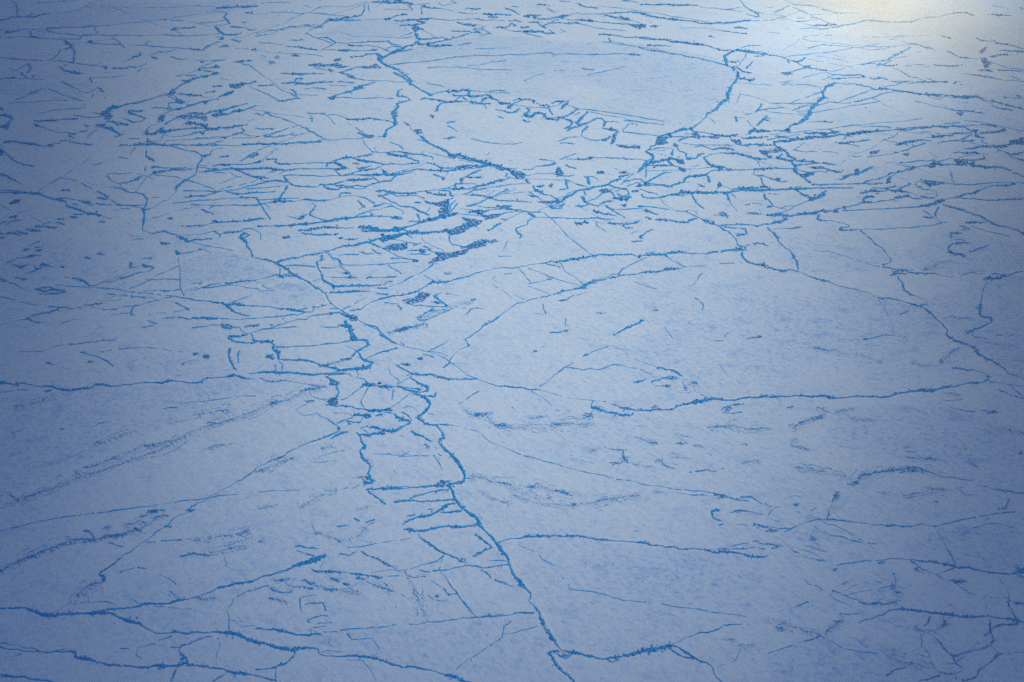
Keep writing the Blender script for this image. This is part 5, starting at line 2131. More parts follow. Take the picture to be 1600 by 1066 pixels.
r2.2 @1400,140 170,1000 300,960 500,930 560,890
r1.8 @1400,140 560,950 800,950
r2.4 @1400,140 960,960 1240,970 1320,970 1440,1010
r2 @1400,140 1410,830 1600,780
r1.7 @1400,140 1420,840 1600,885
r1.6 @1400,140 1260,740 1440,810
r1.6 @1400,140 1080,630 1080,660 1140,680
c1.4 @1400,140 60,915 500,890
c1.4 @1400,140 0,930 200,975
r1.5 @1400,140 400,780 520,850
c1.4 @1400,140 850,390 1100,410 1400,480 1600,520
c1.3 @1400,140 600,430 800,410
r1.6 @1400,140 1350,100 1600,110
r1.5 @1400,140 660,1000 700,1050
g @0,300 110,150 190,100 270,95 180,160
g @0,300 110,320 210,290 200,330
g @0,300 320,460 420,470 520,490 400,500
g @0,300 300,710 380,720 310,740
g @0,300 430,730 520,720 500,750
g @0,300 340,800 420,780 440,800 370,820
g @0,300 0,570 70,565 20,590
g @0,300 860,310 970,315 920,335
g @0,300 760,930 810,935 790,955
r2.2 @0,300 90,885 200,840 300,820 440,790 510,800
r1.6 @0,300 330,690 500,620
r1.6 @0,300 440,695 510,690
r2 @0,300 220,490 340,530
r1.8 @0,300 100,510 260,550
r1.8 @0,300 440,430 600,435 710,450
r1.6 @0,300 530,410 640,380
r2 @0,300 730,380 800,410
r1.8 @0,300 830,140 840,185 1000,230
r1.8 @0,300 1110,270 1270,300
r1.8 @0,300 1230,70 1330,95
r1.6 @0,300 1030,125 1160,160
r1.6 @0,300 920,155 980,165
r1.6 @0,300 720,335 800,345
r1.5 @0,300 920,280 1040,285
r1.6 @0,300 1000,235 1110,265
r1.4 @0,300 1270,300 1400,335
r1.6 @0,300 0,520 110,530
r1.8 @0,300 160,910 300,940
r1.8 @0,300 530,900 600,920
r1.8 @0,300 440,950 490,965 360,1005
r1.6 @0,300 240,260 320,240
r1.5 @0,300 120,370 280,345
r1.6 @0,300 70,405 120,390
r1.6 @0,300 1220,770 1310,790
r1.6 @0,300 1070,820 1130,830
r1.5 @0,300 1240,375 1320,380
r1.5 @0,300 0,10 300,10 490,20
r1.5 @0,300 550,60 700,100 800,120
r1.4 @0,300 700,85 820,70
g @1000,0 320,240 400,225 520,250 400,255
g @1000,0 0,305 80,310 60,350 0,350
g @1000,0 120,330 240,320 200,350
g @1000,0 340,510 500,520 620,540 820,570 640,560 480,535
g @1000,0 1020,630 1130,630 1100,640
g @1000,0 1100,770 1240,770 1180,790
g @1000,0 1215,910 1240,910 1240,970 1210,960
g @1000,0 1430,710 1600,680 1500,705
r1.8 @1000,0 0,170 190,215 330,240
r1.8 @1000,0 520,255 640,265 760,295 860,295 1100,285 1380,255
r1.6 @1000,0 500,345 700,350 950,375 1130,400 1330,420
r1.6 @1000,0 0,60 400,65 620,65 900,100 1130,125 1280,150
r1.6 @1000,0 1250,0 1320,90 1400,140
r1.5 @1000,0 1330,170 1480,215 1480,180 1400,130
r2.2 @1000,0 0,475 340,510
r1.6 @1000,0 830,570 1020,630
r1.5 @1000,0 0,600 200,635 420,680 600,710 800,745 1060,810
r2.4 @1000,0 1080,820 1060,690 1140,650 1240,630 1350,655 1520,680 1600,685
r2.2 @1000,0 1080,820 1150,840 1250,810 1260,780 1210,750
r2 @1000,0 1150,845 1180,890
r2.2 @1000,0 1210,840 1260,880 1390,915
r2 @1000,0 1240,980 1400,1010 1430,980
r2 @1000,0 1220,970 1150,1060
r1.7 @1000,0 1340,660 1320,720 1270,760
r1.4 @1000,0 1330,860 1410,770
r1.6 @1000,0 1270,600 1320,580 1500,570
r1.5 @1000,0 100,570 180,575 380,580
r1.4 @1000,0 860,455 940,470
r1.4 @1000,0 660,525 690,505
r1.4 @1000,0 1200,350 1330,360
r2 @240,250 0,85 200,100 480,115
r1.8 @240,250 0,155 150,135 320,120
r2.2 @240,250 600,0 550,70 540,150 510,200 410,245 340,290 270,370
r1.8 @240,250 570,70 680,80
r1.8 @240,250 730,80 900,65 1100,60 1220,50 1360,20
r1.8 @240,250 620,150 750,130 920,110
r1.8 @240,250 920,110 1090,115 1290,110 1470,105 1600,130
c1.3 @240,250 0,200 280,210 350,240
c1.4 @240,250 420,255 520,280 760,370
r1.6 @240,250 1010,125 1120,160 1260,215 1440,230
c1.3 @240,250 1260,215 1400,270
c1.4 @240,250 570,150 780,155 900,165
r1.6 @240,250 820,295 1040,215 1100,215
r2 @240,250 790,400 940,380 1050,370 1160,335 1340,295 1480,260 1600,260
c1.6 @240,250 370,385 780,395
r1.6 @240,250 400,475 640,455 800,400
r1.7 @240,250 900,400 1060,430 1240,405 1520,400
r1.6 @240,250 240,540 390,530 570,505
c1.4 @240,250 570,505 880,485 1060,475
c1.5 @240,250 460,555 700,570 1100,570 1320,565
r1.7 @240,250 1080,470 1280,475 1360,585 1400,660 1450,740
c1.5 @240,250 1290,500 1560,495
c1.5 @240,250 1340,560 1480,520 1600,520
r1.6 @240,250 690,660 600,615
r1.6 @240,250 700,610 770,570
r1.6 @240,250 690,650 750,685
r1.6 @240,250 400,830 560,820 700,800 860,780 1050,770
r1.6 @240,250 570,830 640,820
g @240,250 730,770 780,750 810,780
r1.5 @240,250 1130,770 1380,735
r2 @240,250 0,920 150,890 180,910 330,950
g @240,250 330,960 360,990 380,1000 340,1000
r2.2 @240,250 330,950 430,1025 540,990 740,985
r1.7 @240,250 370,940 560,930 760,890
r2 @240,250 760,890 830,935 820,975
r1.8 @240,250 830,930 880,920
r1.8 @240,250 880,910 1080,895 1140,860 1230,855
r2 @240,250 1300,830 1600,825
r2 @240,250 1230,860 1340,920 1340,1000
r1.7 @240,250 1120,905 1200,940 1090,980 1170,1040
g @240,250 90,1030 140,1030 210,1050 100,1060
r1.5 @240,250 190,730 230,740
r1.5 @240,250 510,700 540,690
r2.6 %300,460 360,105 400,150 450,190 520,215 610,225
c1.5 %300,460 390,100 480,60 600,20 640,0
r2 %300,460 480,118 600,120
r1.8 %300,460 630,120 800,130 1000,155
r1.5 %300,460 1000,155 1180,190
r2 %300,460 0,245 100,245 270,258
c1.2 %300,460 300,255 500,265 680,250 900,240
r1.6 %300,460 880,230 1060,210 1110,220 1180,190 1270,185 1280,150 1345,130
r1.7 %300,460 630,400 700,380 860,345 980,300 1130,260
r1.5 %300,460 950,250 990,290
r1.8 %300,460 1130,262 1200,265 1230,235 1345,215
c1.5 %300,460 800,365 1000,350 1100,340
r1.6 %300,460 0,350 130,340 200,325 310,320
r2.2 %300,460 310,320 350,350 410,362 440,345 380,320 310,320
r2 %300,460 440,345 500,345 520,380 580,420
r2.2 %300,460 580,425 520,440 400,435 385,460 420,485 480,505 540,508 660,515 640,480
r1.6 %300,460 580,420 620,410 640,460 660,490
r2.2 %300,460 660,490 740,495 830,500 870,530 850,560
c1.6 %300,460 880,555 1000,555 1150,545 1345,530
r1.8 %300,460 850,560 870,600 920,600 900,640 920,660
r2 %300,460 860,630 780,655 860,680
r2.4 %300,460 910,685 1050,690 1160,685 1220,695 1280,710 1345,745
r1.8 %300,460 870,740 880,790 870,810
r1.3 %300,460 910,700 950,730 950,790
r2 %300,460 400,570 385,640 410,710 440,770 470,800
c1.4 %300,460 495,590 490,720
r1.8 %300,460 600,835 700,825 830,820 900,815 1000,820 1080,830 1200,838 1310,850
r1.6 %300,460 600,330 660,330 710,320
r1.5 %300,460 640,345 700,325
r1.5 %300,460 830,325 860,320
g %300,460 10,615 60,620 50,640 20,640
g %300,460 120,635 180,640 185,675 120,670
g %300,460 365,850 430,848 420,870 390,875
r2 %300,460 430,850 550,880 650,890
r2 %500,430 20,0 25,45 90,85 150,115 140,150
r1.3 %500,430 150,120 400,110 640,108
c1.3 %500,430 670,105 720,65
r1.6 %500,430 730,62 765,68
r1.7 %500,430 820,95 900,50 990,5
r1.5 %500,430 100,185 250,180 520,170
r1.7 %500,430 110,352 180,350
r1.6 %500,430 0,420 100,405 220,395
g %500,430 285,430 350,415 395,440 390,480 330,480
r1.8 %500,430 230,400 290,440
r2.4 %500,430 265,480 280,515 325,540
r2 %500,430 200,535 250,525 270,550 320,560
r2.8 %500,430 325,540 325,640
r2 %500,430 325,580 360,640 395,685
g %500,430 320,640 370,650 395,690 330,690
c1.5 %500,430 0,540 200,545
c1.7 %500,430 0,730 200,715 320,690
r1.6 %500,430 390,685 470,680 500,700 510,735 430,775 390,800
r2.2 %500,430 390,800 430,860 460,894
r1.6 %500,430 390,800 340,860
c1.4 %500,430 270,740 380,790
g %500,430 210,885 330,865 330,890
g %500,430 850,270 1000,240 1060,185 1170,195 1090,270 1000,295 920,295
r2.2 %500,430 1280,180 1200,220 1250,260 1345,330
g %500,430 1170,280 1250,270 1280,310 1230,300
r1.5 %500,430 920,300 1000,320 1150,330 1340,330
r1.5 %500,430 680,290 830,305
r1.5 %500,430 820,320 860,350 840,370
r1.5 %500,430 1030,470 1020,440 1130,390 1200,360
r1.4 %500,430 1040,470 1120,475
r1.4 %500,430 1110,470 1220,430 1345,370
f2 %500,430 720,610 800,580 880,550 960,550 1090,505
g %500,430 790,580 880,550 980,545 900,580 830,600
r1.5 %500,430 1090,500 1130,520 1120,550
r1.8 %500,430 480,520 590,545 640,610
r1.8 %500,430 630,625 700,660 740,690 800,720
r1.6 %500,430 840,705 890,735
r1.6 %500,430 600,825 700,800 760,780 820,765
r1.2 %500,430 500,870 620,820
r1.7 %500,430 1150,800 1250,745 1345,695
r1.5 %500,430 1120,795 1250,815 1345,850
r1.4 %500,430 1080,830 1200,860
g %500,430 1020,880 1080,860 1080,890
r1.6 %500,430 1090,0 1190,50
r2.6 %560,690 30,0 75,40 60,80
r2 %560,690 120,290 100,340 130,370
g %560,690 70,370 120,365 130,395 90,390
r2.2 %560,690 60,420 100,440 145,440 150,410 110,395
r1.2 %560,690 0,375 60,372
r2 %560,690 160,500 300,495 520,490 680,475 820,460
r2.8 %560,690 830,458 900,470
g %560,690 830,440 870,410 980,415 900,440
r1.6 %560,690 370,635 500,620
r2.6 %560,690 1020,650 920,665 870,710
r3.6 %560,690 870,710 800,760 720,785 640,785
r1.5 %560,690 740,712 780,715
r1.6 %560,690 520,780 600,770
r1.4 %560,690 860,745 1080,730
c1.1 %560,690 150,130 330,130 450,155 540,100
c1.1 %560,690 460,155 750,150
r1.8 %560,690 840,130 880,155
r1.6 %560,690 700,25 750,60
r1.5 %560,690 810,60 830,85
c1.2 %560,690 790,140 840,210 880,300
r1.8 %560,690 80,855 170,820
f1.4 %560,690 0,710 130,685
r1.8 %0,0 120,10 165,40 185,90 175,160
r1.6 %0,0 0,215 60,205 130,180 200,180
r1.6 %0,0 200,185 340,185 420,160 510,145
r1.4 %0,0 290,180 340,140
r1.3 %0,0 380,35 480,25
c1.2 %0,0 480,25 800,10
r1.5 %0,0 500,295 700,285 900,290 1020,275
r1.6 %0,0 60,345 180,330
r1.6 %0,0 320,330 330,380 400,400
r1.6 %0,0 400,330 480,345
c1.6 %0,0 480,320 580,345 700,355 820,370 1000,365 1150,375 1345,372
r1.8 %0,0 1020,280 990,300 1030,350
c1.7 %0,0 0,400 170,390 350,395 500,408 700,412 830,415
r1.5 %0,0 830,415 860,380 960,370
r2 %0,0 670,415 740,470 785,540 775,640 770,665
r1.6 %0,0 750,490 690,520
r2 %0,0 640,520 620,560 560,620 500,640
c1.7 %0,0 0,605 150,620 300,628 450,640
r1.6 %0,0 550,640 700,650 770,665
c1.6 %0,0 770,665 900,680 1100,700
g %0,0 1080,700 1130,700 1120,740
g %0,0 920,430 970,430 970,455 930,450
c1.6 %0,0 960,460 1150,468 1280,472
r1.7 %0,0 1170,390 1240,430 1280,470 1310,510
r1.6 %0,0 300,670 325,715 290,765
r1.3 %0,0 200,720 300,670
r1.4 %0,0 100,725 190,745
r1.6 %0,0 220,765 280,820
r1.8 %0,0 0,828 150,820
c1.6 %0,0 200,825 440,838
r1.5 %0,0 340,815 360,790
r1.8 %0,0 620,700 680,750 780,770 860,778
r1.5 %0,0 640,720 700,680
r1.5 %0,0 640,850 720,890
r2 %0,0 940,820 970,870
c1.2 %0,0 960,815 1200,810 1300,795
r1.5 %0,0 1300,660 1345,630
r1.4 %0,0 1200,720 1345,720
r1.6 %200,0 370,205 400,215
c1.3 %200,0 440,215 580,220
r1.4 %200,0 850,150 940,120 1030,130 1050,150
r1.4 %200,0 950,90 1230,75 1345,70
r1.7 %200,0 1040,140 1010,185 1050,220 1070,255
r1.6 %200,0 750,245 880,235 1040,210
r1.6 %200,0 640,230 760,260 870,280
r1.6 %200,0 920,265 1050,255
r1.7 %200,0 920,280 960,330 1010,365 1100,370 1190,350
c1.6 %200,0 0,370 200,375 500,378 800,372 960,355
r1.6 %200,0 460,320 570,295 700,290
r1.4 %200,0 480,300 500,290
c1.6 %200,0 0,475 180,475 300,492 450,505 600,512
r1.5 %200,0 600,512 690,520 780,530
r1.5 %200,0 780,530 850,480 960,435
g %200,0 960,405 1000,390 1010,410 970,420
r1.6 %200,0 180,475 220,430
r1.5 %200,0 440,545 500,515
r1.4 %200,0 240,580 320,550 440,540
g %200,0 240,595 330,620 280,625
r1.4 %200,0 460,595 520,620 600,625
r1.6 %200,0 710,635 840,640
r1.5 %200,0 880,640 1010,630
g %200,0 760,650 800,655 780,660
r1.6 %200,0 1130,655 1310,638
r1.8 %200,0 0,635 60,600
r1.5 %200,0 60,600 130,585 120,560
r1.8 %200,0 0,700 80,715 150,690 200,670
r1.6 %200,0 100,755 140,720
g %200,0 725,750 800,740 760,725
r1.8 %200,0 560,785 650,800 720,790
r1.8 %200,0 510,803 560,800
g %200,0 870,785 960,765 920,790
r1.6 %200,0 720,830 820,800 880,785
r1.5 %200,0 800,745 960,765
r1.5 %200,0 780,720 960,710
g %200,0 550,850 650,855 640,870 580,855
r1.6 %200,0 660,835 720,825
r1.6 %200,0 980,490 1060,490 1030,475
r1.4 %200,0 1100,420 1170,440
g %200,0 1300,525 1345,510 1345,545
r1.5 %200,0 1080,285 1230,290 1345,320
r1.4 %200,0 1200,240 1245,235
r1.5 %200,0 1240,135 1310,150 1300,115
r1.6 %200,0 970,830 1070,845
r1.6 %200,0 1080,890 1345,860
r1.3 %200,0 920,400 960,380
r1.6 %0,130 150,185 240,150 370,95 440,60
r1.8 %0,130 370,95 380,80
c1.3 %0,130 80,210 250,205 450,190 700,182
c1.4 %0,130 520,65 640,115 800,170 860,185
c1.7 %0,130 690,0 760,40 860,85 930,105
r1.8 %0,130 930,105 1000,60 1040,40
g %0,130 1035,50 1060,55 1095,95 1070,90
r1.6 %0,130 960,160 980,110
r1.4 %0,130 840,235 900,225
c1.1 %0,130 380,325 560,285 900,250
r1.6 %0,130 0,270 30,270 20,285
r1.8 %0,130 0,340 70,340 130,375 80,420 70,490
g %0,130 0,455 60,440 70,465 0,470
r1.8 %0,130 780,340 870,355 1000,360 1100,345
r1.8 %0,130 360,400 480,395 600,390 700,380 820,375
g %0,130 1010,320 1100,320 1110,290 1180,280 1150,310 1190,340 1140,390 1100,390 1110,350
r2 %0,130 1160,260 1220,270 1280,240 1345,220
r1.6 %0,130 970,310 1010,320
r2 %0,130 360,430 420,455 480,480 560,505 650,520 790,540
g %0,130 360,430 390,430 410,460 380,455
r1.8 %0,130 720,550 780,580
r1.6 %0,130 820,515 920,505
r1.7 %0,130 920,570 980,505 1030,490
g %0,130 1000,440 1110,425 1110,445 1020,455
r1.7 %0,130 1100,465 1140,470 1200,505 1270,545 1200,570
r1.8 %0,130 1120,400 1200,410 1250,445
r1.5 %0,130 890,440 930,455
r1.6 %0,130 40,630 50,615 110,620
r2 %0,130 110,605 180,620 260,630 400,655 540,665
g %0,130 500,650 560,640 560,675
r2 %0,130 570,635 620,640 640,605 740,600
r1.8 %0,130 740,615 830,635 960,650
g %0,130 0,690 40,720 30,760 0,760
r1.7 %0,130 330,870 360,875
r1.6 %0,130 1280,655 1340,650
r1.6 %0,130 980,860 1070,840
r1.7 %0,130 1250,775 1345,795
r1.6 %0,130 1280,370 1345,385
r1.5 %0,130 1260,425 1340,440
r2 %440,345 0,55 190,40 420,15 600,0
r1.8 %440,345 180,100 350,85 600,75 760,75
r1.8 %440,345 850,110 1000,105 1200,95 1345,60
g %440,345 10,170 80,155 90,180 20,190
r1.4 %440,345 210,130 380,150 520,150
g %440,345 540,140 600,135 570,155
g %440,345 590,180 650,180 630,195
r1.5 %440,345 700,195 780,195
r1.6 %440,345 410,410 430,360
r1.5 %440,345 430,370 450,410
r1.5 %440,345 545,685 545,720
r1.4 %440,345 60,470 250,475 360,485
r1.4 %440,345 420,490 600,485
r2 %440,345 550,390 600,410 640,465
c1.6 %440,345 640,465 800,468 950,460 1080,458
c1.3 %440,345 1080,455 1345,435
r1.5 %440,345 600,365 800,360
r1.6 %440,345 820,325 900,350 960,345
r1.7 %440,345 950,300 1000,335 1050,345
r1.6 %440,345 1120,460 1150,490 1200,515 1260,560
g %440,345 640,550 720,540 690,565
r1.4 %440,345 520,595 680,600 800,600
r1.3 %440,345 900,600 1200,590
r1.4 %440,345 560,690 700,688
c1.6 %440,345 700,685 850,680 1040,678
r1.4 %440,345 1070,675 1110,635
r1.6 %440,345 1210,665 1310,625
c1.5 %440,345 590,745 800,748 940,742
r1.4 %440,345 1000,760 1130,775
c1.2 %440,345 300,645 410,610
r1.5 %440,345 0,575 130,575
g %440,345 0,590 20,590 20,610
r1.5 %440,345 1120,700 1170,680
r1.4 %440,345 1010,705 1110,715
r1.7 %600,0 0,25 120,30 300,40
r1.8 %600,0 130,10 200,10
r1.6 %600,0 250,60 480,40
r1.6 %600,0 300,40 260,70 300,95
r1.5 %600,0 400,70 600,90 730,120
c1.3 %600,0 390,80 400,150
r1.6 %600,0 0,105 150,100 300,110
g %600,0 180,145 250,155 180,165
r2 %600,0 20,210 90,185 180,160
r1.8 %600,0 120,215 180,225 330,210 480,195
r2.2 %600,0 345,220 410,230 430,245 370,260
g %600,0 380,225 440,240 400,250
r2.4 %600,0 170,268 280,265 360,265
g %600,0 285,280 350,275 415,310 370,315 330,345
r2 %600,0 335,350 345,400 380,415
c1.7 %600,0 480,190 600,205 700,220
c1.4 %600,0 700,215 1000,195
r1.8 %600,0 780,240 860,260 950,268
r1.5 %600,0 700,325 800,332 900,335
r2 %600,0 940,310 1000,340 1025,355 940,340
r1.8 %600,0 940,310 1050,300
r1.5 %600,0 1040,315 1120,355 1010,380
r2 %600,0 680,420 600,435 400,470 350,470
g %600,0 270,480 300,465 335,470 300,490
g %600,0 60,560 90,535 250,490 180,540 100,570
r1.6 %600,0 180,540 300,520
r1.6 %600,0 340,440 370,460
r1.5 %600,0 450,482 600,485 710,475
r1.5 %600,0 780,475 930,455
c1.3 %600,0 960,515 1100,515 1345,505
c1.5 %600,0 80,680 350,655 600,625 750,600 1000,580 1345,570
r1.4 %600,0 160,390 300,345
c1.4 %600,0 450,715 600,705 900,715 1345,738
c1.2 %600,0 880,690 1000,685 1120,655 1290,635
r1.7 %600,0 120,765 200,800 260,860
r2 %600,0 230,850 330,855
g %600,0 1180,290 1250,290 1210,280
r2 %600,0 1250,295 1310,280 1340,245
r1.6 %600,0 1120,180 1200,185
r1.5 %600,0 1280,90 1345,105
r1.5 %600,0 850,105 880,85 1000,95
r1.5 %600,0 780,130 980,140
r1.5 %600,0 1040,150 1180,155 1345,160
r1.6 %600,0 580,30 610,60 710,45
r1.8 %600,0 710,10 755,35
g %800,0 120,165 180,165 190,185 150,185
g %800,0 215,185 250,160 260,185 240,205
r1.8 %800,0 180,165 300,165
r1.7 %800,0 260,190 460,185
r1.5 %800,0 270,205 420,205
g %800,0 465,185 500,165 590,160 580,175 500,190
r1.7 %800,0 1230,125 1330,140
r2 %800,0 580,210 700,212 820,220
r1.8 %800,0 820,222 900,230 1000,240 1140,250 1345,270
g %800,0 1210,250 1345,270 1345,310 1270,280
r1.6 %800,0 1000,165 1150,200 1345,240
g %800,0 1130,170 1220,190 1240,210 1160,200
g %800,0 0,255 40,260 30,280
r1.7 %800,0 30,205 100,235
r1.8 %800,0 140,330 300,335 440,355
r1.8 %800,0 270,235 310,275 360,300
r1.6 %800,0 390,315 460,360
r1.6 %800,0 220,235 280,235
r1.6 %800,0 100,295 180,290
r1.6 %800,0 510,310 560,335
c1.4 %800,0 0,325 120,340 320,395
r1.6 %800,0 590,240 700,245
c1.3 %800,0 700,250 1000,310 1200,325
r1.5 %800,0 1020,400 1030,440
c1.4 %800,0 950,440 1100,460 1345,500
c1.6 %800,0 0,575 170,570 330,560
r1.8 %800,0 330,560 430,560
c1.7 %800,0 430,570 700,570 1000,572 1230,570
r2 %800,0 1230,572 1345,580
r1.4 %800,0 430,570 440,600
r1.8 %800,0 700,40 780,75 890,90
r1.7 %800,0 300,52 360,52
r1.6 %800,0 500,10 610,20
r1.5 %800,0 0,70 50,72
r1.6 %800,0 1170,5 1230,10 1330,30
r1.4 %800,0 0,110 80,155
r1.4 %800,0 370,90 450,130
c1.2 %800,0 780,790 900,765 1180,700
r1.4 %800,0 440,745 570,740
r1.4 %800,0 740,725 860,740
c1.2 %800,0 130,850 250,795 340,770
r1.8 %1200,240 205,0 210,35 290,60 250,75
r1.6 %1200,240 100,45 160,65 250,75
g %1200,240 0,20 40,40 10,55
g %1200,240 90,30 120,55 100,55
r2 %1200,240 250,75 290,140
g %1200,240 270,160 300,170 305,205 280,195
r2 %1200,240 300,200 340,235 400,270 440,310
c1.5 %1200,240 0,155 150,160 300,155
r1.5 %1200,240 300,155 360,185 420,200 490,205
g %1200,240 350,220 490,205 480,230 400,245
r1.4 %1200,240 300,75 440,85 540,105
r1.4 %1200,240 590,100 700,120
r1.4 %1200,240 450,150 600,155 650,180 760,195
r1.3 %1200,240 500,190 620,195 650,180
g %1200,240 910,170 950,170 955,205 930,210
g %1200,240 780,270 810,235 890,220 830,255
r1.6 %1200,240 740,265 800,275
r1.5 %1200,240 890,225 960,210 1100,140
g %1200,240 80,270 130,265 110,295
g %1200,240 460,325 510,315 480,335
r1.5 %1200,240 0,380 130,375 500,365 540,360
c1.3 %1200,240 540,365 900,360
c1.2 %1200,240 500,330 900,322 1150,320
r1.5 %1200,240 280,375 370,430 430,445 440,480
g %1200,240 440,490 460,460 510,465 480,490
r1.6 %1200,240 0,480 60,555 120,575 200,590
g %1200,240 0,545 50,560 0,570
r1.5 %1200,240 130,575 180,555 280,550
r2 %1200,240 0,745 110,720 210,690 150,670
g %1200,240 440,620 500,620 560,600 510,640 450,640
g %1200,240 680,610 720,575 740,620 700,620
g %1200,240 790,555 820,560 810,590
r1.8 %1200,240 1010,505 1000,475 1100,455
r1.6 %1200,240 1040,510 1110,515 1200,495 1330,480
r1.6 %1200,240 980,420 1080,400 1130,380
r1.6 %1200,240 1100,360 1250,365 1345,345
r1.5 %1200,240 1250,370 1345,395
g %1200,240 1270,250 1290,260 1285,310 1240,320
r1.8 %1200,240 1280,250 1340,220
r2.2 %1200,240 540,640 520,690 570,705
r1.8 %1200,240 570,705 650,705 780,730 855,755 850,770 760,785 750,805 890,800
c1.2 %1200,240 780,600 1000,590 1345,575
r2.4 %1200,240 0,780 50,830 120,890
c1.5 %1200,240 970,805 1080,890
r1.3 %1200,240 60,795 200,785 340,775
c1.2 %1200,240 890,800 1345,785
r1.6 %1400,270 30,185 70,150 140,130 150,115
r1.7 %1400,270 200,100 260,90
r1.8 %1400,270 260,75 300,110 420,105
r1.7 %1400,270 290,85 500,110 640,125 800,125 1000,108
c1.6 %1400,270 1000,105 1200,105 1345,108
r1.5 %1400,270 330,130 450,120 500,105
r1.7 %1400,270 220,145 290,175 400,190 440,220 420,260
r1.5 %1400,270 0,190 100,200 230,240
r2.2 %1400,270 260,245 400,265
r1.8 %1400,270 0,270 100,245 180,270 270,270
g %1400,270 410,300 480,280 520,290 470,320
g %1400,270 810,205 860,205 830,225
r1.8 %1400,270 690,270 850,280 1000,290 1200,282 1345,275
r1.8 %1400,270 430,310 370,340 250,360
c1.6 %1400,270 250,362 0,375
r1.8 %1400,270 450,360 410,430
r1.5 %1400,270 410,430 420,460
c1.5 %1400,270 280,390 380,460 460,510
r1.4 %1400,270 290,465 380,470
c1.5 %1400,270 470,515 530,522
c1.3 %1400,270 0,578 250,565 400,550 480,525
g %1400,270 1310,620 1345,630 1345,660
r1.5 %1400,270 740,530 930,520
r1.5 %1400,270 790,560 900,595
c1.5 %1400,270 900,595 1000,625 1200,670
r1.5 %1400,270 680,560 750,580
r1.5 %1400,270 690,600 780,595
r1.4 %1400,270 580,690 585,630 690,640
r1.6 %1400,270 620,705 740,715
r1.8 %1400,270 770,740 690,740 580,755 550,790 560,840 640,855 720,865 710,890
r1.3 %1400,270 780,835 880,790 980,770
r1.2 %1400,270 835,360 845,400
r2 %1400,270 1230,0 1345,45
r1.4 %1400,270 580,0 595,60
r1.5 %1400,0 1000,155 1200,165
g %1400,0 1000,145 1100,160 1080,175
r1.6 %1400,0 1020,420 1060,450
r2 %1400,0 1060,455 1180,470 1345,520
r1.8 %1400,0 1090,530 1345,548
g %1400,0 880,540 910,520 960,490 930,540 905,565
g %1400,0 985,595 1090,580 1020,605
r1.5 %1400,0 1090,580 1165,575
g %1400,0 890,610 940,610 1000,680 940,720
g %1400,0 870,740 960,730 1020,755
c1.5 %1400,0 980,645 1200,720 1345,735
r1.6 %1400,0 550,540 640,590
r1.6 %1400,0 670,605 860,625
r1.8 %1400,0 720,775 850,790 1000,820 1100,835 1345,860
r1.6 %1400,0 1080,745 1345,745
c1.4 %1400,0 120,800 240,825 330,860
c1.4 %1400,0 320,825 440,860
r1.5 %1400,0 0,860 300,862 490,862
g %1400,0 490,860 550,850 530,870
r1.6 %1400,0 640,855 610,880
r1.5 %1400,0 430,690 590,695 660,690
r1.3 %1400,0 200,680 300,680
r1.3 %1400,0 60,430 240,470 400,520
r1.4 %1400,0 1210,800 1300,840
r1.4 %1400,0 840,400 900,430 1010,435
r1.4 %1400,0 480,380 580,405
r1.4 %1400,0 1310,80 1330,100
c1.2 %1400,0 1010,60 1180,90
f2.2 %100,790 410,330 520,315 620,310 680,285 740,270
g %100,790 730,230 800,250 820,280 770,270
f2 %100,790 640,195 720,200 780,160 860,180
f2.2 %100,790 780,125 860,100 900,60 980,60
g %100,790 880,55 980,45 990,75 920,80
r2 %100,790 980,50 1060,55
f1.8 %100,790 940,130 1000,110 1100,110
r1.8 %100,790 190,385 330,360
f1.6 %100,790 190,380 240,385
r1.6 %100,790 60,355 200,348
r1.6 %100,790 210,268 265,270
c1.2 %100,790 270,280 330,355
r1.5 %100,790 470,385 530,410 620,435
f1.4 %100,790 410,240 480,220
r1.8 %100,790 1060,215 1130,225
g %100,790 370,720 430,740 440,790 400,800 410,760
f2.4 %100,790 390,810 320,820 260,840 200,870
r1.8 %100,790 860,385 960,385
r1.4 %100,790 1020,372 1240,360
c1.6 %100,790 580,700 740,655
c1.3 %100,790 770,645 870,668
c1.2 %100,790 1000,720 1100,770 1180,830
r1.6 %100,790 1230,530 1345,510
r2.6 %420,860 260,170 340,150 420,130 540,85 600,55
r1.8 %420,860 0,275 100,225 250,185
g %420,860 450,195 490,215 600,220 530,235 460,215
r1.8 %420,860 600,225 760,235
g %420,860 860,240 960,245 1000,265 920,255
r1.3 %420,860 1080,240 1345,210
g %420,860 1050,60 1120,70 1230,130 1290,170 1230,150 1130,90
r2 %420,860 970,10 1050,60
f2 %420,860 1290,170 1345,190
f2 %420,860 640,290 700,310
g %420,860 650,290 740,310 740,335 690,320
g %420,860 780,340 850,350 840,370 800,365
f2.4 %420,860 840,390 930,450
f2.2 %420,860 600,410 700,410 800,435 930,460
g %420,860 920,420 940,430 930,460
f2 %420,860 480,370 560,385 610,410
g %420,860 360,380 470,400 460,415 380,395
f2.2 %420,860 190,360 250,380 350,385
f2 %420,860 370,310 440,345 490,340
g %420,860 400,335 470,360 440,365
f2 %420,860 60,320 160,310 220,300
g %420,860 110,320 170,310 150,325
f2.2 %420,860 10,390 60,425 140,445 250,430
r1.6 %420,860 330,500 400,480 500,465
c1.2 %420,860 330,500 340,640
f1.8 %420,860 0,500 80,515 200,545
r1.8 %420,860 380,570 430,555 570,550 590,600 600,640
r1.8 %420,860 620,690 550,685 450,715 405,735 430,765
r1.8 %420,860 520,765 650,755 660,780
r1.8 %420,860 470,810 560,800 610,795
r1.6 %420,860 440,870 435,830
r2 %420,860 920,290 1000,310
f2 %420,860 1030,330 1120,365 1220,400 1310,440
r1.5 %420,860 1210,340 1250,375
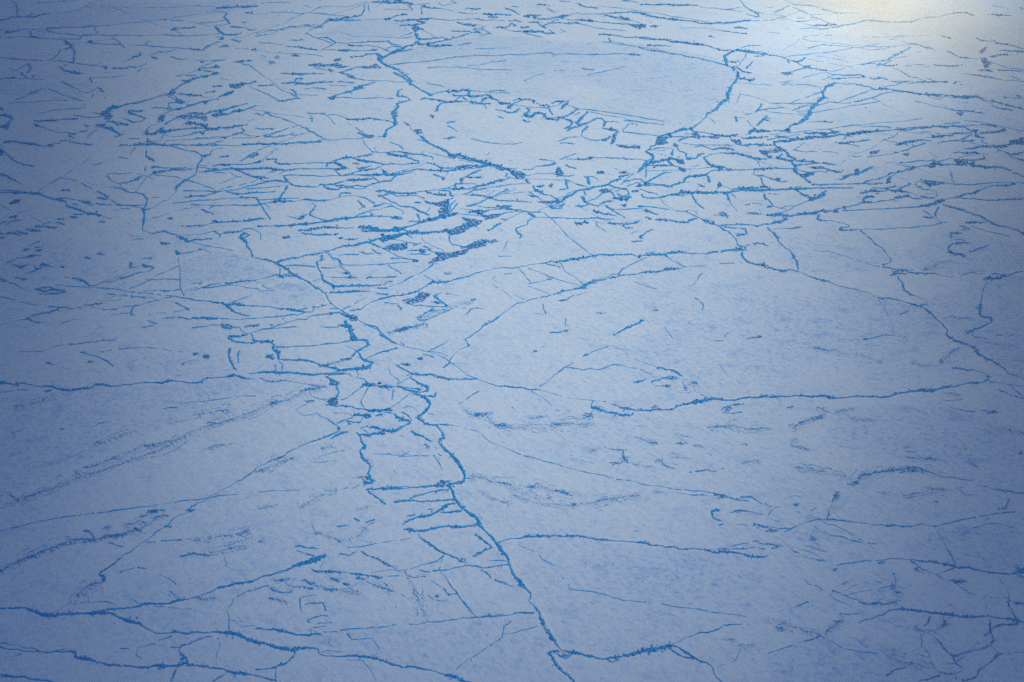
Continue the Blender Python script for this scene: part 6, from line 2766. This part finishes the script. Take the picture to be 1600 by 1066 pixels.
r1.8 %420,860 740,35 790,40 850,60
r1.5 %420,860 860,50 910,15
r1.5 %420,860 580,860 720,855 730,870
c1.6 %420,860 750,840 1000,825 1345,780
r1.6 %420,860 290,0 400,40 480,60
r2.2 @500,560 0,90 60,95
g @500,560 60,95 100,75 130,90
f2.4 @500,560 60,95 160,60 260,30 340,10
r2.2 @500,560 60,100 150,120 210,130
r2 @500,560 210,135 300,155 400,140 500,120 600,105 650,60 620,40
r1.6 @500,560 0,195 100,185 210,150
r2.4 @500,560 130,205 200,195 290,190 370,190 400,230
r2.2 @500,560 80,230 130,260 200,290
g @500,560 120,320 180,285 250,300 230,340 140,340
r2.6 @500,560 450,150 480,200 470,240 540,255 590,300 570,330
r2.8 @500,560 510,365 570,330 700,340
r3 @500,560 750,350 900,355
r1.6 @500,560 970,345 1150,375 1270,395
r2.4 @500,560 970,350 1080,395 1180,415 1260,470 1300,485
r1.8 @500,560 1120,400 1250,425 1340,405
g @500,560 1320,340 1370,370 1350,390 1310,360
r2 @500,560 960,75 970,105 1050,140 1150,190
r2 @500,560 1010,70 1100,80 1120,70
r2 @500,560 1150,195 1280,210 1380,195 1490,225
r1.8 @500,560 1490,225 1600,250
r2 @500,560 1270,490 1360,470 1430,485 1450,430
r2 @500,560 1530,990 1490,1010 1530,1050
r1.5 @500,560 1340,680 1420,705
r1.4 @500,560 1450,825 1600,830
c1.2 @500,560 860,120 880,190 930,240 990,270 970,330
c1.3 @500,560 970,320 1100,250
c1.3 @500,560 600,370 560,450 510,540 530,590 560,620
r1.6 @500,560 500,380 400,450 330,500 270,520
r1.4 @500,560 920,390 900,520
g @500,560 560,640 680,640 660,680 600,660
g @500,560 540,700 620,690 640,730 580,755
r1.8 @500,560 200,350 240,420 210,480
g @500,560 90,540 150,490 220,490 225,580 120,575
r2 @500,560 60,580 220,600
r1.6 @500,560 0,510 90,540
r1.5 @500,560 150,660 200,685 280,685 380,695 410,740 320,770 230,810
r1.6 @500,560 420,710 540,710
g @500,560 220,870 250,860 250,900
r2 @500,560 50,1000 150,940 230,910
r2 @500,560 130,1010 260,940 350,920
r1.5 @500,560 470,830 520,780 540,720
r1.4 @500,560 350,780 420,800 510,800
r1.4 @500,560 330,770 380,830
r2.2 @500,560 800,680 890,680
g @500,560 810,640 900,640 900,660 830,660
r2.4 @500,560 930,700 1000,750 1100,790
r2 @500,560 1020,670 1080,700 1150,780 1110,800
r2.2 @500,560 1110,810 1000,860 940,900
r2.6 @500,560 940,900 820,905
r2 @500,560 820,900 740,880 640,850
r1.6 @500,560 510,880 540,860 600,850
g @500,560 720,935 820,930 810,950 720,955
r2 @500,560 1150,910 1200,950 1290,980 1390,1040
r1.6 @500,560 1060,620 1090,600 1180,620 1220,660
r1.6 @500,560 700,720 780,700
r1.5 @500,560 540,890 600,930
"""
# ------------------------------------------------------------------ read the survey
TX = {'1': 0.0, '2': 400.0, '3': 800.0, '4': 1200.0}
TY = {'a': 0.0, 'b': 260.0, 'c': 530.0, 'd': 796.0}
K = 400.0 / 1579.0
ridges, patches, shards = [], [], []
WIN = set()
for line in SURVEY.strip().splitlines():
    line = line.strip()
    if not line: continue
    body, _, lab = line.partition('#')
    tok = body.split()
    ox = oy = 0.0; kk = K; pts = []; close = False
    for s in tok[1:]:
        if s[0] in '@%':
            ox, oy = map(float, s[1:].split(',')); kk = .125 if s[0] == '@' else 200 / 1345; close = True; WIN.add((ox, oy))
        elif s[0] in 'abcd':
            ox, oy = TX[s[1]], TY[s[0]]
        else:
            x, y = s.split(',')
            pts.append((float(x) * kk + ox, float(y) * kk + oy, float(x) * kk, float(y) * kk))
    P = [p[:2] for p in pts]
    if tok[0] == 'p':
        patches.append(dict(c=P[0], r=pts[1][2:]))
    elif tok[0] == 'g':
        shards.append(P)
    else:
        L = sum(math.dist(p, q) for p, q in zip(P[:-1], P[1:]))
        if L < 1: continue
        ridges.append(dict(k=tok[0][0], w=float(tok[0][1:]), p=P, L=L, label=lab.strip(), close=close))
# where the second, closer survey looked it replaces the first
def seen_close(P):
    return sum(any(a - 1 <= x <= a + 201 and b - 1 <= y <= b + 134 for a, b in WIN) for x, y in P) > .6 * len(P)
ridges = [r for r in ridges if r['close'] or r['label'] or not seen_close(r['p'])]
patches = [p for p in patches if not seen_close([p['c']])]

LAND = [((870,125),'the large oval floe at the top'),((910,180),'the looping ridge chain under the oval floe'),
 ((290,195),'the dense blue tangle at upper left'),((168,178),'the dark knot at upper left'),((225,310),'the y shaped ridge at left'),
 ((40,25),'the top left corner'),((390,25),'the left part of the top edge'),((570,25),'the tooth shaped corner at the top edge'),
 ((530,100),'the blue wedge left of the oval floe'),((600,90),'the left tip of the oval floe'),((612,180),'the zigzag ridge left of the oval floe'),
 ((690,332),'the darkest blot of the central tangle'),((860,310),'the right side of the central tangle'),((970,222),'the right end of the looping chain'),
 ((1150,95),'the right shoulder of the oval floe'),((1400,50),'the sunlit patch'),((1560,170),'the right edge below the sunlit patch'),
 ((1210,235),'the forked blue blot at upper right'),((1155,388),'the ring shaped knot right of centre'),((1140,510),'the big right hand floe'),
 ((1470,312),'the ridge crossing near the right edge'),((1570,570),'the right edge at mid height'),((1380,405),'the zigzag in the pale right floe'),
 ((35,430),'the left edge at mid height'),((440,455),'the grey floe left of centre'),((548,497),'the clotted knot left of centre'),
 ((650,545),'the snow filled lead'),((540,570),'the ladder like zone left of centre'),((522,600),'the dark knot left of centre'),
 ((620,622),'the small round floe at centre'),((635,715),'the bright square floe'),((660,790),'the ladder of rungs under the square floe'),
 ((850,780),'the drift field right of the square floe'),((1060,600),'the shattered patch in the right floe'),((945,640),'the hooked end of the long level ridge'),
 ((1000,715),'the rubble scatter under the long level ridge'),((1420,735),'the arched feathered ridge at right'),((1250,820),'the shattered zone at lower right'),
 ((135,957),'the lower left fork'),((215,825),'the long snow tails at lower left'),((15,770),'the low part of the left edge'),
 ((490,915),'the tangled drifts near the bottom'),((755,850),'the arrowhead by the boldest ridge'),((875,1022),'the small triangle on the boldest ridge'),
 ((1000,900),'the empty floe at lower right of centre'),((1070,1025),'the split lens near the bottom edge'),((1550,1040),'the bottom right corner'),
 ((1395,915),'the feathered column at lower right'),((40,1045),'the bottom left corner'),((560,400),'the straight slanting ridge left of centre'),
 ((150,350),'the broken ridge on the dim left side'),((1060,250),'the shattered strip right of the looping chain'),((330,620),'the long dark stepped ridge from the left edge'),
 ((300,705),'the long feathered ridge at mid left'),((1590,960),'the dark blot on the lower right edge'),((700,990),'the bold notched ridge at the bottom')]
used = {}
def rel(c, l):
    dx, dy = c[0] - l[0], (c[1] - l[1]) * 1.4
    if math.hypot(dx, dy) < 16: return 'at'
    if abs(dx) > abs(dy): return 'right of' if dx > 0 else 'left of'
    return 'below' if dy > 0 else 'above'
def auto_label(c, noun, adjs):
    near = sorted(LAND, key=lambda q: math.hypot(c[0] - q[0][0], 1.5 * (c[1] - q[0][1])))[:5]
    cands = []
    for n_ in near[:3]:
        for a in adjs: cands.append(f"{a} {noun} {rel(c, n_[0])} {n_[1]}")
    for n_ in near[3:]:
        cands.append(f"{adjs[-1]} {noun} {rel(c, n_[0])} {n_[1]}")
    for s in cands:
        if s not in used and len(s.split()) <= 16:
            used[s] = 1; return s
    for word in ('second', 'third', 'fourth', 'fifth', 'sixth', 'seventh'):
        for s in cands:
            q = word + ' ' + s
            if q not in used and len(q.split()) <= 16:
                used[q] = 1; return q
    return cands[0]

def adjectives(r):
    (x0, y0), (x1, y1) = r['p'][0], r['p'][-1]
    if x1 < x0: x0, y0, x1, y1 = x1, y1, x0, y0
    dx, dy = x1 - x0, y1 - y0
    if abs(dy) > 1.3 * abs(dx): o_ = 'upright'
    elif abs(dy) < .14 * abs(dx): o_ = 'level'
    else: o_ = 'right falling' if dy > 0 else 'right climbing'
    chord = math.hypot(dx, dy)
    s_ = 'hooked' if chord < .72 * r['L'] else 'crooked' if chord < .93 * r['L'] else 'straight'
    l_ = 'tiny' if r['L'] < 25 else 'short' if r['L'] < 55 else 'long' if r['L'] > 120 else 'medium length'
    w_ = 'dark' if r['w'] >= 2.2 else 'fine'
    ft = 'feathered ' if r['k'] == 'f' else ''
    return [f"{ft}{o_}", f"{l_} {ft}{o_}", f"{s_} {ft}{o_}", f"{w_} {s_} {ft}{o_}", f"{l_} {w_} {s_} {ft}{o_}"]

def build_line(heap, dheap, r):
    """adds the rubble of a surveyed ridge to heap, its snow tails to dheap"""
    k, wpx = r['k'], r['w'] + (.85 if r.get('close') else 0)
    px = jagged(r['p'], .03 if k == 'c' else .045 if r.get('close') else .075)
    if k == 'f': wpx *= .68
    n = len(px)
    g = ground(px[:, 0], px[:, 1]); m = mpp(px[:, 0], px[:, 1])
    wob = .38 + 1.3 * smooth_noise(n, 20) * (.4 + smooth_noise(n, 3.0))
    if k == 'c': wob = .5 + .8 * smooth_noise(n, 5)
    hw = .5 * (wpx * WSCALE + (.3 if wpx < 2 else .1) + .6 * np.clip((560 - px[:, 1]) / 300, 0, 1)) * m * wob
    tg = np.gradient(g, axis=0); tg /= np.linalg.norm(tg, axis=1)[:, None] + 1e-9
    sd = CAM_H / np.hypot(CAM_H, np.hypot(g[:, 0], g[:, 1]))
    broad = np.minimum(1 / np.hypot(tg[:, 1], tg[:, 0] * sd), 1.9)     # ridges across the view are the broader ones
    hw = hw * (.25 + .75 * broad)
    hh = hw * rng.uniform(.25, .8, n) * (.4 if k == 'c' else .6)
    gapn = smooth_noise(n, 6)
    if r.get('close'): gapn = gapn + .1
    keep = gapn > (.20 if wpx < 1.5 else .12 if wpx < 2 else .03 if wpx < 2.8 else -1)
    ribbon(heap, g, hw * (.85 if k != 'c' else .9), hh, keep)
    if k in 'rf':
        reps = 1
        idx = np.repeat(np.nonzero(keep)[0], reps)
        sp = hw[idx] * (1.0 if k == 'r' else 1.4)
        xy = g[idx] + rng.normal(0, 1, (len(idx), 2)) * sp[:, None] * .7
        blocks(heap, xy, hw[idx] * rng.uniform(.25, .75, len(idx)))
        # stray spurs
        idx = rng.integers(0, n, max(1, n // 10))
        a = rng.uniform(0, 6.28, len(idx))
        for j, i in enumerate(idx):
            if not keep[i]: continue
            ln = hw[i] * rng.uniform(1.2, 3.2)
            tt = np.linspace(0, 1, 5)
            ang = a[j] + np.cumsum(rng.normal(0, .35, 5))
            q = g[i] + np.cumsum(np.stack([np.cos(ang), np.sin(ang)], -1) * ln / 5, axis=0)
            ribbon(heap, q, hw[i] * .35 * (1 - .6 * tt), hh[i] * .4 * (1 - .5 * tt), np.ones(5, bool))
    if k == 'r' and r['w'] >= 2.4 and dheap is not None and n > 24 and px[:, 1].mean() > 430:
        # snow banks added along both feet of the larger ridges for pale lit rims
        ker = np.hanning(19); ker /= ker.sum()
        gs = np.stack([np.convolve(g[:, c], ker, 'valid') for c in (0, 1)], -1)
        o_ = (n - len(gs)) // 2; sl_ = slice(o_, o_ + len(gs)); ns_ = len(gs)
        ts_ = np.gradient(gs, axis=0); ts_ /= np.linalg.norm(ts_, axis=1)[:, None] + 1e-9
        nr = np.stack([-ts_[:, 1], ts_[:, 0]], -1)
        for side in (-1, 1):
            bw = (hw[sl_].mean() * .5 + .25 * m[sl_]) * (.4 + .9 * smooth_noise(ns_, 16))
            ribbon(dheap, gs + nr * (side * (hw[sl_].mean() * 1.15 + bw * .9))[:, None], bw, bw * (.12 + .16 * smooth_noise(ns_, 10)), smooth_noise(ns_, 18) > .35)
    if k == 'f' and r['L'] > 60:
        # a feathered ridge is a belt: broken parallel strands either side of its main line
        dpx = np.gradient(px, axis=0); dpx /= np.linalg.norm(dpx, axis=1)[:, None] + 1e-9
        npx = np.stack([-dpx[:, 1], dpx[:, 0]], -1)
        fsc = .35 + .65 * px[:, 1:2] / 1066
        for off in (-11, -6, 5, 9):
            q = px + npx * (off * (.5 + smooth_noise(n, 25))[:, None] + rng.normal(0, .6, (n, 1))) * fsc
            gq = ground(q[:, 0], q[:, 1])
            kq = smooth_noise(n, 9) > .56
            hq = .5 * m * rng.uniform(.6, 2.0, n) * (.4 + smooth_noise(n, 4))
            ribbon(heap, gq, hq, hq * .5, kq)
            if dheap is not None:
                idx = np.nonzero(kq)[0][::4]
                drifts(dheap, gq[idx], m[idx] * rng.uniform(5, 14, len(idx)), m[idx] * rng.uniform(1.2, 2.4, len(idx)), m[idx] * rng.uniform(.3, .7, len(idx)))
    if k == 'f' and dheap is not None:
        idx = rng.integers(0, n, int(n * .65) + 1)
        ln = m[idx] * rng.uniform(6, 22, len(idx)) * (.5 + .8 * rng.uniform(0, 1, len(idx)))
        xy = g[idx] + rng.normal(0, 1, (len(idx), 2)) * (hw[idx] * 1.2 + m[idx] * 2.5)[:, None]
        drifts(dheap, xy, ln, m[idx] * rng.uniform(1.0, 2.2, len(idx)), m[idx] * rng.uniform(.3, .65, len(idx)))
        # blue strips alongside the tails: bared ice faces, and tail shadows built as ice
        for i in rng.integers(0, n, int(n * 1.5) + 1):
            ln = m[i] * rng.uniform(2, 12); ang = math.atan2(WIND[1], WIND[0]) + rng.normal(0, .18)
            st = g[i] + rng.normal(0, 1, 2) * (hw[i] + m[i] * 2.8) - WIND * m[i] * rng.uniform(-2, 3)
            tt = np.linspace(0, 1, 5)
            q = st + np.stack([np.cos(ang + .2 * tt), np.sin(ang + .2 * tt)], -1) * (ln * tt)[:, None]
            ribbon(heap, q, m[i] * rng.uniform(.3, .75) * (1 - .7 * tt), m[i] * .2 * (1 - tt), np.ones(5, bool))
        idx = rng.integers(0, n, int(n * .7) + 1)
        d = WIND[None] * (m[idx] * rng.uniform(-4, 7, len(idx)))[:, None]
        blocks(heap, g[idx] + d + rng.normal(0, 1, (len(idx), 2)) * m[idx][:, None] * .6, hw[idx] * rng.uniform(.4, 1.0, len(idx)))

WSCALE = 1.15

def finish(name, heap, mat, parent=None, origin=None):
    v, q = heap.arrays()
    if origin is None: origin = np.array([*v[:, :2].mean(0), 0.0])
    me = quad_mesh(name, v - origin, q, mat)
    o = link(name, me, parent)
    if parent is None: o.location = origin
    return o, origin

# the 300 ridges and cracks that show largest are things; hairlines beyond that are one mass
def rank(r): return r['L'] * r['w'] ** 1.5 + (1e6 if r['label'] else 0)
rid = sorted([r for r in ridges if r['k'] in 'rf'], key=rank, reverse=True)
crk = sorted([r for r in ridges if r['k'] == 'c'], key=rank, reverse=True)
for r in ridges:
    if r['label']: used[r['label']] = 1
def place_thing(r, name, noun, cat, grp):
    h, dh = Heap(), Heap()
    build_line(h, dh, r)
    if h.n == 0: return
    o, org = finish(name, h, m_ice)
    mid = r['p'][len(r['p']) // 2]
    o['label'] = r['label'] or auto_label(mid, noun, adjectives(r))
    o['category'] = cat
    o['group'] = grp
    if dh.n:
        finish('snow_drift', dh, m_drift, o, org)
for r in rid[:300]: place_thing(r, 'pressure_ridge', 'blue ice ridge', 'ice ridge', 'pressure ridges between the ice floes')
for r in crk[:300]: place_thing(r, 'ice_crack', 'thin blue crack', 'ice crack', 'thin cracks across the ice floes')

fine = Heap(); fine_d = Heap()
for r in rid[300:] + crk[300:]: build_line(fine, fine_d, r)

# rubble heaps
def heap_patch(h, c, rr, dens=1.0):
    m = float(mpp(*c)); area = math.pi * rr[0] * rr[1]
    ns = int(area * .040 * dens) + 3
    for _ in range(ns):
        a = random.uniform(0, 6.28); q = math.sqrt(random.random())
        x, y = c[0] + rr[0] * q * math.cos(a), c[1] + rr[1] * q * math.sin(a)
        ln = random.uniform(.35, 1.1) * min(rr[0], 14) + 2
        ang = random.gauss(-.1, .35)
        P = [(x - ln / 2 * math.cos(ang), y - ln * .28 * math.sin(ang) - random.gauss(0, .5)), (x, y + random.gauss(0, .8)), (x + ln / 2 * math.cos(ang), y + ln * .28 * math.sin(ang))]
        px = jagged(P, .16); g = ground(px[:, 0], px[:, 1]); mm = mpp(px[:, 0], px[:, 1])
        hw = .5 * random.uniform(.8, 1.9) * mm * (.5 + smooth_noise(len(px), 2.5)) * WSCALE
        ribbon(h, g, hw, hw * rng.uniform(.3, .9, len(px)), np.ones(len(px), bool))
    nb_ = int(area * (.10 if rr[1] > .5 * rr[0] else .24) * dens) + 4
    a = rng.uniform(0, 6.28, nb_); q = np.sqrt(rng.uniform(0, 1.25, nb_)) * (.45 + .75 * (.5 + .5 * np.sin(a * 3 + rng.uniform(0, 6)) * np.sin(a * 5)))
    xy = ground(c[0] + rr[0] * q * np.cos(a), c[1] + rr[1] * q * np.sin(a))
    blocks(h, xy, m * rng.uniform(.5, 1.9, nb_))
for p in patches:
    h = Heap(); heap_patch(h, p['c'], p['r'], 1.9 if 560 < p['c'][0] < 800 and 295 < p['c'][1] < 420 else 1.0)
    o, _ = finish('rubble_heap', h, m_ice)
    big = p['r'][0] > 11 or p['r'][1] > 5
    tall = p['r'][1] > .8 * p['r'][0]
    sh = 'upright' if tall else 'flat' if p['r'][1] < .3 * p['r'][0] else 'ragged'
    o['label'] = auto_label(p['c'], 'blue ice rubble', [f"{'broad' if big else 'small'} patch of".strip(), f"{sh} patch of", f"{'broad' if big else 'small'} {sh} patch of"])
    o['category'] = 'ice rubble'; o['group'] = 'patches of broken ice'

def heap_shard(h, P):
    P = np.array(P); x0, y0 = P.min(0); x1, y1 = P.max(0)
    def ins(x, y):
        a = np.zeros(len(x), bool)
        for (ax, ay), (bx, by) in zip(P, np.roll(P, -1, 0)):
            if ay == by: continue
            a ^= ((ay > y) != (by > y)) & (x < (bx - ax) * (y - ay) / (by - ay) + ax)
        return a
    n_ = int((x1 - x0 + 2) * (y1 - y0 + 2) * 1.5) + 12
    x = rng.uniform(x0, x1, n_); y = rng.uniform(y0, y1, n_)
    thin = 1.2 * np.sin((y + .3 * x) * 1.5 + 2 * np.sin(x * .17) + P[0, 0]) + .7 * np.sin(x * .7 - y * .9) + rng.normal(0, .5, n_)
    k = ins(x, y) & (thin > -.6)
    x = x[k] + rng.normal(0, .5, k.sum()); y = y[k] + rng.normal(0, .35, k.sum())
    if len(x): blocks(h, ground(x, y), mpp(x, y) * rng.uniform(.9, 2.2, len(x)), .4)
    # cracks running out of the corners and along the rim
    for a, b in zip(P, np.roll(P, -1, 0)):
        if math.dist(a, b) < 3: continue
        px = jagged([a, b], .07); g = ground(px[:, 0], px[:, 1]); m = mpp(px[:, 0], px[:, 1])
        hw = .5 * m * (.5 + 1.2 * smooth_noise(len(px), 3)); ribbon(h, g, hw, hw * .4, smooth_noise(len(px), 5) > .2)
def extent(P): return (max(p[0] for p in P) - min(p[0] for p in P)) * (max(p[1] for p in P) - min(p[1] for p in P) + 1)
shards.sort(key=extent, reverse=True)
n_shard = 300 - len(patches)
for P in shards[n_shard:]: heap_shard(fine, P)
for P in shards[:n_shard]:
    h = Heap(); heap_shard(h, P)
    o, _ = finish('rubble_heap', h, m_ice)
    xs_, ys_ = [p[0] for p in P], [p[1] for p in P]
    wd, ht = max(xs_) - min(xs_), max(ys_) - min(ys_)
    sz = 'broad' if wd > 24 else 'small' if wd < 9 else 'mid sized'
    sh = 'upright' if ht > .75 * wd else 'flat' if ht < .25 * wd else 'slanting'
    o['label'] = auto_label((sum(xs_) / len(P), sum(ys_) / len(P)), 'blue ice rubble', [f"{sz} sliver of", f"{sh} sliver of", f"{sz} {sh} sliver of"])
    o['category'] = 'ice rubble'; o['group'] = 'patches of broken ice'

# fine broken lines that nobody could count: (px, py, rx, ry, number, width)
FIELDS = [(130,380,150,110,110,1.1),(470,120,100,120,120,1.2),(690,320,150,80,190,1.3),(900,290,230,75,230,1.3),(1300,240,320,80,230,1.2),
 (1400,110,210,80,150,1.1),(200,80,210,80,90,1.1),(1050,30,260,32,110,1.1),(420,290,170,60,110,1.1),(1150,260,90,50,70,1.4),(290,195,80,35,60,1.4),
 (1120,660,180,50,90,1.1),(1240,830,110,50,90,1.2),(1350,920,70,40,60,1.2),(1480,1000,120,60,50,1.1),(850,785,100,22,70,1.0),(900,655,110,20,50,1.2),
 (480,910,90,25,60,1.0),(1000,700,120,30,70,1.1),(1050,610,60,35,50,1.1),(200,570,180,30,60,1.0),(1400,740,160,50,50,1.0),(560,570,60,15,40,1.0),
 (560,430,120,50,60,1.1),(120,480,140,60,70,1.1),(700,220,140,50,60,1.0),(680,450,90,40,40,1.1),(800,533,800,540,700,.75),(800,200,800,200,420,.85)]
for (x, y, rx, ry, cnt, wd) in FIELDS:
    for _ in range(int(cnt * (.14 if rx < 500 else .6))):
        a = random.uniform(0, 6.28); q = math.sqrt(random.random()) if rx < 500 else 1
        if rx < 500: cx_, cy_ = x + rx * q * math.cos(a), y + ry * q * math.sin(a)
        else: cx_, cy_ = random.uniform(x - rx, x + rx), random.uniform(y - ry, y + ry)
        if not (-20 < cx_ < 1620 and 0 < cy_ < 1080): continue
        if ((cx_ - 1440) / 190) ** 2 + ((cy_ - 20) / 80) ** 2 < 1 and random.random() < .7: continue
        ln = random.expovariate(1 / 9.0) + 4 if rx < 500 else random.uniform(2, 9)
        gd = ground(cx_, cy_); m = float(mpp(cx_, cy_))
        ang = random.gauss(0, .55) + random.choice((0, 0, math.atan2(WIND[1], WIND[0])))
        npt = max(4, int(ln / 1.6))
        an = ang + np.cumsum(rng.normal(0, .25, npt))
        g = gd + np.cumsum(np.stack([np.cos(an), np.sin(an)], -1) * ln * m / npt, axis=0)
        hw = .5 * wd * random.uniform(.6, 1.5) * m * (.4 + smooth_noise(npt, 2.5))
        ribbon(fine, g, hw, hw * .5, np.ones(npt, bool))
        if rx < 500 and random.random() < .6:
            nb_ = int(ln / 2) + 1
            blocks(fine, g[rng.integers(0, npt, nb_)] + rng.normal(0, 1, (nb_, 2)) * hw.mean(), hw.mean() * rng.uniform(.6, 1.5, nb_))
# longer thin leads and ridgelets threading the shattered zones
LONG = [(130,380,150,110,25),(470,120,110,120,45),(690,320,160,80,60),(900,290,230,75,80),(1300,240,320,80,90),(1380,110,220,80,45),(200,80,210,80,35),
 (1050,30,280,34,60),(420,290,180,70,50),(1150,260,90,50,20),(300,195,100,40,20),(700,30,180,40,30),(1500,230,100,60,35),(560,430,120,60,16),(1240,830,110,50,6),(1380,930,90,50,4),(1480,1010,120,50,4)]
seg = np.array([(*a, *b) for r in ridges for a, b in zip(r['p'][:-1], r['p'][1:])])
def shoot(x, y, dx, dy, far):
    """distance to the first line that a fracture growing from x, y would run into"""
    ex, ey = seg[:, 2] - seg[:, 0], seg[:, 3] - seg[:, 1]
    den = dx * ey - dy * ex
    den = np.where(np.abs(den) < 1e-9, 1e-9, den)
    qx, qy = seg[:, 0] - x, seg[:, 1] - y
    tt = (qx * ey - qy * ex) / den; uu = (qx * dy - qy * dx) / den
    ok = (tt > .8) & (uu >= -.02) & (uu <= 1.02)
    return min(far, tt[ok].min()) if ok.any() else far
CLEAR = [FLOES[k][0] for k in (0, 1, 2, 4)] + [[(640,172),(690,152),(780,168),(880,205),(960,215),(900,250),(830,262),(770,255),(700,232),(655,205)],
 [(570,692),(640,680),(700,690),(725,745),(640,762),(575,758)],[(500,240),(600,215),(610,180),(650,200),(640,225),(560,232)],[(0,1010),(0,960),(140,958),(210,985),(170,1010)]]
def clear(x, y):
    for P in CLEAR:
        c = False
        for (ax, ay), (bx, by) in zip(P, P[1:] + P[:1]):
            if (ay > y) != (by > y) and x < (bx - ax) * (y - ay) / (by - ay) + ax: c = not c
        if c: return True
    return False
for (x, y, rx, ry, cnt) in LONG:
    for _ in range(int(cnt * 1.15)):
        a = random.uniform(0, 6.28); q = math.sqrt(random.random())
        cx_, cy_ = x + rx * q * math.cos(a), y + ry * q * math.sin(a)
        if not (-20 < cx_ < 1620 and 2 < cy_ < 1080): continue
        if ((cx_ - 1440) / 170) ** 2 + ((cy_ - 10) / 70) ** 2 < 1 and random.random() < .6: continue
        if clear(cx_, cy_): continue
        if seen_close([(cx_, cy_)]) and random.random() < .88: continue
        fs = .25 + .4 * cy_ / 1066
        th = random.uniform(-1.15, 1.15)
        dx, dy = math.cos(th), math.sin(th) * fs
        k = math.hypot(dx, dy); dx /= k; dy /= k
        far = random.uniform(40, 170) * (1 if abs(dy) < .5 else .6)
        f1 = shoot(cx_, cy_, dx, dy, far); f2 = shoot(cx_, cy_, -dx, -dy, far)
        if f1 + f2 < 6: continue
        A = (cx_ - dx * f2, cy_ - dy * f2); B = (cx_ + dx * f1, cy_ + dy * f1)
        seg = np.vstack([seg, [*A, *B]])
        L = f1 + f2
        mids = [(A[0] + (B[0] - A[0]) * s_ + random.gauss(0, .03) * L, A[1] + (B[1] - A[1]) * s_ + random.gauss(0, .03) * L * fs) for s_ in (.3, .65)]
        build_line(fine, None, dict(k=random.choice('rrc'), w=random.choice((.8, 1.0, 1.2, 1.5, 1.9)), p=[A, *mids, B], L=L))
o, _ = finish('ice_fragments', fine, m_ice); o['kind'] = 'stuff'; o['label'] = 'scattered broken blue ice and hairline cracks on the snow'

# wind-built snow drifts scattered over the floes, plus the tails of the minor ridges
n = 1300
px = rng.uniform(-20, 1620, n); py = 1090 - 560 * rng.uniform(0, 1, n) ** 1.5
g = ground(px, py); m = mpp(px, py)
drifts(fine_d, g, m * rng.uniform(3, 14, n), m * rng.uniform(1.2, 3.6, n), m * rng.uniform(.4, 1.1, n), .3)
o, _ = finish('snow_drifts', fine_d, m_drift); o['kind'] = 'stuff'; o['label'] = 'small wind built snow drifts strewn over the floes'

# ------------------------------------------------------------------ air
def volume_material(name, color, density, aniso):
    m = bpy.data.materials.new(name); m.use_nodes = True
    q = m.node_tree; q.nodes.clear()
    out = q.nodes.new('ShaderNodeOutputMaterial'); v = q.nodes.new('ShaderNodeVolumePrincipled')
    v.inputs['Color'].default_value = (*color, 1); v.inputs['Density'].default_value = density
    v.inputs['Anisotropy'].default_value = aniso
    q.links.new(v.outputs[0], out.inputs['Volume'])
    return m, q, v
BX = np.array([[-1,-1,-1],[1,-1,-1],[1,1,-1],[-1,1,-1],[-1,-1,1],[1,-1,1],[1,1,1],[-1,1,1]], float)
BQ = np.array([[0,3,2,1],[4,5,6,7],[0,1,5,4],[1,2,6,5],[2,3,7,6],[3,0,4,7]])
ext = max(abs(xs[0]), abs(xs[-1]), abs(ys[0]), abs(ys[-1])) + 50
lo, hi = -2.0, CAM_H + 60
m_haze, _, _ = volume_material('pale_air', (.90, .95, 1.0), HAZE, 0.2)
v = BX * np.array([ext, ext, (hi - lo) / 2]) + np.array([0, 0, (hi + lo) / 2])
o = link('haze', quad_mesh('haze', v, BQ, m_haze)); o['kind'] = 'stuff'; o['label'] = 'thin pale haze over the ice'

# low fog bank under the gap, the warm sun glow tinted into its colour
c0 = ground(1370, 5); c1 = ground(1370, 110)
RX, RY, RZ = 820.0, float(c0[1] - c1[1]) * 1.75, 110.0
m_mist, q, vol = volume_material('sun_tinted_fog', (1.0, .94, .66), .002, .4)
tc = nd(q, 'ShaderNodeTexCoord'); ln_ = nd(q, 'ShaderNodeVectorMath', operation='LENGTH')
mp = nd(q, 'ShaderNodeMapping'); mp.inputs['Scale'].default_value = (1 / RX, 1 / RY, 1 / RZ)
q.links.new(tc.outputs['Object'], mp.inputs[0]); q.links.new(mp.outputs[0], ln_.inputs[0])
nz = nd(q, 'ShaderNodeTexNoise'); nz.inputs['Scale'].default_value = .006; nz.inputs['Detail'].default_value = 4
q.links.new(tc.outputs['Object'], nz.inputs['Vector'])
fall = ramp(q, math_(q, 'ADD', ln_.outputs['Value'], math_(q, 'MULTIPLY', ramp(q, nz.outputs[0], .3, .7), .22)), 1.05, .0, 0.0, FOG)
q.links.new(fall, vol.inputs['Density'])
me = bpy.data.meshes.new('fog_bank'); import bmesh
bm = bmesh.new(); bmesh.ops.create_icosphere(bm, subdivisions=4, radius=1.0)
for vv in bm.verts: vv.co = (vv.co.x * RX, vv.co.y * RY, vv.co.z * RZ)
bm.to_mesh(me); bm.free(); me.materials.append(m_mist)
o = link('fog_bank', me); o.location = (c0[0], c0[1], 0); o['kind'] = 'stuff'; o['label'] = 'bank of fog lying on the ice, tinted warm for the sunlit patch'
